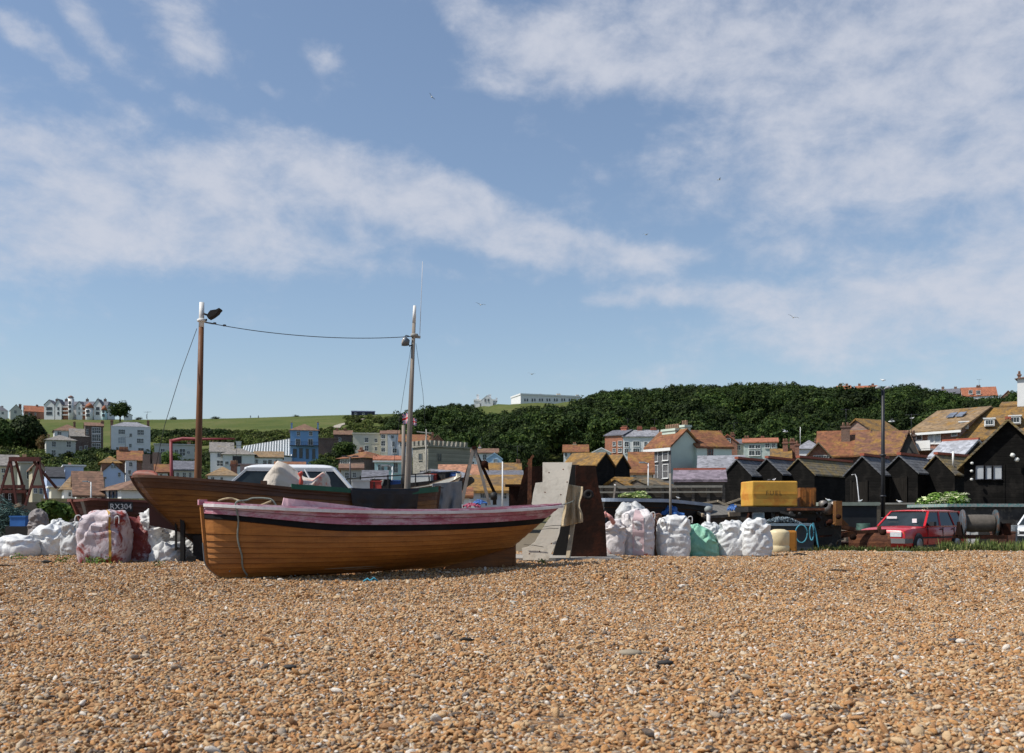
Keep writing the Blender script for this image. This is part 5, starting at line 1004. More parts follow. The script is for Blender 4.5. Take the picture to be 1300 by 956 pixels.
wire('stay_wire', 'sagging stay wire strung between the two mast heads', [A.lerp(Bq, s / 24) - Vector((0, 0, .17 * 4 * (s / 24) * (1 - s / 24) - .035 * math.sin(3.14 * s / 24))) for s in range(25)], .0075)
m = MB(); 
for s in (.045, .09, ): m.lathe([(.004, -.035), (.02, -.02), (.02, .02), (.004, .035)], A.lerp(Bq, s) - Vector((0, 0, .17 * 4 * s * (1 - s) - .02)), 8, axis='x')
m.tube([A, A.lerp(Bq, .04) - Vector((0, 0, .02))], .014, n=6); tag(m.build('turnbuckle', m_iron), 'dark turnbuckle on the stay wire beside the white mast head', 'turnbuckle')
wire('stay_wire', 'stay wire slanting down to the left of the brown mast', [at(250, 417, 18.5), at(230, 472, 18.35), at(209, 540, 18.2), at(196, 601, 18.1)], .006)
wire('stay_wire', 'faint stay wire left of the grey mast', [at(522, 440, 19.5), at(513, 495, 19.6), at(503, 560, 19.7), at(497, 620, 19.8)], .004)
wire('stay_wire', 'faint stay wire right of the grey mast', [at(528, 436, 19.5), at(537, 500, 19.7), at(541, 560, 19.8), at(545, 620, 19.9)], .004)
wire('aerial', 'tall thin whip aerial beside the grey mast head', [at(533, 425, 19.5), at(536.5, 332, 19.6)], .006, plain('pale_aerial', (.5, .5, .52), .6), 'aerial')
# floodlights
def flood(label, c, yaw, pitch, r, mats, rim):
    t = thing('floodlight', label, 'floodlight', c); Mx = Matrix.Rotation(yaw, 4, 'Z') @ Matrix.Rotation(pitch, 4, 'Y'); 
    m = MB(); m.lathe([(.02, .10), (.06, .09), (r * .9, .02), (r, -.03), (r * .97, -.03), (r * .85, .01)], (0, 0, 0), 18, axis='x'); m.v = [tuple(Mx @ Vector(v)) for v in m.v]; m.build('housing', mats[0], t)
    m = MB(); m.lathe([(r * .93, -.022), (r * .6, -.045), (.01, -.055)], (0, 0, 0), 18, axis='x'); m.v = [tuple(Mx @ Vector(v)) for v in m.v]; m.build('lens', mats[1], t)
    return t
f2 = flood('round silvery floodlight clamped to the grey mast', at(513.5, 433.5, 19.45), R(12), R(18), .10, (m_iron, plain('lamp_lens', (.42, .36, .30), .15, .3, 12)), None)
m = MB(); c = at(524, 438, 19.5) - f2.location; m.tube([(.07, 0, -.04), (.10, 0, -.09), c], .014, n=6); m.tube([(0, 0, .09), (.03, 0, .12), (.10, 0, .10)], .01, n=6); m.build('bracket', m_tar, f2)
f1 = thing('floodlight', 'black wedge-shaped floodlight on the white head of the brown mast', 'floodlight', at(268, 400, 18.45))
s = 18.45 / F
m = MB(); poly = [((x - 268) * s, -.09, (400 - y) * s) for x, y in ((264, 402), (266, 405.5), (271, 403), (277, 398.5), (278.5, 396), (281, 393.5), (280, 392), (276, 394), (269, 395), (267, 397))]
m.prism(poly, (0, .18, 0)); m.build('hood', m_tar, f1); m = MB(); m.tube([(-.045, 0, 0), (-.10, 0, .01), (-.14, 0, .03)], .018, n=6); m.lathe([(.01, -.02), (.02, 0), (.01, .02)], (-.09, 0, -.09), 8); m.build('bracket', m_tar, f1)

# cream third boat
Pa, Pb = at(440, 622, 23.5), at(583, 604, 24.6)
B3 = Hull(Pa, Pb, 1.9, lambda t: table(t, [(0, 1.62), (.5, 1.66), (.8, 1.80), (1, 2.02)]), lambda t: .5, lambda v: .3 * (1 - v), lambda v: -.9 * (1 - v), .5, 1.1)
B3.root('boat', 'cream-white boat whose pointed bow rises behind the brown boat', 'boat')
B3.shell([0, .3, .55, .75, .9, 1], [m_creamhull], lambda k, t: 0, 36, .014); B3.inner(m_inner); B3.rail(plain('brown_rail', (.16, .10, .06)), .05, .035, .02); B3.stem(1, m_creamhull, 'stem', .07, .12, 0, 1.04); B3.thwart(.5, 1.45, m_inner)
m = MB(); m.box(.4, B3.L - .9, -.3, .3, .0, .5); m.build('cradle', m_tar, B3.t)
# grey canvas hanging from its bow
def drape(x0, x1, yt0, yt1, yb0, yb1, Y0, Y1, amp=.06, seed=1, n=26, gather=0.):
    def f(u, w):
        x = lerp(x0, x1, u); yy = lerp(lerp(yt0, yt1, u), lerp(yb0, yb1, u), w); Y = lerp(Y0, Y1, u)
        x = lerp(x, (x0 + x1) / 2, gather * math.exp(-((w - .5) / .22) ** 2))
        p = at(x, yy, Y); p.y += amp * math.sin(u * 17 + seed + 2 * w) * (.3 + w) + amp * noise.noise((u * 6 + seed, w * 2.5, seed)); return p
    m = MB(); m.grid(f, n, n); return m
o = drape(549, 586, 614, 611, 650, 650, 21.0, 22.4, .10, 3).build('canvas_cover', m_greytarp, solid=.012); tag(o, 'grey canvas cover drooping between the brown boat and the cream boat', 'canvas')
m = MB(); m.grid(lambda u, w: at(lerp(556, 584, u), 618 + 14 * math.sin(math.pi * u) * (.3 + .7 * w) - 8 * u + 8 * w * (1 - u), lerp(21.2, 22.6, u) + .5 * w + .05 * math.sin(u * 20)), 20, 8)
tag(m.build('canvas_cover', plain('dark_canvas', (.06, .065, .07), .85), solid=.012), 'sagging dark fold of canvas under the bow of the cream boat', 'canvas')

# RX304 boat
Pa, Pb = at(92, 635, 26), at(262, 640, 28.5)
B4 = Hull(Pa, Pb, 2.2, lambda t: table(t, [(0, 1.42), (.05, 1.46), (.15, 1.44), (1, 1.32)]), lambda t: .2, lambda v: .5 * (1 - v), lambda v: -.2 * (1 - v), .42, .7)
B4.root('boat', 'dark red-brown boat with a black registration plate behind the bags', 'boat')
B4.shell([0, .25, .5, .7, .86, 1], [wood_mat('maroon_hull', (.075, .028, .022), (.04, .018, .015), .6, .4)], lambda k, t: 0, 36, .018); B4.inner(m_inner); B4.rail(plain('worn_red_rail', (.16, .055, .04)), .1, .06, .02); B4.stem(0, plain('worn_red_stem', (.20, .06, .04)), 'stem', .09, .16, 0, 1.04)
q = B4.p(.27, .84, -1, .04); m = MB(); m.box(-.32, .32, -.012, .0, -.125, .125); pt = m.build('registration_plate', plain('plate_black', (.012, .012, .014), .5), B4.t); pt.location = q + Vector((-.25, -.10, .03)); pt.rotation_euler = (R(-4), 0, R(4))
tx = bpy.data.curves.new('registration', 'FONT'); tx.body = 'RX304'; tx.size = .2; tx.align_x = 'CENTER'; tx.align_y = 'CENTER'; tx.extrude = .002; tx.space_character = 1.05; to = bpy.data.objects.new('registration_number', tx); COL.objects.link(to); tx.materials.append(m_wht)
to.parent = pt; to.location = (0, -.018, -.0); to.rotation_euler = (R(90), 0, 0)

# low dark boat with a blue-grey rail, right of the plates
Pa, Pb = at(748, 636, 26), at(893, 641, 29)
B5 = Hull(Pa, Pb, 1.9, lambda t: table(t, [(0, 1.44), (.4, 1.43), (1, 1.30)]), lambda t: .2, lambda v: .3 * (1 - v), lambda v: -.3 * (1 - v), .4, .8)
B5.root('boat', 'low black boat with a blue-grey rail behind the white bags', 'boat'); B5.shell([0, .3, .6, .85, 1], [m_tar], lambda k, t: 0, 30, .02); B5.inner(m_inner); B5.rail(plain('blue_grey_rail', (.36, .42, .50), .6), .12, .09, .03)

# bags -----------------------------------------------------------------
def bag_mat(name, base, stain=None, th=(.48, .62), dirt=(.25, .2, .15)):
    if name in _M: return _M[name]
    t = NT(name); col = t.ramp(t.noise(2, 5, .6), [(.3, darker(base, .82)), (.7, base)])
    if stain: col = t.mix(t.ramp(t.noise(1.5, 6, .7, dist=.5), [(th[0], 0.), (th[1], 1.)]), col, stain)
    col = t.mix(t.ramp(t.noise(4, 7, .75), [(.55, 0.), (.75, .5)]), col, dirt)
    n = t.noise(3.2, 5, .6, dist=1.2); t.bump(n, .6, .06); t.set(Base_Color=col, Roughness=.55, Specular_IOR_Level=.35)
    tr = t.n('ShaderNodeBsdfTranslucent'); t.l(col, tr.inputs[0]); ms = t.n('ShaderNodeMixShader'); ms.inputs[0].default_value = .15
    t.l(t.b.outputs[0], ms.inputs[1]); t.l(tr.outputs[0], ms.inputs[2]); t.l(ms.outputs[0], t.out.inputs[0]); _M[name] = t.m; return t.m
def fold(p, f, seed):
    a = noise.noise((p.x * f + seed, p.y * f, p.z * f * .8 + seed * 2)); return 1 - 2 * abs(a) * 1.6
def bag(name, label, x0, x1, yt, yb_, Y, mat, seed=1, sq=.5, topk=.62, amp=.055, depth=None, cat='bag', group=None, lift=None, lean=0., parts=None, cap=.5, sharp=.9, prof=None):
    w = (x1 - x0) * Y / F; h = (yb_ - yt) * Y / F; cx = PX((x0 + x1) / 2, Y); g = terrain(cx, Y) if lift is None else lift
    zb = min(PZ(yb_, Y), g + .02) if lift is None else lift; zt = PZ(yt, Y); h = zt - zb; d = depth or w * .85
    t = thing(name, label, cat, (cx, Y, zb), 0, group); nt, nz = 110, 64
    def f(u, s):
        th = 2 * math.pi * u; c, sn = math.cos(th), math.sin(th); rx = abs(c) ** sq * (1 if c > 0 else -1); ry = abs(sn) ** sq * (1 if sn > 0 else -1)
        if s < .1: k = lerp(.0, .93, (s / .1) ** .5); z = 0
        elif s < .8: q = (s - .1) / .7; k = .93 + .09 * math.sin(math.pi * q ** .8) ; z = q * topk ** .25 * .86
        else: q = (s - .8) / .2; k = (.93) * (1 - q ** 1.6) ** .75 + .0; z = .86 * topk ** .25 + (1 - .86 * topk ** .25) * math.sin(q * math.pi / 2)
        p = Vector((rx * k * w / 2, ry * k * d / 2, z * h)); pw = p * (1.4 / max(.5, w))
        hz = clamp(z * 6); a = amp * hz
        f1 = fold(pw, 2.1, seed) ** 3 * .5 if fold(pw, 2.1, seed) > 0 else 0
        rad = Vector((rx, ry, .25)).normalized()
        stretched = Vector((pw.x * 1.3, pw.y * 1.3, pw.z * .6)); dg = seed * .37 % 1.2 - .6; diag = Vector((pw.x * 1.5 + dg * pw.z, pw.y * 1.5 - dg * pw.z, pw.z * .55 + .3 * pw.x)) + Vector((1, .6, .3)) * (.25 * noise.noise(pw * 1.5 + Vector((seed, 0, 0))))
        w1 = noise.noise((pw.x * 1.1 + seed, pw.y * 1.1, pw.z * 1.1)); w2 = noise.noise((pw.x * 1.6, pw.y * 1.6 + seed, pw.z * 1.6 + 7))
        tri = lambda q: abs((q % 1) * 2 - 1) * 2 - 1
        sg = 1 if seed % 2 else -1; gate = .45 + .9 * abs(noise.noise((pw.x * 1.3, pw.y * 1.3 + 3, pw.z * 1.3 + seed)))
        e1 = tri(.75 * pw.x + .5 * pw.y + sg * .55 * pw.z + .9 * w1 + seed * .31); e2 = tri(1.1 * pw.x - .9 * pw.y - sg * 1.0 * pw.z + 1.0 * w2 + seed * .17); e3 = tri(.5 * pw.x + 1.7 * pw.y + 2.4 * pw.z + 1.2 * w1 + .7 * w2); e4 = tri(3.1 * pw.x + 2.1 * pw.y - 2.2 * pw.z + 1.3 * w2)
        p += rad * a * .8 * gate * (.45 + .75 * sstep(z, .35, .7)) * (.75 * e1 + .6 * e2 + .38 * e3 + .22 * e4 + 1.2 * w1)
        p.z += cap * a * 2.2 * noise.noise((pw.x * 3.5 + seed, pw.y * 3.5, 2)) * sstep(z, .55, .95)
        p.x += lean * z * w; p.z = max(p.z, 0)
        if prof: p.z *= table(p.x / w + .5, prof)
        return p
    m = MB(); m.grid(f, nt, nz, wrap=True, smooth=True); sk = m.build('sack', mat, t); es = sk.modifiers.new('crease', 'EDGE_SPLIT'); es.split_angle = R(26)
    if name == 'bulk_bag':
        for u in (.66, .84):
            p = f(u, .84); q = p + Vector((.10 if u > .75 else -.10, -.03, .02)); r_ = Vector((.03 * math.sin(u * 40), -.02, .09 + .03 * math.sin(u * 90)))
            m = MB(); m.tube(smooth([p - Vector((0, 0, .08)), p + r_ * .6, q + r_ * .5, q - Vector((0, 0, .10))], 2), .010, n=6); m.build('lifting_loop', bw, t)
    if parts: parts(t, w, d, h, f)
    return t
bw = bag_mat('white_woven_bag', (.80, .80, .79)); bwr = bag_mat('white_bag_red_stain', (.78, .73, .72), (.58, .13, .08), (.56, .61)); bp = bag_mat('pink_white_bag', (.70, .60, .62), (.28, .045, .035), (.47, .55))
bdr = bag_mat('dark_red_bag', (.20, .035, .03), (.55, .48, .52), (.5, .6)); bbr = bag_mat('brown_bag', (.22, .11, .07)); bgr = bag_mat('mint_green_tarp', (.27, .58, .42), (.38, .66, .52)); bgy = bag_mat('grey_white_bag', (.66, .66, .65), (.42, .43, .43)); bcr = bag_mat('cream_red_bag', (.66, .58, .49), (.58, .16, .10), (.54, .62))
def straps(xs, mat, w_=.05):
    def g(t, w, d, h, f):
        for x in xs:
            m = MB(); vs = []; n = 26
            for i in range(n + 1):
                s = .12 + .86 * i / n
                for e in (-1, 1):
                    uu = x + e * w_ / w * .16; p = f(uu % 1, s); q = p + Vector((math.cos(2 * math.pi * x), math.sin(2 * math.pi * x), .3)).normalized() * .012; vs.append(q)
            m.add(vs, [(2 * i, 2 * i + 1, 2 * i + 3, 2 * i + 2) for i in range(n)], 0, True); m.build('strap', mat, t)
    return g
ystrap = plain('yellow_webbing', (.42, .24, .04), .8); rstrap = plain('maroon_webbing', (.22, .04, .05), .8)
bag('bulk_bag', 'big pink-white bulk bag with a yellow strap on the shingle, left of the brown boat', 104, 163, 649, 716, 18.4, bp, 3, .42, .75, .07, parts=straps([.79], ystrap), cap=.6)
bag('bulk_bag', 'dark red bulk bag squeezed between the pink-white bag and the white sacks', 150, 197, 656, 716, 18.9, bdr, 8, .5, .6, .06, parts=straps([.66], rstrap))
bag('sack', 'tall crumpled white sack slumped below the rudder of the brown boat', 178, 212, 649, 700, 18.9, bw, 12, .7, .5, .085, lean=-.1)
bag('sack', 'dirty white sack lying on the shingle beside the prop legs', 190, 231, 688, 719, 18.6, bgy, 15, .7, .5, .07, lean=.1)
bag('sack', 'white sack bulging behind the prop legs of the brown boat', 205, 256, 666, 705, 19.6, bw, 21, .7, .5, .08)
bag('sack', 'grey-white sack low between the prop leg and the keel block', 232, 262, 686, 716, 19.2, bgy, 24, .7, .5, .06)
bag('sack', 'small pale pink sack behind the thin prop leg', 196, 226, 664, 690, 20.2, bp, 27, .7, .5, .05)
bag('sack', 'white sack with orange trim at the left of the pink-white bag', 78, 106, 662, 698, 21, bgy, 31, .7, .5, .07)
bag('sack', 'pile of white sheeting left of centre of the low sack row', 40, 86, 668, 701, 21.5, bw, 33, .8, .45, .09)
bag('sack', 'small white sack perched on the sheeting', 62, 84, 659, 684, 21.9, bw, 37, .8, .5, .06)
bag('sack', 'low flat white tarpaulin roll at the left edge', -8, 48, 680, 703, 21, bw, 39, .8, .45, .06)
bag('canvas_heap', 'grey canvas heap shaped like a tent behind the low white sacks', 36, 63, 646, 690, 23.5, bag_mat('taupe_canvas', (.26, .23, .22)), 41, 1.0, .3, .04, cat='canvas')
bag('sack', 'round white red-knotted bag right against the rusty plates', 766, 793, 660, 704, 20.6, bwr, 51, .75, .55, .05)
m = MB(); m.tube([at(769, 652, 20.3), at(775, 657, 20.3), at(779, 664, 20.4)], [.03, .045, .05], n=7); m.tube([at(766, 651, 20.3), at(770, 656, 20.3)], [.06, .03], n=7); tag(m.build('bag_neck', plain('pink_plastic', (.62, .28, .25), .5)), 'knotted pink neck sticking up from the round bag by the plates', 'bag neck')
bag('bulk_bag', 'largest white bulk bag with red stained panel, second from the plates', 788, 831, 646, 703, 20.9, bwr, 54, .6, .6, .07, parts=straps([.74], plain('pale_pink_strap', (.66, .48, .48), .6), .12))
bag('sack', 'grey-white bundle piled on top of the largest bulk bag', 783, 818, 638, 668, 21.4, bgy, 57, .8, .5, .08, lift=.55)
bag('sack', 'brown sack wedged behind the largest bulk bag', 817, 842, 652, 702, 21.7, bbr, 59, .7, .5, .04)
bag('bulk_bag', 'square white bulk bag between brown sack and green tarpaulin', 835, 875, 654, 702, 21.0, bw, 61, .42, .7, .06)
bag('tarpaulin_heap', 'mint green tarpaulin heap beside the square white bag', 868, 914, 667, 702, 21.3, bgr, 63, .9, .4, .09, cat='tarpaulin', lean=-.1, prof=[(0, .8), (.25, 1.05), (.6, .95), (1, .6)])
bag('sack', 'low white sack just right of the green tarpaulin', 888, 917, 663, 702, 22, bw, 66, .8, .5, .07)
bag('sack', 'white bulging sack in the middle of the right-hand row', 911, 947, 661, 702, 21.4, bw, 70, .75, .55, .07)
bag('sack', 'white sack with a folded top at the right end of the row', 941, 979, 659, 702, 21.2, bw, 73, .65, .6, .075)
bag('sack', 'cream bag with red panels lying inside the brown boat', 322, 422, 591, 630, 19.3, bcr, 77, .9, .5, .05, lift=1.22, depth=.9, cap=.4, prof=[(0, .45), (.14, .7), (.32, 1.12), (.42, 1.05), (.62, .72), (.78, .68), (.9, .95), (1, .8)])
m = MB(); c = at(382, 606, 18.85); m.tube([c + Vector((0, 0, -.22)), c + Vector((.01, -.03, -.08)), c, c + Vector((-.02, 0, .06)), c + Vector((.03, 0, .10))], [.02, .045, .02, .05, .03], n=8); tag(m.build('bag_neck', plain('red_plastic', (.55, .08, .05), .5)), 'red tied neck of the cream bag in the brown boat', 'bag neck')
m = MB(); c = at(335, 625, 18.7); m.box(-.055, .055, -.04, .04, -.35, .22); o = m.build('timber_post', m_dkbrown); o.location = c; tag(o, 'short dark timber post standing at the rail of the brown boat', 'post')
o = drape(713, 740, 613, 618, 669, 663, 18.75, 18.6, .05, 6, gather=.3).build('sacking', plain('tan_sacking', (.50, .40, .26), .95, .3, 3, .6, c2=(.34, .26, .16)), solid=.012); tag(o, 'tan sacking cinched round the gap between pale board and rusty plate', 'sacking')

# boards and plates ------------------------------------------------------
def plate(name, label, pts, Y, thick, mat, cat, lean=0.):
    P = [at(x, y, Y + lean * (710 - y) / 120) for x, y in pts]; c = P[0].copy(); c.z = terrain(c.x, Y); m = MB(); m.prism([p - c for p in P], (0, thick, 0)); o = m.build(name, mat); o.location = c; return tag(o, label, cat)
m_board = plain('pale_plywood', (.66, .60, .50), .85, .12, 1.5, .2, c2=(.36, .31, .24), th=(.5, .72))
plate('plywood_board', 'pale plywood board with a curved cut-out edge leaning behind the boat stern', [(689, 587), (726.5, 587), (721, 618), (717, 640), (714, 654), (710, 678), (704, 694), (696, 711), (664, 711), (662.6, 696), (671, 694), (679, 688), (686, 676), (692, 666), (700, 655), (690, 648), (675, 640), (677, 626), (680, 613), (689, 612)], 18.3, .045, m_board, 'board', .3)
plate('steel_plate', 'tall dark rusty steel plate standing beside the pale board', [(731, 591), (756, 591), (760, 618), (764, 635), (768, 656), (771, 712), (722, 711), (728, 668), (730, 640)], 19.1, .12, m_rustd, 'plate', .3)
plate('steel_plate', 'dark curved rusty hopper side left of the pale board', [(667, 593), (692, 591), (694, 645), (654, 645), (658, 630), (662, 610)], 20.6, .2, m_rustd, 'plate')
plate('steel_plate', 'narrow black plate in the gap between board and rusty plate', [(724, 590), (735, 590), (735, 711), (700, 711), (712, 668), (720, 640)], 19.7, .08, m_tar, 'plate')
o = MB(); a, b = at(727.5, 664, 18.85), at(721, 709, 18.6); o.bar(a, b, .075, .05); tag(o.build('timber_strut', plain('pale_timber', (.36, .29, .20), .85, .3, 6)), 'pale timber strut leaning under the tan sacking', 'strut')
o = MB(); o.bar(at(672, 645, 20.2), at(673, 583, 20.2), .08, .08); o.bar(at(670, 590, 20.2), at(677, 578, 20.2), .05, .05); tag(o.build('rusty_pole', m_rust), 'rusty pole in front of the hopper side', 'pole')
m = MB(); c = at(720, 708, 19.3); z = terrain(c.x, 19.3); m.box(-1.15, 1.0, -.9, .9, -.1, .045); o = m.build('concrete_slab', plain('old_concrete', (.34, .31, .27), .9, .25, 3, .4)); o.location = (c.x, 19.4, z); tag(o, 'flat concrete slab under the pale board and rusty plates', 'slab')

m = MB(); c = at(747, 628, 19.02); m.lathe([(.03, -.02), (.04, -.05), (.09, -.05), (.10, -.03), (.08, -.02), (.10, 0), (.10, .02), (.03, .03)], (0, 0, 0), 20, axis='y'); o = m.build('pulley_wheel', m_tar); o.location = c; tag(o, 'black pulley wheel fixed to the tall rusty plate', 'pulley')
pb = [o for o in SC.objects if o.get('label', '').startswith('pale plywood board')][0]
for pts in (((665, 691.5), (690, 694.5)), ((688, 672), (709, 671)), ((690, 669), (712, 667))):
    m = MB(); a, b = at(*pts[0], 18.30), at(*pts[1], 18.30); mid_ = a.lerp(b, .5) + Vector((0, 0, .012)); m.bar(a - pb.location, mid_ - pb.location, .012, .008); m.bar(mid_ - pb.location, b - pb.location, .008, .010); k = m.build('crack', m_tar, pb)
m = MB()
for x, y in ((697, 600), (715, 596), (720, 612), (692, 625), (712, 628), (685, 700), (672, 703), (700, 690)): m.lathe([(.001, -.006), (.014, -.005), (.014, 0)], at(x, y, 18.32) - pb.location, 8, axis='y')
m.build('bolt_head', m_rust, pb)
# ================================================================== vehicles and yard clutter
def car_paint(name, c, rough=.3):
    if name in _M: return _M[name]
    t = NT(name); col = t.mix(t.ramp(t.noise(3, 6, .6), [(.4, 0.), (.8, .3)]), c, darker(c, .6)); t.set(Base_Color=col, Roughness=rough, Specular_IOR_Level=.5, Coat_Weight=.4, Coat_Roughness=.15); _M[name] = t.m; return t.m
m_tyre = plain('tyre_rubber', (.018, .018, .018), .8); m_hub = plain('wheel_hub', (.30, .30, .31), .4, .2, metal=.6); m_cg = glass('car_glass', (.012, .016, .018), .06, .3); m_trim = plain('black_trim', (.02, .02, .022), .6); m_lamp = plain('headlamp_glass', (.55, .57, .58), .2, .2, 15); m_chr = plain('dull_chrome', (.4, .4, .4), .35, metal=.8)
def car(name, label, loc, yaw, paint, Lc=4.6, Wc=1.72, Hc=1.42, estate=True, van=False):
    """nose towards local -x; origin on the ground at the middle"""
    t = thing(name, label, 'car', loc, yaw); h = Hc; hw = Wc / 2
    # (x, half width, bottom, shoulder height)
    st = [(-.500, .80, .36, .48), (-.485, .93, .24, .60), (-.45, .97, .20, .655), (-.38, 1, .18, .685), (-.22, 1, .17, .72), (-.18, 1, .17, .735), (0, 1, .17, .74), (.25, 1, .17, .745), (.42, .99, .18, .75), (.475, .97, .22, .74), (.497, .92, .30, .66), (.50, .84, .36, .5)]
    k = h / 1.42; m = MB(); ring = []
    for fx, fw, zb, zs in st:
        x = fx * Lc; w = hw * fw; zb *= k; zs = (zs + .13) * k if van is False else (zs + .16) * k; r = []
        for a, z in ((0, zb), (.86, zb), (.97, zb + .06), (1.0, lerp(zb, zs, .45)), (.985, lerp(zb, zs, .8)), (.93, zs - .015), (.80, zs + .012), (0, zs + .035)): r.append((x, -w * a, z))
        r += [(x, -q[1], q[2]) for q in r[-2:0:-1]]; ring.append(r)
    n = len(ring[0]); vs = [q for r in ring for q in r]
    fs = [(i * n + j, (i + 1) * n + j, (i + 1) * n + (j + 1) % n, i * n + (j + 1) % n) for i in range(len(ring) - 1) for j in range(n)] + [tuple(range(n)), tuple((len(ring) - 1) * n + j for j in range(n - 1, -1, -1))]
    m.add(vs, fs, 0, True); body = m.build('body', paint, t); md = body.modifiers.new('edge', 'EDGE_SPLIT'); md.split_angle = R(38)
    # greenhouse: glass core, painted roof and pillars
    zs = .872 * k; zr = h; rt_ = .13 if van else .055; x0, x1 = -.20 * Lc, (.47 if estate else .30) * Lc; rx0, rx1 = -.065 * Lc, (.36 if van else .425 if estate else .20) * Lc; wb, wr = hw * .93, hw * .74
    B = lambda x, s, w: Vector((x, s * w, zs)); T = lambda x, s, w: Vector((x, s * w, zr - rt_ + .005))
    m = MB(); c = [B(x0, -1, wb), B(x1, -1, wb), B(x1, 1, wb), B(x0, 1, wb), T(rx0, -1, wr), T(rx1, -1, wr), T(rx1, 1, wr), T(rx0, 1, wr)]
    ins = [p * 1.0 for p in c]; m.add(ins, [(0, 1, 5, 4), (1, 2, 6, 5), (2, 3, 7, 6), (3, 0, 4, 7), (4, 5, 6, 7)]); m.build('window', m_cg, t)
    m = MB(); N = 8
    def roof(u, w):
        x = lerp(rx0 - .05, rx1 + .04, u); y = lerp(-1, 1, w) * (wr + .02); return Vector((x, y, zr - rt_ + rt_ * (1 - abs(2 * w - 1) ** (9 if van else 3)) ** .6 * (1 - abs(2 * u - 1) ** 8 * .6)))
    m.grid(roof, 14, 12); ro = m.build('roof', paint, t, solid=.02)
    m = MB(); P = .055
    for s in (-1, 1):
        m.bar(B(x0, s, wb), T(rx0, s, wr), .07, .05); m.bar(B(x1, s, wb), T(rx1, s, wr), .16 if van else .11, .06)
        m.bar(T(rx0, s, wr), T(rx1, s, wr), .05, .09 if van else .05); m.bar(B(x0, s, wb), B(x1, s, wb), .05, .04)
        for f in (.30, .66) if estate else (.5,):
            xb = lerp(x0, x1, f + .06); xt = lerp(rx0, rx1, f); m.bar(B(xb, s, wb + .003), T(xt, s, wr + .003), .07, .03)
    m.build('pillar', paint, t)
    m = MB()
    for s in (-1, 1): m.box(x0 + .30, x0 + .48, s * (wb + .02), s * (wb + .19), zs + .02, zs + .16) if s > 0 else m.box(x0 + .30, x0 + .48, -(wb + .19), -(wb + .02), zs + .02, zs + .16)
    m.build('mirror', m_trim, t)
    for s in (-1, 1):
        for fx in (-.315, .285):
            m = MB(); x = fx * Lc; y = s * (hw - .05)
            m.lathe([(.24, -.09), (.305, -.08), (.31, .08), (.24, .09)], (x, y, .31), 24, axis='y'); wt_ = m.build('wheel', m_tyre, t)
            m = MB(); m.lathe([(.19, -.1), (.2, -.092), (.2, .092), (.19, .1)], (x, y, .31), 18, axis='y'); m.build('hub', m_hub, wt_)
            m = MB(); m.lathe([(.35, -.01), (.35, .01)], (x, s * (hw + .002), .33), 24, axis='y'); m.v = [v if v[2] > .17 else (v[0], v[1], .17) for v in m.v]; m.build('wheel_arch', m_trim, t)
    for s in (-1, 1):
        m = MB(); m.box(-.5035 * Lc, -.475 * Lc, s * .35 if s > 0 else -.73, .73 if s > 0 else -.35, .55 * k, .70 * k); m.build('headlight', m_lamp, t)
        m = MB(); m.box(-.487 * Lc, -.45 * Lc, (.725 if s > 0 else -.80), (.80 if s > 0 else -.725), .57 * k, .69 * k); m.build('indicator', plain('amber_lens', (.5, .18, .03), .3), t)
        m = MB(); m.box(.485 * Lc, .503 * Lc, (.62 if s > 0 else -.78), (.78 if s > 0 else -.62), .5 * k, .85 * k); m.build('tail_light', plain('red_lens', (.25, .01, .01), .3), t)
    m = MB(); m.box(-.520 * Lc, -.47 * Lc, -hw * .96, hw * .96, .34 * k, .50 * k); m.box(-.520 * Lc, -.40 * Lc, -hw * 1.01, -hw * .955, .34 * k, .48 * k); m.box(-.520 * Lc, -.40 * Lc, hw * .955, hw * 1.01, .34 * k, .48 * k); m.build('bumper', plain('grey_bumper', (.13, .13, .13), .5) if not van else m_trim, t)
    m = MB(); m.box(-.504 * Lc, -.482 * Lc, -.34, .34, .57 * k, .66 * k); m.build('grille', m_trim, t)
    m = MB()
    for s in (-1, 1): m.box(-.30 * Lc, .42 * Lc, s * (hw + .001) if s > 0 else -(hw + .02), (hw + .02) if s > 0 else -(hw + .001), .48 * k, .53 * k)
    m.build('side_strip', m_trim, t)
    m = MB()
    for s in (-1, 1):
        a = hw * 1.0 + .006; a0, a1 = (hw * .97, a) if s > 0 else (-a, -hw * .97)
        for fx in (-.17, .07, .255): m.box(fx * Lc - .008, fx * Lc + .008, a0, a1, .30 * k, .84 * k)
        m.box(-.30 * Lc, .42 * Lc, a0, a1, .17 * k, .27 * k)
        for fx in (.03, .215): m.box(fx * Lc, fx * Lc + .14, a0 * 1.0, a1 * 1.004, .76 * k, .79 * k)
    m.build('door_seam', m_trim, t)
    for s in (-1, 1):
        m = MB(); m.box(.04 * Lc, .10 * Lc, -.25 if s < 0 else .05, -.05 if s < 0 else .25, zs, zs + .001) if False else None
    return t
Y = 34.5; rc = car('estate_car', 'red estate car parked behind the weeds, facing left', (PX(1160, Y) , Y, terrain(PX(1160, Y), Y) - .0), R(42), car_paint('red_car_paint', (.50, .010, .014)), 4.75, 1.78, 1.46)
# stickers on the windscreen
m = MB(); m.box(-.73, -.72, .25, .62, 1.16, 1.24); m.box(-.86, -.85, -.52, -.36, 1.02, 1.16)
o = m.build('sticker', plain('white_paper', (.7, .7, .7), .6), rc)
vw = car('off_road_car', 'white car with large windows standing behind the brown boat', (PX(333, 24.8), 24.8, .31), R(10), car_paint('white_car_paint', (.68, .69, .70)), 5.0, 1.82, 1.98, van=True)
Y = 38; car('car', 'white car cut by the right edge of the photo', (PX(1330, Y), Y, -.25), R(45), car_paint('white_car_paint', (.70, .70, .70)), 4.2, 1.7, 1.5)

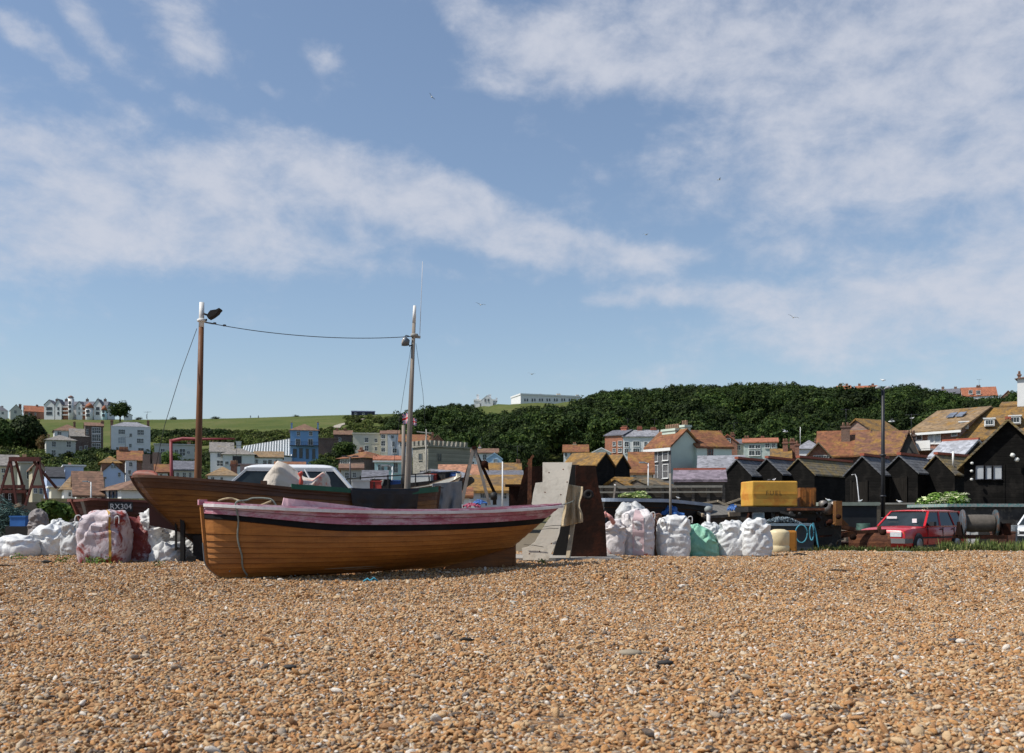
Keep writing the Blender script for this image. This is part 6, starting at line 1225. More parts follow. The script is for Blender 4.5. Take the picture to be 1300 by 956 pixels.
# --- fuel tank on its machine
Y = 25.5; s = Y / F; t = thing('fuel_tank', 'yellow plastic fuel tank lettered FUEL on top of dark machinery', 'tank', at(955, 643, Y), R(6)); W_ = 60 * s; H_ = 32.5 * s; D_ = .9
m_yel = plain('yellow_plastic', (.60, .33, .05), .6, .25, 1.5, .15, c2=(.55, .22, .03), th=(.5, .62))
m = MB(); ring = [(0, 0), (1, 0), (1, .28), (1.012, .5), (1, .75), (1, 1), (0, 1), (-.0, .75), (-.012, .5), (0, .28)]
m.prism([(a * W_, 0, b * H_) for a, b in ring], (0, D_, 0)); tk = m.build('shell', m_yel, t); bv = tk.modifiers.new('bev', 'BEVEL'); bv.width = .035; bv.segments = 3
m = MB()
m.box(.02, W_ - .02, -.014, -.002, H_ * .5 - .012, H_ * .5 + .012); m.build('moulded_rib', m_yel, t)
m = MB(); m.lathe([(.07, 0), (.08, .03), (.06, .06)], (W_ * .48, .3, H_), 12); m.build('filler_cap', m_trim, t)
tx = bpy.data.curves.new('tank_text', 'FONT'); tx.body = 'FUEL'; tx.size = .17; tx.align_x = 'CENTER'; tx.extrude = .001; tx.space_character = 1.3; to = bpy.data.objects.new('lettering', tx); COL.objects.link(to); tx.materials.append(plain('faded_black_lettering', (.16, .10, .03), .8, .4, 30)); to.parent = t; to.location = (W_ * .47, -.017, H_ * .44); to.rotation_euler = (R(90), 0, 0)
m = MB(); a = at(1016, 643, 26.2); m.box(0, .42, 0, .7, 0, .50); m.box(.05, .15, -.02, 0, .05, .45); m.box(.27, .37, -.02, 0, .05, .45); o = m.build('tank_end_box', plain('rusty_shaded_orange', (.30, .11, .02), .7, .4, 3, .3, c2=(.10, .035, .015), th=(.52, .66))); o.location = a; tag(o, 'rust-stained box added as the shaded orange right end of the yellow tank', 'box')  # tank's right end as an added box, its shade put into the orange
# dark machine below
t = thing('winch_engine', 'black oily winch engine carrying the yellow tank', 'machine', at(962, 700, 25.6)); o = t.location
def bx(m, x0, x1, y0, y1, Ya, Yb, mi=0):
    a = at(x0, y1, Ya) - o; b = at(x1, y0, Ya) - o; m.box(a.x, b.x, a.y, a.y + (Yb - Ya), a.z, b.z, mi)
m_oil = plain('oily_black_steel', (.018, .016, .014), .6, .5, 3, .4, c2=(.07, .03, .015), th=(.6, .75)); 
m = MB(); bx(m, 950, 1047, 643.5, 650, 25.3, 26.8); bx(m, 996, 1036, 650.3, 700, 25.5, 26.8); bx(m, 962, 996, 665, 700, 25.7, 26.8); bx(m, 948, 962, 650.3, 661, 25.9, 26.6); m.build('housing', m_oil, t)
m = MB(); bx(m, 1009, 1025, 658, 662, 25.2, 25.49); bx(m, 1003, 1047, 645, 648, 25.0, 25.29); m.build('rusty_ledge', m_rust, t)
m = MB(); bx(m, 1036.3, 1068, 652, 701, 25.9, 27.2); bx(m, 1046, 1064, 642, 652, 26.1, 27.0); m.build('cab', m_oil, t)
m = MB()
for x, z, r in ((1050, 646, .16), (1060, 642, .13), (1045, 640, .10)): c = at(x, z, 25.9) - o; m.lathe([(r, -.1), (r, .1)], c, 16, axis='y')
m.build('pulley', plain('worn_steel', (.22, .20, .18), .5, .4, 8, metal=.5), t)
m = MB(); c = at(1064, 655, 25.6) - o; m.box(c.x - .07, c.x + .09, -.05, .2, PZ(667, 25.6) - o.z, PZ(636, 25.6) - o.z); m.prism([at(1058, 667, 25.6) - o, at(1078, 667, 25.6) - o, at(1066, 655, 25.6) - o], (0, .15, 0)); m.build('yellow_post', plain('rusty_yellow_paint', (.16, .07, .015), .8, .4, 3, .4, c2=(.12, .04, .015)), t)
tag(MB().build('x', m_oil), 'x', 'x') if False else None
m = MB(); t2 = thing('equipment_box', 'dark grey-blue box draped with net and turquoise rope below the tank', 'box', at(972, 700, 24.6)); o = t2.location
m = MB(); bx(m, 972, 1033, 668, 701, 24.6, 25.4); m.build('body', plain('dark_grey_blue', (.05, .065, .075), .6, .35, 3), t2); m = MB(); bx(m, 968, 1034, 664.5, 667.7, 24.5, 25.45); m.build('lid', plain('pale_blue_lid', (.20, .27, .32), .6, .3), t2)
m = MB(); bx(m, 955.5, 970.5, 650.5, 662, 25.35, 25.42); wf = m.build('window_frame', plain('pale_grey_paint', (.36, .38, .38), .6), t2); m = MB(); bx(m, 957, 969, 652, 660.5, 25.32, 25.34); m.build('pane', glass('hut_glass', (.06, .09, .11), .15), wf)
m_turq = plain('turquoise_rope', (.06, .26, .34), .8, .2, 20, .3)
def loop(x0, x1, y0, y1, Ya, nm, lab):
    pts = [at((x0 + x1) / 2 + (x1 - x0) / 2 * math.cos(a), (y0 + y1) / 2 - (y1 - y0) / 2 * math.sin(a) * (1 if math.sin(a) < 0 else .8), Ya - .02 * math.sin(a * 3)) for a in [i * math.pi * 2 / 26 for i in range(27)]]
    return tag(MB().tube(pts, .016, n=6).build(nm, m_turq), lab, 'rope')
loop(1010, 1025, 664, 689, 24.45, 'rope', 'turquoise rope loop hanging on the front of the dark box'); loop(1028, 1033, 664, 686, 24.4, 'rope', 'narrow turquoise rope bight right of the rope loop')
tag(MB().tube(smooth([at(1032, 664, 24.4), at(1036, 675, 24.4), at(1038, 690, 24.4), at(1040, 699, 24.4)], 2), .018, n=6).build('rope', m_turq), 'turquoise rope end trailing to the ground', 'rope')
# pale netting heap on the box: many crossing strands
rg = random.Random(5); m = MB()
for _ in range(150):
    x = rg.uniform(966, 1018); y = lerp(665, 657, math.sin(math.pi * clamp((x - 964) / 56))) ; pts = []
    dx = rg.uniform(-10, 10)
    for k in range(6): xx = x + dx * k / 5; top = lerp(666, 655.5, max(0, math.sin(math.pi * clamp((xx - 962) / 60)))); pts.append(at(xx, lerp(666, top, rg.uniform(.3, 1)), 24.5 + rg.uniform(0, .6)))
    m.tube(pts, .006, n=4, cap=False)
tag(m.build('fishing_net', plain('pale_blue_net', (.34, .42, .47), .8)), 'pale blue-grey fishing net heaped on the dark box', 'net')
# white plastic keg and orange tub
m = MB(); r = .24; m.lathe([(.20, 0), (r, .03), (r, .16), (r - .015, .18), (r, .2), (r, .46), (r - .02, .5), (.12, .54), (.03, .545)], (0, 0, 0), 20); k = m.build('keg', plain('yellowed_white_plastic', (.66, .55, .33), .5, .2, 3)); k.location = (PX(989, 23.4), 23.4, terrain(PX(989, 23.4), 23.4) - .01); k.scale = (1, 1, 1.05); tag(k, 'yellowed white plastic keg at the right end of the bag row', 'keg')
m = MB(); m.box(-.17, .17, -.16, .16, 0, .54); o = m.build('jerry_can', plain('orange_plastic', (.42, .17, .02), .5, .2)); bv = o.modifiers.new('b', 'BEVEL'); bv.width = .05; bv.segments = 3; o.location = (PX(1001, 23.9), 23.9, terrain(PX(1001, 23.9), 23.9)); tag(o, 'orange plastic container standing behind the white keg', 'container')
# digger blade and arm
t = thing('dozer_blade', 'rusty bulldozer blade and push arm in front of the red car', 'blade', at(1080, 703, 28)); o = t.location
m = MB()
for i in range(6):
    a0, a1 = -.5 + i * .2, -.5 + (i + 1) * .2
    p = lambda a: (-.0 - .22 * math.cos(a * 1.6) + .22)
    z0 = (i) / 6 * .58; z1 = (i + 1) / 6 * .58; m.add([(-.05, p(a0), z0), (1.05, p(a0) - .25, z0), (1.05, p(a1) - .25, z1), (-.05, p(a1), z1)], [(0, 1, 2, 3)])
m.build('blade', m_rust, t, solid=.05)
m = MB(); m.bar(at(1052, 677, 27.6) - o, at(1124, 674, 28.1) - o, .10, .10); m.bar(at(1116, 668, 28) - o, at(1117, 698, 28) - o, .09, .09); m.bar(at(1060, 667, 27.4) - o, at(1082, 672, 27.6) - o, .22, .10); m.bar(at(1086, 676, 27.8) - o, at(1040, 686, 27.4) - o, .14, .14); m.build('push_arm', m_rust, t)
m = MB()
for x, y in ((1067, 681), (1083, 682), (1121, 676)): c = at(x, y, 27.4) - o; m.lathe([(.06, -.09), (.08, -.06), (.08, .06), (.06, .09)], c, 14, axis='y')
m.build('pivot_boss', m_rustd, t)
m = MB(); m.box(-.6, .5, -.2, .9, 0, .42); m.box(-.9, -.2, .1, 1.3, .42, .62); oo = m.build('engine_block', m_rustd); oo.location = (PX(1072, 28.2), 28.4, terrain(PX(1072, 28.2), 28.4)); tag(oo, 'dark rusty machine block behind the bulldozer blade', 'machine')
# cable drum
Y = 33.5; t = thing('cable_drum', 'big winch drum wound with grey rope right of the red car', 'winch drum', at(1243, 683, Y), R(-12))
for s_, mt in ((-1, plain('blue_grey_flange', (.09, .11, .13), .6, .4, 4, c2=(.07, .035, .02))), (1, plain('dark_teal_flange', (.04, .07, .08), .6, .4, 4, c2=(.10, .05, .03)))):
    m = MB(); m.lathe([(.10, -.03), (.46, -.03), (.47, 0), (.46, .03), (.10, .03)], (s_ * .52, 0, .50), 26, axis='x'); m.build('flange', mt, t)
m = MB(); prof = []
for i in range(40): x = -.46 + .92 * i / 39; prof += [(.25 + .04 * (1 - (x / .5) ** 4) + .015 * (i % 2), x)]
m.lathe(prof, (0, 0, .50), 24, axis='x'); m.build('rope_coil', plain('coiled_rope', (.11, .095, .08), .9, .3, 8, .4), t)
m = MB(); m.box(-.75, .75, -.45, -.35, -.02, .1); m.box(-.75, .75, .35, .45, -.02, .1)
for s_ in (-1, 1): m.prism([(s_ * .62, -.4, .1), (s_ * .62, .4, .1), (s_ * .62, .08, .55), (s_ * .62, -.08, .55)], (s_ * .06, 0, 0))
m.box(.70, .95, -.2, .25, .1, .5); m.build('frame', m_rustd, t)
# low building with teal roof edge behind the drum
def shed(name, label, x0, x1, yt, yb_, Y, d, wall, roofm, thick=.12, slope=.05):
    t = thing(name, label, 'shed', at(x0, yb_, Y)); w = (x1 - x0) * Y / F; h = (yb_ - yt) * Y / F; zb = min(0, terrain(t.location.x, Y) - t.location.z - .2); m = MB(); m.box(.1, w - .1, .1, d, zb, h - thick); m.build('wall', wall, t)
    m = MB(); m.prism([(0, 0, h - thick + .003), (w, 0, h - thick + .003), (w, 0, h), (0, 0, h)], (0, d + .1, slope * d * 0)); rf = m.build('roof', roofm, t); return t
shed('shed', 'long low dark shed with a peeling turquoise roof edge behind the winch drum', 1203, 1330, 639.5, 690, 40, 4, plain('dark_clutter_wall', (.05, .045, .04), .9, .6, 3, .5, c2=(.16, .13, .10), th=(.55, .7)), plain('peeling_turquoise', (.12, .30, .28), .7, .3, 6, .3, c2=(.30, .32, .30), th=(.42, .52)), .13)
shed('shed', 'low dark shed with a pale green flat roof behind the yellow post', 1044, 1117, 637.5, 690, 44, 4, plain('dark_blue_black_wall', (.015, .018, .022), .8, .4), plain('pale_green_roof', (.22, .25, .21), .9, .3, 3), .16)
t = thing('garden_wall', 'low brown-grey wall with a pale coping below the black huts', 'wall', at(1108, 639, 50)); m = MB(); w = 78 * 50 / F; z = terrain(t.location.x, 50) - t.location.z - .2
m.box(0, w, 0, .3, z, -.06); m.build('wall_face', plain('mud_render', (.14, .115, .085), .95, .35, 1.5, .5), t); m = MB(); m.box(-.05, w + .05, -.05, .35, -.057, .03); m.build('coping', plain('pale_coping', (.36, .34, .29), .9), t)
# weathered lean-to behind the green tarpaulin
t = thing('lean_to', 'grey weathered timber lean-to with a sagging plank roof', 'lean-to', at(868, 690, 27)); o = t.location
m = MB(); a, b, c, d = at(864, 640, 29.5), at(924, 641, 30.5), at(942, 652, 28), at(893, 655, 27.2)
m.prism([p - o for p in (a, b, c, d)], (0, 0, -.07)); rf = m.build('roof', boards('grey_planks', (.13, .12, .105), .18, .9, .4, 'x'), t)
m = MB(); e, f_, g, h_ = d, c, at(942, 690, 28), at(893, 690, 27.2); m.prism([p - o for p in (e + Vector((.1, .1, -.09)), f_ + Vector((-.1, .1, -.09)), g + Vector((-.1, .1, 0)), h_ + Vector((.1, .1, 0)))], (0, .08, 0)); m.prism([p - o for p in (a + Vector((.1, 0, -.1)), d + Vector((.05, .2, -.1)), h_ + Vector((.05, .2, 0)), at(864, 690, 29.5))], (.08, 0, 0)); m.build('wall', w_oldwood, t)
m = MB(); m.bar(at(925, 653, 27.7) - o, at(943, 652, 27.8) - o, .1, .12); m.bar(at(864, 639.5, 29.3) - o, at(893, 654.5, 27.1) - o, .06, .08); m.build('barge_board', plain('pale_timber', (.36, .29, .20), .85, .3, 6), t)
for (x0, y0, x1, y1, Yq, w_, lab) in ((893, 639, 912, 636, 30.6, .09, 'short plank end lying left on the lean-to roof'), (911, 636, 925, 643, 30.2, .09, 'pale plank slanting down the lean-to roof'), (921, 640, 941, 633, 30.8, .07, 'thin dark pole leaning up behind the lean-to'), (933, 641, 960, 643.5, 28.5, .1, 'pale plank bridging from the lean-to to the yellow tank')):
    tag(MB().bar(at(x0, y0, Yq), at(x1, y1, Yq), w_, .06).build('plank', plain('pale_timber', (.36, .29, .20))), lab, 'plank')
m_btarp = plain('blue_tarpaulin', (.035, .13, .38), .5, .3, 3, .3)
def crumple(name, label, x0, x1, yt, yb_, Y, mat, seed, cat, amp=.16):
    w = (x1 - x0) * Y / F; h = (yb_ - yt) * Y / F; c = at((x0 + x1) / 2, yb_, Y); m = MB()
    def f(u, v):
        x = (u - .5) * w; e = (1 - abs(2 * u - 1) ** 2.2) ; z = h * e * (1 - v) ** .8; p = Vector((x, -.25 * v + .1, z)); a = amp
        p += Vector((a * noise.noise((u * 7 + seed, v * 5, 1)), a * noise.noise((u * 7, v * 5 + seed, 4)), a * .9 * fold(Vector((u * 3, v * 2, 0)), 2, seed) - a * .3)); return p
    m.grid(f, 40, 24, smooth=False); o = m.build(name, mat, solid=.01); o.location = c; return tag(o, label, cat)
crumple('tarpaulin', 'crumpled bright blue tarpaulin behind the brown sack', 819, 866, 642, 656, 26.5, m_btarp, 3, 'tarpaulin')
crumple('tarpaulin', 'scrap of blue tarpaulin lying on the lean-to roof', 924, 938, 641, 648, 28.2, m_btarp, 9, 'tarpaulin', .06)
m = MB(); c = at(899.5, 680, 25.5); m.lathe([(.05, 0), (.05, .62)], (0, 0, 0), 10); o = m.build('vent_pipe', m_wht); o.location = c; tag(o, 'short white pipe with a grey cap behind the low white sack', 'pipe'); m = MB(); m.lathe([(.06, .60), (.10, .63), (.11, .70), (.06, .76), (.01, .77)], (0, 0, 0), 12); m.build('pipe_cap', plain('grey_cap', (.26, .28, .27), .6), o)
# timber jetty rails behind
t = thing('fence', 'long timber rail fence with two pale rails in front of the sheds', 'fence', at(762, 640, 48)); o = t.location; z = terrain(o.x, 48) - o.z - .2
for y, hh in ((617.5, .11), (624.5, .08)):
    m = MB(); m.bar(at(758, y + .5, 48) - o, at(917, y, 48) - o, .08, hh); m.build('rail', plain('pale_rail_timber', (.27, .25, .21), .9, .3, 5), t)
m = MB(); m.box(0, 155 * 48 / F, .15, .2, z, PZ(620, 48) - o.z); m.build('boarding', boards('dark_fence_boards', (.045, .038, .032), .2, .9, .5), t)
for i in range(9): m = MB(); x = 155 * 48 / F * i / 8; m.box(x, x + .14, .02, .14, z, PZ(616, 48) - o.z - .12); m.build('post', w_oldwood, t)
tree('elder_bush', 'bush with cream flower heads growing in front of the rail fence', 'bush', 805, 636, 623, 44, 46, leaf_mat('elder_flower_leaf', (.10, .17, .04), (.34, .38, .16), (.58, .58, .34)), 18, 60, size=.12, trunk=False)
tree('elder_bush', 'large elder bush with cream flowers to the left of the big black building', 'bush', 1198, 652, 623, 66, 43, leaf_mat('elder_leaf', (.07, .13, .02), (.13, .20, .04), (.60, .60, .38)), 26, 110, size=.11, trunk=False)
rg = random.Random(2); m = MB()
for _ in range(34):
    x = rg.uniform(1170, 1228); yy = lerp(645, 626, clamp((x - 1168) / 40)) + rg.uniform(0, 11); c = at(x, yy, 42.2 + rg.uniform(-.3, .3)); 
    for k in range(16): a = rg.random() * 6.28; r = rg.random() ** .5 * .17; p = c + Vector((math.cos(a) * r, math.sin(a) * r * .7, .03 - r * .25)); q = .035; m.add([p + Vector((-q, 0, 0)), p + Vector((0, -q, .01)), p + Vector((q, 0, 0)), p + Vector((0, q, .02))], [(0, 1, 2, 3)])
eb = [o for o in SC.objects if o.get('label', '').startswith('large elder')][0]
fo = m.build('blossom', plain('cream_blossom', (.62, .62, .42), .8, .1)); fo.parent = eb; fo.matrix_parent_inverse = Matrix.Translation(-eb.location)
# posts and lamps
tag(MB().tube([at(851.3, 664, 25), at(851, 601, 25)], [.035, .028], n=8).build('pole', plain('galvanised_pole', (.22, .20, .17), .7, .3, 6)), 'slim upright pole rising from the blue tarpaulin', 'pole')
t = thing('street_lamp', 'tall black street lamp column with two white gulls\' perch arms', 'street lamp', at(1121, 690, 47)); t['label'] = 'tall black street lamp column among the black huts'
s = 47 / F; m = MB(); z0 = -.6; m.tube([(0, 0, z0), (0, 0, 1.2)], .12, n=12); m.tube([(0, 0, 1.2), (0, 0, 110 * s), (0, 0, 196 * s)], [.105, .09, .07], n=12); m.build('column', plain('lamp_black', (.018, .018, .022), .5, .2), t)
m = MB()
for z in (1.2, 60 * s, 112 * s): m.lathe([(.13, -.05), (.145, 0), (.13, .05)], (0, 0, z), 12)
m.build('collar', plain('lamp_black', (.02, .02, .024)), t)
for sg in (-1, 1):
    m = MB(); m.tube([(0, 0, 194 * s), (sg * .12, 0, 197.5 * s), (sg * .22, 0, 198 * s)], .03, n=8); m.lathe([(.05, .07), (.13, .02), (.14, -.04), (.03, -.06)], (sg * .24, 0, 198 * s), 12); m.build('lamp_head', plain('lamp_grey', (.30, .32, .34), .5), t)
tag(MB().tube(smooth([at(1081, 603, 52), at(1087, 602, 52), at(1089, 620, 51), at(1091, 640, 50)], 1), .024, n=6).build('bent_pipe', plain('grey_white_pipe', (.5, .5, .5), .5)), 'white bent pipe on the side of the hut left of the street lamp', 'pipe')
for x, yb_, yt, Yq, w_, lab, hd in ((115.5, 634, 612, 60, .05, 'short white lamp post in front of the brown-roofed cottages', 1), (638, 640, 586, 34, .03, 'slim pale pole beside the golden roofed cottage', 0), (444.5, 625, 580, 60, .05, 'dark double-headed lamp post left of the turquoise house', 2), (498, 622, 592, 45, .04, 'white post just left of the grey mast', 1), (475, 622, 607, 45, .05, 'short white post in front of the speckled slate roof', 0), (823, 616, 588, 54, .045, 'pale pipe on the wall of the cream house behind the huts', 1)):
    t = thing('lamp_post' if hd else 'pole', lab, 'lamp post' if hd else 'pole', at(x, yb_ + 6, Yq)); mt = fr_dark if hd == 2 else tr_white; h = (yb_ + 6 - yt) * Yq / F; m = MB(); m.tube([(0, 0, -.5), (0, 0, h)], [w_, w_ * .7], n=8); m.build('column', mt, t)
    for sg in ((-1, 1) if hd == 2 else (-1,) if hd else ()): m = MB(); m.tube([(0, 0, h - .02), (sg * .25, 0, h + .03)], .03, n=6); m.box(min(sg * .2, sg * .5), max(sg * .2, sg * .5), -.08, .08, h, h + .08); m.build('lamp_head', plain('lamp_grey', (.30, .32, .34)) if hd == 1 else fr_dark, t)
# A-frame gallows
Y = 30; t = thing('a_frame', 'grey timber A-frame hoist beyond the stern of the orange boat', 'hoist', at(603, 645, Y)); o = t.location; mt = plain('grey_timber', (.25, .22, .19), .85, .3, 6)
for a, b, r in (((601, 569), (586, 640), .10), ((602.5, 569), (621.5, 641), .09)): m = MB(); m.bar(at(*a, Y) - o, at(*b, Y) - o, r, r); m.build('leg', mt, t)
for a, b, r in (((602, 571), (589, 612), .07), ((603, 572), (629, 628), .07)): m = MB(); m.bar(at(*a, Y + .8) - o, at(*b, Y + 1.4) - o, r, r); m.build('rear_leg', m_rustd, t)
m = MB(); c = at(602, 568.5, Y) - o; m.bar(c + Vector((0, -.1, 0)), c + Vector((0, 1., 0)), .12, .1); c2_ = at(615, 589, Y) - o; m.lathe([(.08, -.06), (.12, 0), (.08, .06)], c2_, 12, axis='y'); m.prism([c2_ + Vector((-.05, 0, -.05)), c2_ + Vector((.14, 0, -.22)), c2_ + Vector((.1, 0, .05))], (0, .1, 0)); m.build('block', m_rustd, t)
m = MB(); m.tube([at(628, 627, Y) - o, at(628, 641, Y) - o], .06, n=8); m.lathe([(.11, -.1), (.14, 0), (.11, .1)], at(627, 630, Y) - o, 10, axis='x'); m.build('winch', m_oil, t)
crumple('tarpaulin', 'bright blue folded tarpaulin below the A-frame', 600, 618, 635, 640, 27, m_btarp, 4, 'tarpaulin', .05); crumple('tarpaulin', 'pink-red tarpaulin strip below the A-frame', 588, 610, 639, 643, 26, plain('pink_red_tarpaulin', (.32, .05, .10), .6), 6, 'tarpaulin', .04)
m = MB(); m.box(0, .8, 0, .5, 0, .6); m.box(-.1, .9, -.1, .6, .6, .66); o_ = m.build('crate', m_rustd); o_.location = at(646, 646, 26.5); tag(o_, 'rusty crate at the foot of the hopper side', 'crate')
# red gantry on the left
Y = 42; t = thing('gantry', 'rusty red steel gantry frame on the left', 'gantry', at(30, 640, Y)); o = t.location; mr = plain('gantry_red', (.10, .022, .016), .75, .4, 4, .3, c2=(.04, .018, .013), th=(.5, .7))
m = MB(); m.bar(at(12, 583, Y) - o, at(51, 583, Y) - o, .14, .19); m.build('top_beam', mr, t)
for a, b, dy in (((13, 584), (-2, 634), 0), ((13.5, 586), (21, 640), 0), ((20, 585), (10, 632), 1.6), ((50, 585), (32, 642), 0), ((49, 585), (60.5, 640), 0), ((43, 586), (49.5, 618), 1.6)):
    m = MB(); m.bar(at(*a, Y) - o, at(*b, Y) - o + Vector((0, dy, 0)), .085, .085); m.build('leg', mr, t)
m = MB(); m.bar(at(40, 618, Y) - o, at(57, 618, Y) - o, .12, .12); m.bar(at(2, 618, Y + .3) - o, at(31, 618, Y + .3) - o, .16, .16); m.bar(at(0, 624, Y + .8) - o, at(33, 624, Y + .8) - o, .14, .14); m.build('cross_beam', mr, t)
for x in (8, 17, 30): tag(MB().bar(at(x, 640, Y + 2), at(x, 620, Y + 2), .12, .12).build('post', m_rustd), {8: 'left', 17: 'middle', 30: 'right'}[x] + ' one of three dark posts under the red gantry', 'post')
house('shed', 'dark hut with a pale barred window under the red gantry', 0, 30, 625, 650, 46, depth=3, roof='flat', yr=623.5, wall=w_oldwood, rm=m_rustd, cat='shed', win=[(3, 627, 9, 634, (2, 1)), (11, 627, 17, 634, (2, 1))], base=-.4)
# red davit
Y = 31; t = thing('davit', 'thin red steel davit arm beside the brown mast', 'davit', at(218, 645, Y)); o = t.location; m_dv = plain('davit_red', (.22, .035, .04), .6, .3, 4)
m = MB(); m.tube([at(218.5, 650, Y) - o, at(217, 558, Y) - o], [.06, .05], n=10); m.build('post', m_dv, t); m = MB(); m.tube([at(216, 560, Y) - o, at(232, 557, Y) - o, at(258, 557.5, Y) - o, at(298, 557, Y) - o], [.05, .055, .04, .022], n=10); m.build('arm', m_dv, t)
# heaps on the far left
rg = random.Random(11); m = MB()
for _ in range(260):
    x = rg.uniform(-8, 30); top = lerp(664, 640, math.sin(math.pi * clamp((x + 14) / 50))); p0 = at(x, rg.uniform(top, 672), 29 + rg.uniform(-.6, .6)); pts = [p0]
    for k in range(5): pts.append(pts[-1] + Vector((rg.gauss(0, .12), rg.gauss(0, .08), rg.gauss(0, .07))))
    m.tube(pts, .014, n=4, cap=False)
tag(m.build('fishing_net', plain('dark_green_net', (.05, .10, .09), .9)), 'dark green fishing net heap at the left edge', 'net', kind=None)
m = MB(); m.grid(lambda u, w: Vector((lerp(-1.2, 1.2, u), -.3 * w * 2 + .3, .95 * math.sin(math.pi * u) * math.sin(math.pi * min(1, .5 + w * .5)) + .1 * noise.noise((u * 5, w * 5, 2)))), 20, 12); o_ = m.build('net_pile', plain('black_green', (.02, .03, .026), .9, .5, 4, .6), solid=.02); o_.location = (PX(10, 29.5), 29.6, terrain(PX(10, 29.5), 29.6)); tag(o_, 'black-green mound of netting under the loose strands on the left', 'net')
m = MB(); m.box(-.19, .19, -.15, .15, 0, .22); m.box(-.205, .205, -.165, .165, .22, .26); o_ = m.build('fish_crate', plain('blue_crate_plastic', (.03, .14, .42), .5)); o_.location = at(26, 668, 24.5); tag(o_, 'blue plastic fish crate among the low sacks', 'crate')
m = MB(); m.box(-.30, .30, -.25, .25, 0, .55); o_ = m.build('crate', m_oil); o_.location = (at(26, 668, 24.5).x, 24.6, terrain(at(26, 668, 24.5).x, 24.6)); o_.dimensions; o_.scale = (1, 1, (PZ(668, 24.5) - o_.location.z) / .55); tag(o_, 'dark crate under the blue fish crate', 'crate')
tree('bush', 'leafy green bush behind the left end of the maroon boat', 'bush', 72, 668, 634, 52, 30, LB, 22, 90, size=.09, trunk=False)
tag(MB().bar(at(-4, 652, 33), at(26, 640, 33), .12, .1).build('plank', plain('pale_timber', (.36, .29, .20))), 'pale plank slanting up at the left edge', 'plank')
m = MB(); m.box(0, 136 * 56 / F, 0, 1.5, -.9, .08); o_ = m.build('quay_wall', plain('mossy_ledge', (.20, .17, .07), .95, .35, 2, .4, c2=(.10, .09, .06))); o_.location = at(52, 634, 56); o_.location.z = PZ(634.5, 56); tag(o_, 'mossy low quay wall below the left cottages', 'wall')
m = MB(); m.box(0, 240 * 56 / F, 0, .5, -1.3, 0); o_ = m.build('quay_wall', plain('dark_quay', (.07, .06, .05), .95, .4, 2, .4)); o_.location = at(-20, 637.5, 55.9); tag(o_, 'dark face of the quay wall below the left cottages', 'wall')

# drums, boxes and gear along the dark yard behind the weeds
rg = random.Random(77)
gear = [(1206, 46, 'rusty oil drum at the left end of the turquoise-edged shed', 'd', (.16, .06, .03)), (1281, 36.5, 'grey steel drum between winch drum and white car', 'd', (.22, .24, .25)), (1273, 35.5, 'rusty engine box right of the winch drum', 'b', (.12, .05, .03)), (1290, 38, 'pale timber crate behind the white car bonnet', 'b', (.30, .26, .2)), (1228, 38.5, 'white plastic fish box behind the winch drum', 'b', (.55, .55, .53)), (1096, 42, 'dark green drum under the pale green flat roof', 'd', (.03, .08, .06)), (1081, 42.5, 'weathered crate under the pale green flat roof', 'b', (.16, .13, .1)), (945, 30, 'dark drum between lean-to and yellow tank', 'd', (.05, .05, .06)), (880, 25, 'rusty scrap box behind the mint tarpaulin', 'b', (.12, .05, .03)), (919, 25.5, 'faded red crate behind the low white sack', 'b', (.30, .07, .05)), (858, 24.6, 'brown timber crate behind the square white bag', 'b', (.14, .09, .06)), (757, 25, 'black drum just right of the rusty plates', 'd', (.02, .02, .022))]
for i, (x, Yq, lab, k, c) in enumerate(gear):
    mt = plain('gear_%d' % i, c, .7, .4, 3, .4, c2=darker(c, .35), th=(.5, .65)); m = MB(); X = PX(x, Yq); z = terrain(X, Yq)
    if k == 'd':
        m.lathe([(.26, 0), (.285, .02), (.28, .28), (.295, .30), (.28, .32), (.28, .58), (.295, .60), (.28, .62), (.285, .88), (.26, .89), (.25, .87), (.02, .87)], (0, 0, 0), 20)
    else:
        m.box(-.36, .36, -.25, .25, 0, .62)
        for a in (-.3, 0, .3): m.box(a - .05, a + .05, -.28, -.253, .02, .60)
        m.box(-.38, .38, -.27, .27, .623, .68)
    o = m.build('oil_drum' if k == 'd' else 'crate', mt); o.location = (X, Yq, z); o.rotation_euler.z = rg.uniform(-.4, .4); tag(o, lab, 'drum' if k == 'd' else 'crate')

# tangled pipework under the tank
we = [o for o in SC.objects if o.name.startswith('winch_engine')][0]; o = we.location; m = MB(); m2 = MB(); rg = random.Random(31)
for i in range(60):
    x = rg.uniform(950, 1066); y = rg.uniform(646, 697); Yq = rg.uniform(24.9, 25.4) if x > 998 else rg.uniform(25.2, 25.6)
    if x < 1040 and y > 664: Yq = 25.48
    a = at(x, y, Yq) - o; mm = m if i % 3 else m2; k = rg.random()
    if k < .4: mm.bar(a, a + Vector((rg.uniform(-.5, .5), rg.uniform(-.1, .1), rg.uniform(-.12, .12))), rg.uniform(.03, .07))
    elif k < .7: mm.bar(a, a + Vector((rg.uniform(-.1, .1), rg.uniform(-.1, .1), rg.uniform(-.35, .35))), rg.uniform(.03, .07))
    else: mm.lathe([(.02, -.04), (rg.uniform(.03, .08), -.035), (rg.uniform(.03, .08), .035), (.02, .04)], a, 12, axis='y')
m.build('pipework', m_oil, we); m2.build('rusty_fitting', m_rustd, we)
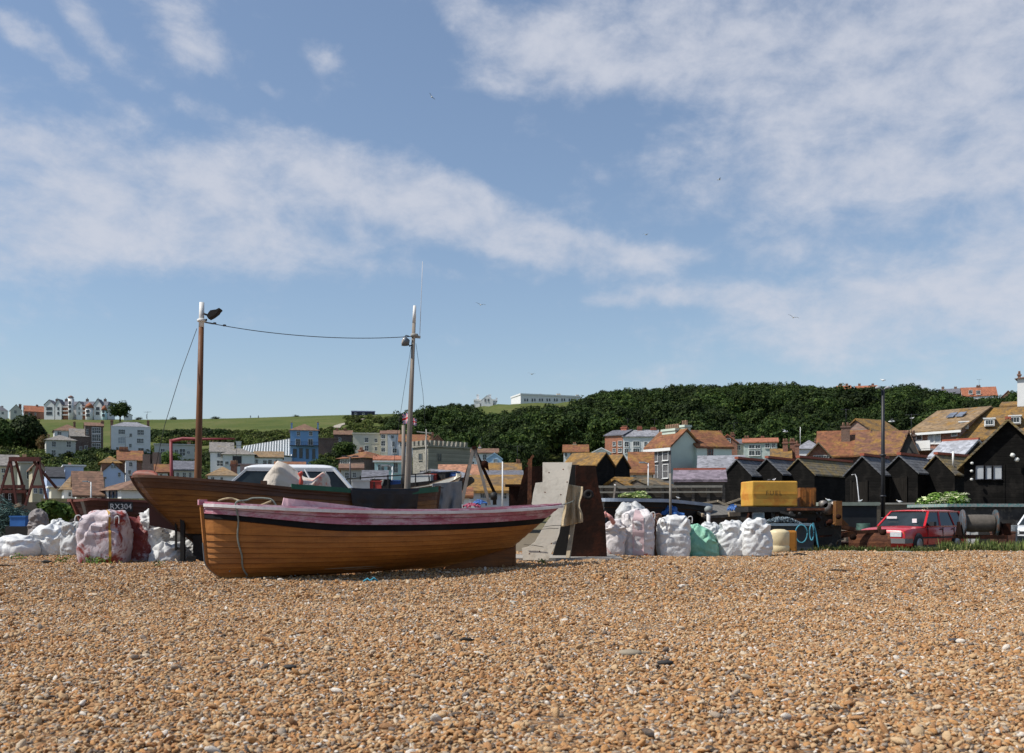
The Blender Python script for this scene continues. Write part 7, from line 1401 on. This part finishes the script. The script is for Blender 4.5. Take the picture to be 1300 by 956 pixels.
# ================================================================== small life: gulls, flags, weeds, debris
m_gw = plain('gull_white', (.74, .74, .73), .7, .05); m_gg = plain('gull_grey', (.28, .30, .33), .7, .1); m_gb = plain('gull_black', (.03, .03, .03), .6)
def gull(label, p, yaw=0, scale=1.):
    t = thing('gull', label, 'gull', p, yaw); t.scale = (scale,) * 3
    m = MB(); m.lathe([(.01, -.26), (.05, -.20), (.095, -.08), (.10, .04), (.075, .13), (.045, .18), (.055, .23), (.045, .27), (.01, .30)], (0, 0, 0), 12, axis='x')
    m.v = [(x, y, z + .17 + max(0, (x - .08)) * .75) for x, y, z in m.v]; m.tube([(.29, 0, .33), (.345, 0, .315)], [.016, .005], n=6, m=1); m.build('body', [m_gw, plain('gull_beak', (.5, .3, .03), .5)], t)
    for s in (-1, 1):
        m = MB(); m.grid(lambda u, w: Vector((lerp(.12, -.34, u), s * (.095 * math.sin(math.pi * min(1, .25 + .8 * (1 - u) + .0)) + .012 + .0 * w), .17 + lerp(.07, -.05, w) * (1 - u * .8) + .0)), 8, 4); m.build('wing', m_gg, t, solid=.012)
        m = MB(); m.tube([(0, s * .03, .09), (.0, s * .03, 0)], .008, n=5); m.build('leg', plain('gull_beak', (.5, .3, .03)), t)
    return t
GPX = {1121: 6, 781: 4.5, 1142: 7, 1092: 6, 1052: 8, 982: 7, 861: 6}
for x, y, Y, yaw, lab in ((1121, 484.5, 47, 150, 'gull perched on top of the tall street lamp'), (781, 617.5, 47.9, 100, 'gull perched on a slanting post by the gold-roofed huts'), (1142, 639, 50.2, 170, 'white gull standing on the wall below the black huts'), (1092, 637.8, 44.3, 10, 'gull at the right end of the pale green flat roof'), (1052, 637.6, 44.4, 190, 'gull at the left end of the pale green flat roof'), (982, 611.6, 25.9, 30, 'gull with dark back standing on the yellow tank'), (861, 634, 40, 200, 'gull sitting low in front of the rail fence'), (1158, 532.6, 119.8, 0, 'far gull on the gold roof ridge beside the tan roof'), (1053 + 203, 519, 104, 40, 'far gull on the ridge of the gold mansard roof')):
    gull(lab, at(x, y, Y), R(yaw), GPX.get(x, 5) * Y / F / .56)
o = MB().bar(at(779, 634, 46), at(781, 618, 47.8), .08, .08).build('post', w_oldwood); tag(o, 'slanting dark post carrying a gull by the gold-roofed huts', 'post')
def flying(label, p, yaw, roll, span=1.3):
    t = thing('flying_gull', label, 'gull', p, yaw); t.rotation_euler = (R(roll), 0, yaw)
    m = MB(); m.lathe([(.01, -.28), (.05, -.18), (.075, 0), (.05, .16), (.04, .22), (.01, .28)], (0, 0, 0), 10, axis='x'); m.build('body', m_gw, t)
    for s in (-1, 1):
        m = MB(); m.grid(lambda u, w: Vector((lerp(.09, -.07, w) * (1 - .75 * u ** 2) + .06 * math.sin(math.pi * u) - .10 * u, s * u * span / 2, .14 * math.sin(math.pi * u * .75))), 10, 3); m.build('wing', [m_gg], t, solid=.012)
    return t
for x, y, Y, yaw, roll, lab in ((997, 548, 90, 20, 15, 'white gull gliding low before the dark wood'), (1132, 535, 85, 160, 10, 'white gull flying just right of the street lamp'), (1007, 403, 110, 80, 20, 'tiny gull in the sky at right, nearest the pale cloud streak'), (913, 228, 150, 10, 0, 'tiny gull high in the sky right of centre'), (820, 298, 160, 40, 10, 'tiny gull in the middle of the sky right of centre'), (610, 387, 120, 100, 10, 'tiny gull in the sky above the grey mast'), (675, 475, 140, 60, 10, 'tiny gull low in the sky above the long white terrace'), (548, 123, 150, 120, 40, 'tiny bird high in the sky above the masts')):
    flying(lab, at(x, y, Y), R(yaw), roll, 1.3 if Y > 80 and y < 500 else .8)
# union flags on a far boat's staff
def flag(label, x, y, Y, w, h, yaw):
    t = thing('flag', label, 'flag', at(x, y, Y), yaw)
    def wave(u, v): return Vector((u * w, .05 * math.sin(u * 6 + v), (v - 1) * h - .10 * u * h * 2))
    cols = [plain('flag_blue', (.015, .03, .16), .8, .1), plain('flag_white', (.62, .62, .62), .8, .05), plain('flag_red', (.45, .02, .03), .8, .1)]
    m = MB(); N = 48; M_ = 28
    def pick(u, v):
        X, Z = (u - .5) * 2, (v - .5); 
        if abs(X) < .12 or abs(Z) < .10: return 2
        if abs(X) < .2 or abs(Z) < .167: return 1
        d = min(abs(Z - X / 2), abs(Z + X / 2)) / 1.118
        return 2 if d < .035 else (1 if d < .1 else 0)
    for i in range(N):
        for j in range(M_): m.add([wave(a, b) for a, b in ((i / N, j / M_), ((i + 1) / N, j / M_), ((i + 1) / N, (j + 1) / M_), (i / N, (j + 1) / M_))], [(0, 1, 2, 3)], pick((i + .5) / N, (j + .5) / M_))
    m.build('flag_cloth', cols, t); return t
f = flag('union flag streaming to the left of the grey mast', 520.5, 523, 36, .30, .38, R(160)); f = flag('second union flag showing to the right of the grey mast', 522, 530, 36, .20, .26, 0)
tag(MB().tube([at(521.6, 625, 36), at(521.6, 522, 36)], [.05, .03], n=8).build('flag_staff', plain('pale_staff', (.36, .34, .30), .7)), 'pale flag staff hidden mostly behind the grey mast', 'flag staff')
tag(MB().tube([at(512, 625, 34), at(512.3, 540, 34)], [.075, .06], n=8).build('wooden_pole', m_mastg), 'dark wooden pole close to the left of the grey mast', 'pole')
t = thing('rigging_mast', 'thin black mast with a cross spar in front of the church', 'mast', at(541, 625, 40)); o = t.location; m = MB(); m.tube([(0, 0, 0), at(541, 545, 40) - o], .03, n=6); m.bar(at(529, 548, 40) - o, at(548, 550, 40) - o, .05, .04); m.build('spar', plain('pale_staff', (.36, .34, .30)), t)
# clutter on the boats between the masts: rails, crates, buoys
rg = random.Random(21)
cl = [('plank', 'plank', plain('pale_timber', (.36, .29, .20))), ('fish_box', 'box', plain('white_box', (.5, .5, .48), .6)), ('fish_box', 'box', plain('red_box', (.35, .04, .03), .6)), ('fish_box', 'box', m_oil), ('fish_box', 'box', plain('blue_box', (.04, .1, .3), .6))]
spots = [(458, 619, 'far left'), (470, 620, 'left of the white post'), (483, 618, 'right of the white post'), (492, 619, 'just left of the two poles'), (536, 612, 'just right of the grey mast'), (546, 611, 'below the church tower'), (556, 609, 'under the church corner'), (566, 608, 'beside the bow of the cream boat')]
for i, (x, y, w_) in enumerate(spots):
    nm, ct, mt = cl[1 + i % 4]; m = MB(); W2 = rg.uniform(.25, .5); m.box(-W2, W2, -.2, .2, 0, .32); m.box(-W2 - .02, W2 + .02, -.22, .22, .32, .36); o = m.build(nm, mt); o.location = at(x, y + 4, 33 + i * .2); o.rotation_euler.z = rg.uniform(-.5, .5)
    tag(o, '%s fish box %s' % (['white', 'red', 'black', 'blue'][i % 4], w_), ct, 'fish boxes on the far boats')
# working boats' deck that carries them
t = thing('boat', 'far dark workboat with deck gear behind the cream boat', 'boat', at(450, 640, 34)); o = t.location; m = MB(); a = at(440, 625, 33) - o; b = at(580, 622, 33) - o; m.prism([a, b, b + Vector((.5, 0, .35)), b + Vector((.5, 0, .45)), a + Vector((0, 0, .1))], (0, 2.4, 0)); m.box(a.x + .4, b.x - .3, a.y + .3, a.y + 2.0, -1.5, a.z); m.build('hull', m_tar, t)
m = MB()
for i in range(9): p = a.lerp(b, i / 8); m.bar(p, p + Vector((0, 0, .45 + .1 * (i % 2))), .04)
m.bar(a + Vector((0, 0, .45)), b + Vector((0, 0, .62)), .04); m.build('railing', m_oil, t)
m = MB(); m.prism([at(468, 618, 33) - o, at(484, 618, 33) - o, at(487, 608, 33) - o, at(483, 610, 33) - o, at(477, 614, 33) - o], (0, .3, 0)); m.build('bow_board', m_creamhull, t)

# far-left boats / masts for clutter between houses and boats -----------
def tufts(name, label, spots_, mat, blade=(.10, .28), nper=(14, 30), seed=1, wid=.012):
    rg = random.Random(seed); m = MB()
    for x, Y in spots_:
        X = PX(x, Y); g = terrain(X, Y)
        for _ in range(rg.randint(*nper)):
            a = rg.random() * 6.28; r = rg.random() * .14; h = rg.uniform(*blade); b = Vector((X + math.cos(a) * r, Y + math.sin(a) * r, g - .01)); d = Vector((math.cos(a) * rg.uniform(.1, .5), math.sin(a) * .3, 1)) * h; w = Vector((-math.sin(a), math.cos(a), 0)) * wid * (.6 + rg.random())
            m.add([b - w, b + w, b + d * .6 + w * .8, b + d, b + d * .6 - w * .8], [(0, 1, 2, 3, 4)])
            if rg.random() < .5:
                c = b + d * rg.uniform(.3, .9); e = Vector((rg.gauss(0, 1), rg.gauss(0, 1), .3)).normalized() * .05; f_ = Vector((-e.y, e.x, .01)) * .5; m.add([c, c + e * .5 + f_, c + e, c + e * .5 - f_], [(0, 1, 2, 3)])
    return tag(m.build(name, mat), label, 'weeds', kind='stuff')
LG = leaf_mat('weed_leaf', (.07, .10, .025), (.14, .17, .045), (.28, .25, .11)); rg = random.Random(4)
tufts('weeds', 'weeds and long grass along the top of the shingle in front of the cars', [(rg.uniform(1030, 1380), rg.uniform(24.2, 31)) for _ in range(620)], LG, (.06, .22), (12, 26), 3)
tufts('weeds', 'darker tall weeds around the winch drum and white car', [(rg.uniform(1195, 1380), rg.uniform(25, 31.5)) for _ in range(330)], LG, (.15, .42), (10, 20), 6, .018)
tufts('weeds', 'sparse weeds at the feet of the sacks and boxes', [(rg.uniform(790, 1040), rg.uniform(23.5, 26)) for _ in range(90)], LG, (.05, .15), (6, 14), 8)
for i, (x, Y, n_, w_, lab) in enumerate(((122, 17.9, 26, 22, 'bright green weeds at the foot of the pink-white bag'), (24, 19.5, 10, 5, 'small scrubby weed on the shingle near the left edge'), (80, 18.3, 10, 10, 'low green patch left of the pink-white bag'), (201, 16.8, 5, 5, 'tiny green weed in front of the prop legs'), (689, 17.3, 7, 5, 'small green weed by the pale board'))):
    m = MB(); rg = random.Random(i + 40); X = PX(x, Y); g = terrain(X, Y); t = None
    for _ in range(n_ * 10):
        p = Vector((X + rg.gauss(0, w_ * .4) * Y / F, Y + rg.gauss(0, .12), g + rg.random() ** 2 * (.13 if n_ > 8 else .09))); e = Vector((rg.gauss(0, 1), rg.gauss(0, 1), rg.gauss(0, .5) + .4)).normalized() * rg.uniform(.02, .045); f_ = e.cross(Vector((rg.gauss(0, 1), rg.gauss(0, 1), 1))).normalized() * .018; m.add([p, p + e * .5 + f_, p + e, p + e * .5 - f_], [(0, 1, 2, 3)])
    tag(m.build('weed', LB), lab, 'weed')
# driftwood, dark stones and scraps on the shingle
def scrap(label, x, y, Y, l, r, mat, yaw, cat, name):
    m = MB(); m.tube([(-l / 2, 0, 0), (-l * .2, .01, r * .6), (l * .2, -.01, r * .3), (l / 2, .01, 0)], [r * .5, r, r * .8, r * .3], n=7); o = m.build(name, mat); X = PX(x, Y); o.location = (X, Y, terrain(X, Y) + .03); o.rotation_euler.z = R(yaw); tag(o, label, cat)
def Yg(y): return EH * F / (y - HY)
dk = plain('wet_black_driftwood', (.02, .018, .015), .8)
scrap('dark driftwood scrap on the shingle below the middle of the orange boat', 593, 814, Yg(814), .12, .016, dk, 5, 'driftwood', 'driftwood'); scrap('dark scrap on the shingle in front of the keg', 1016, 706, 21.2, .3, .03, dk, 3, 'driftwood', 'driftwood'); scrap('thin dark stick lying on the far shingle', 1066, 736, 15.6, .35, .012, dk, -8, 'driftwood', 'driftwood')
scrap('dark scrap on the shingle left of the pink-white bag', 60, 713, 18.0, .22, .03, dk, 0, 'driftwood', 'driftwood'); scrap('thin black stick at the left edge of the shingle', 4, 728, 16.8, .4, .014, dk, 12, 'driftwood', 'driftwood')
scrap('pale grey stick at the top of the shingle before the blade', 1149, 702, 22.6, .45, .014, plain('bleached_wood', (.5, .46, .4), .9), -6, 'driftwood', 'driftwood')
m = MB(); m.tube([(-.10, 0, .01), (-.04, .02, .05), (.0, -.02, .02), (.05, .02, .06), (.11, 0, .01)], .014, n=6); o = m.build('rope_scrap', plain('cyan_rope', (.05, .30, .42), .8)); X = PX(470, 14.3); o.location = (X, 14.3, terrain(X, 14.3) + .02); tag(o, 'scrap of cyan rope on the shingle under the orange boat', 'rope')
for x, y, l, c_, lab in ((844, 847, .06, (.03, .028, .026), 'black cobble at the lower centre right'), (1212, 818, .07, (.05, .05, .055), 'dark grey cobble at the lower right'), (368, 852, .05, (.04, .035, .03), 'black cobble at the lower left centre'), (800, 833, .10, (.30, .25, .18), 'large flat tan cobble with a shadow at the lower centre'), (652, 775 - 8, .05, (.4, .38, .33), 'pale cobble below the pale board')):
    Y = Yg(y); m = MB(); m.lathe([(.01, -.45), (.7, -.35), (1, 0), (.75, .35), (.05, .5)], (0, 0, 0), 10); m.v = [tuple(Vector(v) * (1 + .25 * noise.noise(Vector(v) * 1.3 + Vector((x, 0, 0)))) ) for v in m.v]; o = m.build('cobble', plain('cobble_%d' % x, c_, .8, .3, 20)); X = PX(x, Y); o.location = (X, Y, terrain(X, Y) + .02); o.scale = (l, l * .7, l * .55); tag(o, lab, 'cobble')

# television aerials on the chimneys
n_a = 0
for (x, y, Y, lab) in ((159, 568, 137, 'aerial on the chimney of the steep orange-roofed house'), (476, 578, 131, 'aerial on the turquoise house'), (611, 565, 171, 'aerial on the bow-fronted villa'), (797, 541, 189, 'aerial on the left red chimney of the bow-windowed terrace'), (831, 542, 189, 'aerial on the right red chimney of the bow-windowed terrace'), (932, 549, 149, 'aerial on the russet gable house'), (1074, 537, 107, 'aerial on the massive brick chimney'), (1157, 548, 86, 'aerial on the end stack right of the street lamp'), (187, 534, 289, 'aerial on the broad white four-square house'), (300, 586, 91, 'aerial on the brick stack behind the white car'), (1243, 489, 421, 'aerial on the red-roofed skyline house'), (657, 584, 105, 'aerial on the end chimney of the long gold roof')):
    s = .9 if Y < 200 else 1.6; m = MB(); m.tube([(0, 0, -.3), (0, 0, 1.8 * s)], .025 * s, n=5); m.bar((-.6 * s, 0, 1.7 * s), (.7 * s, .1, 1.75 * s), .03 * s)
    for k in range(7): xx = -.55 * s + k * .2 * s; m.bar((xx, -.28 * s, 1.72 * s), (xx, .28 * s, 1.72 * s), .02 * s)
    o = m.build('aerial', fr_dark); o.location = at(x, y + 1, Y); tag(o, lab, 'aerial')
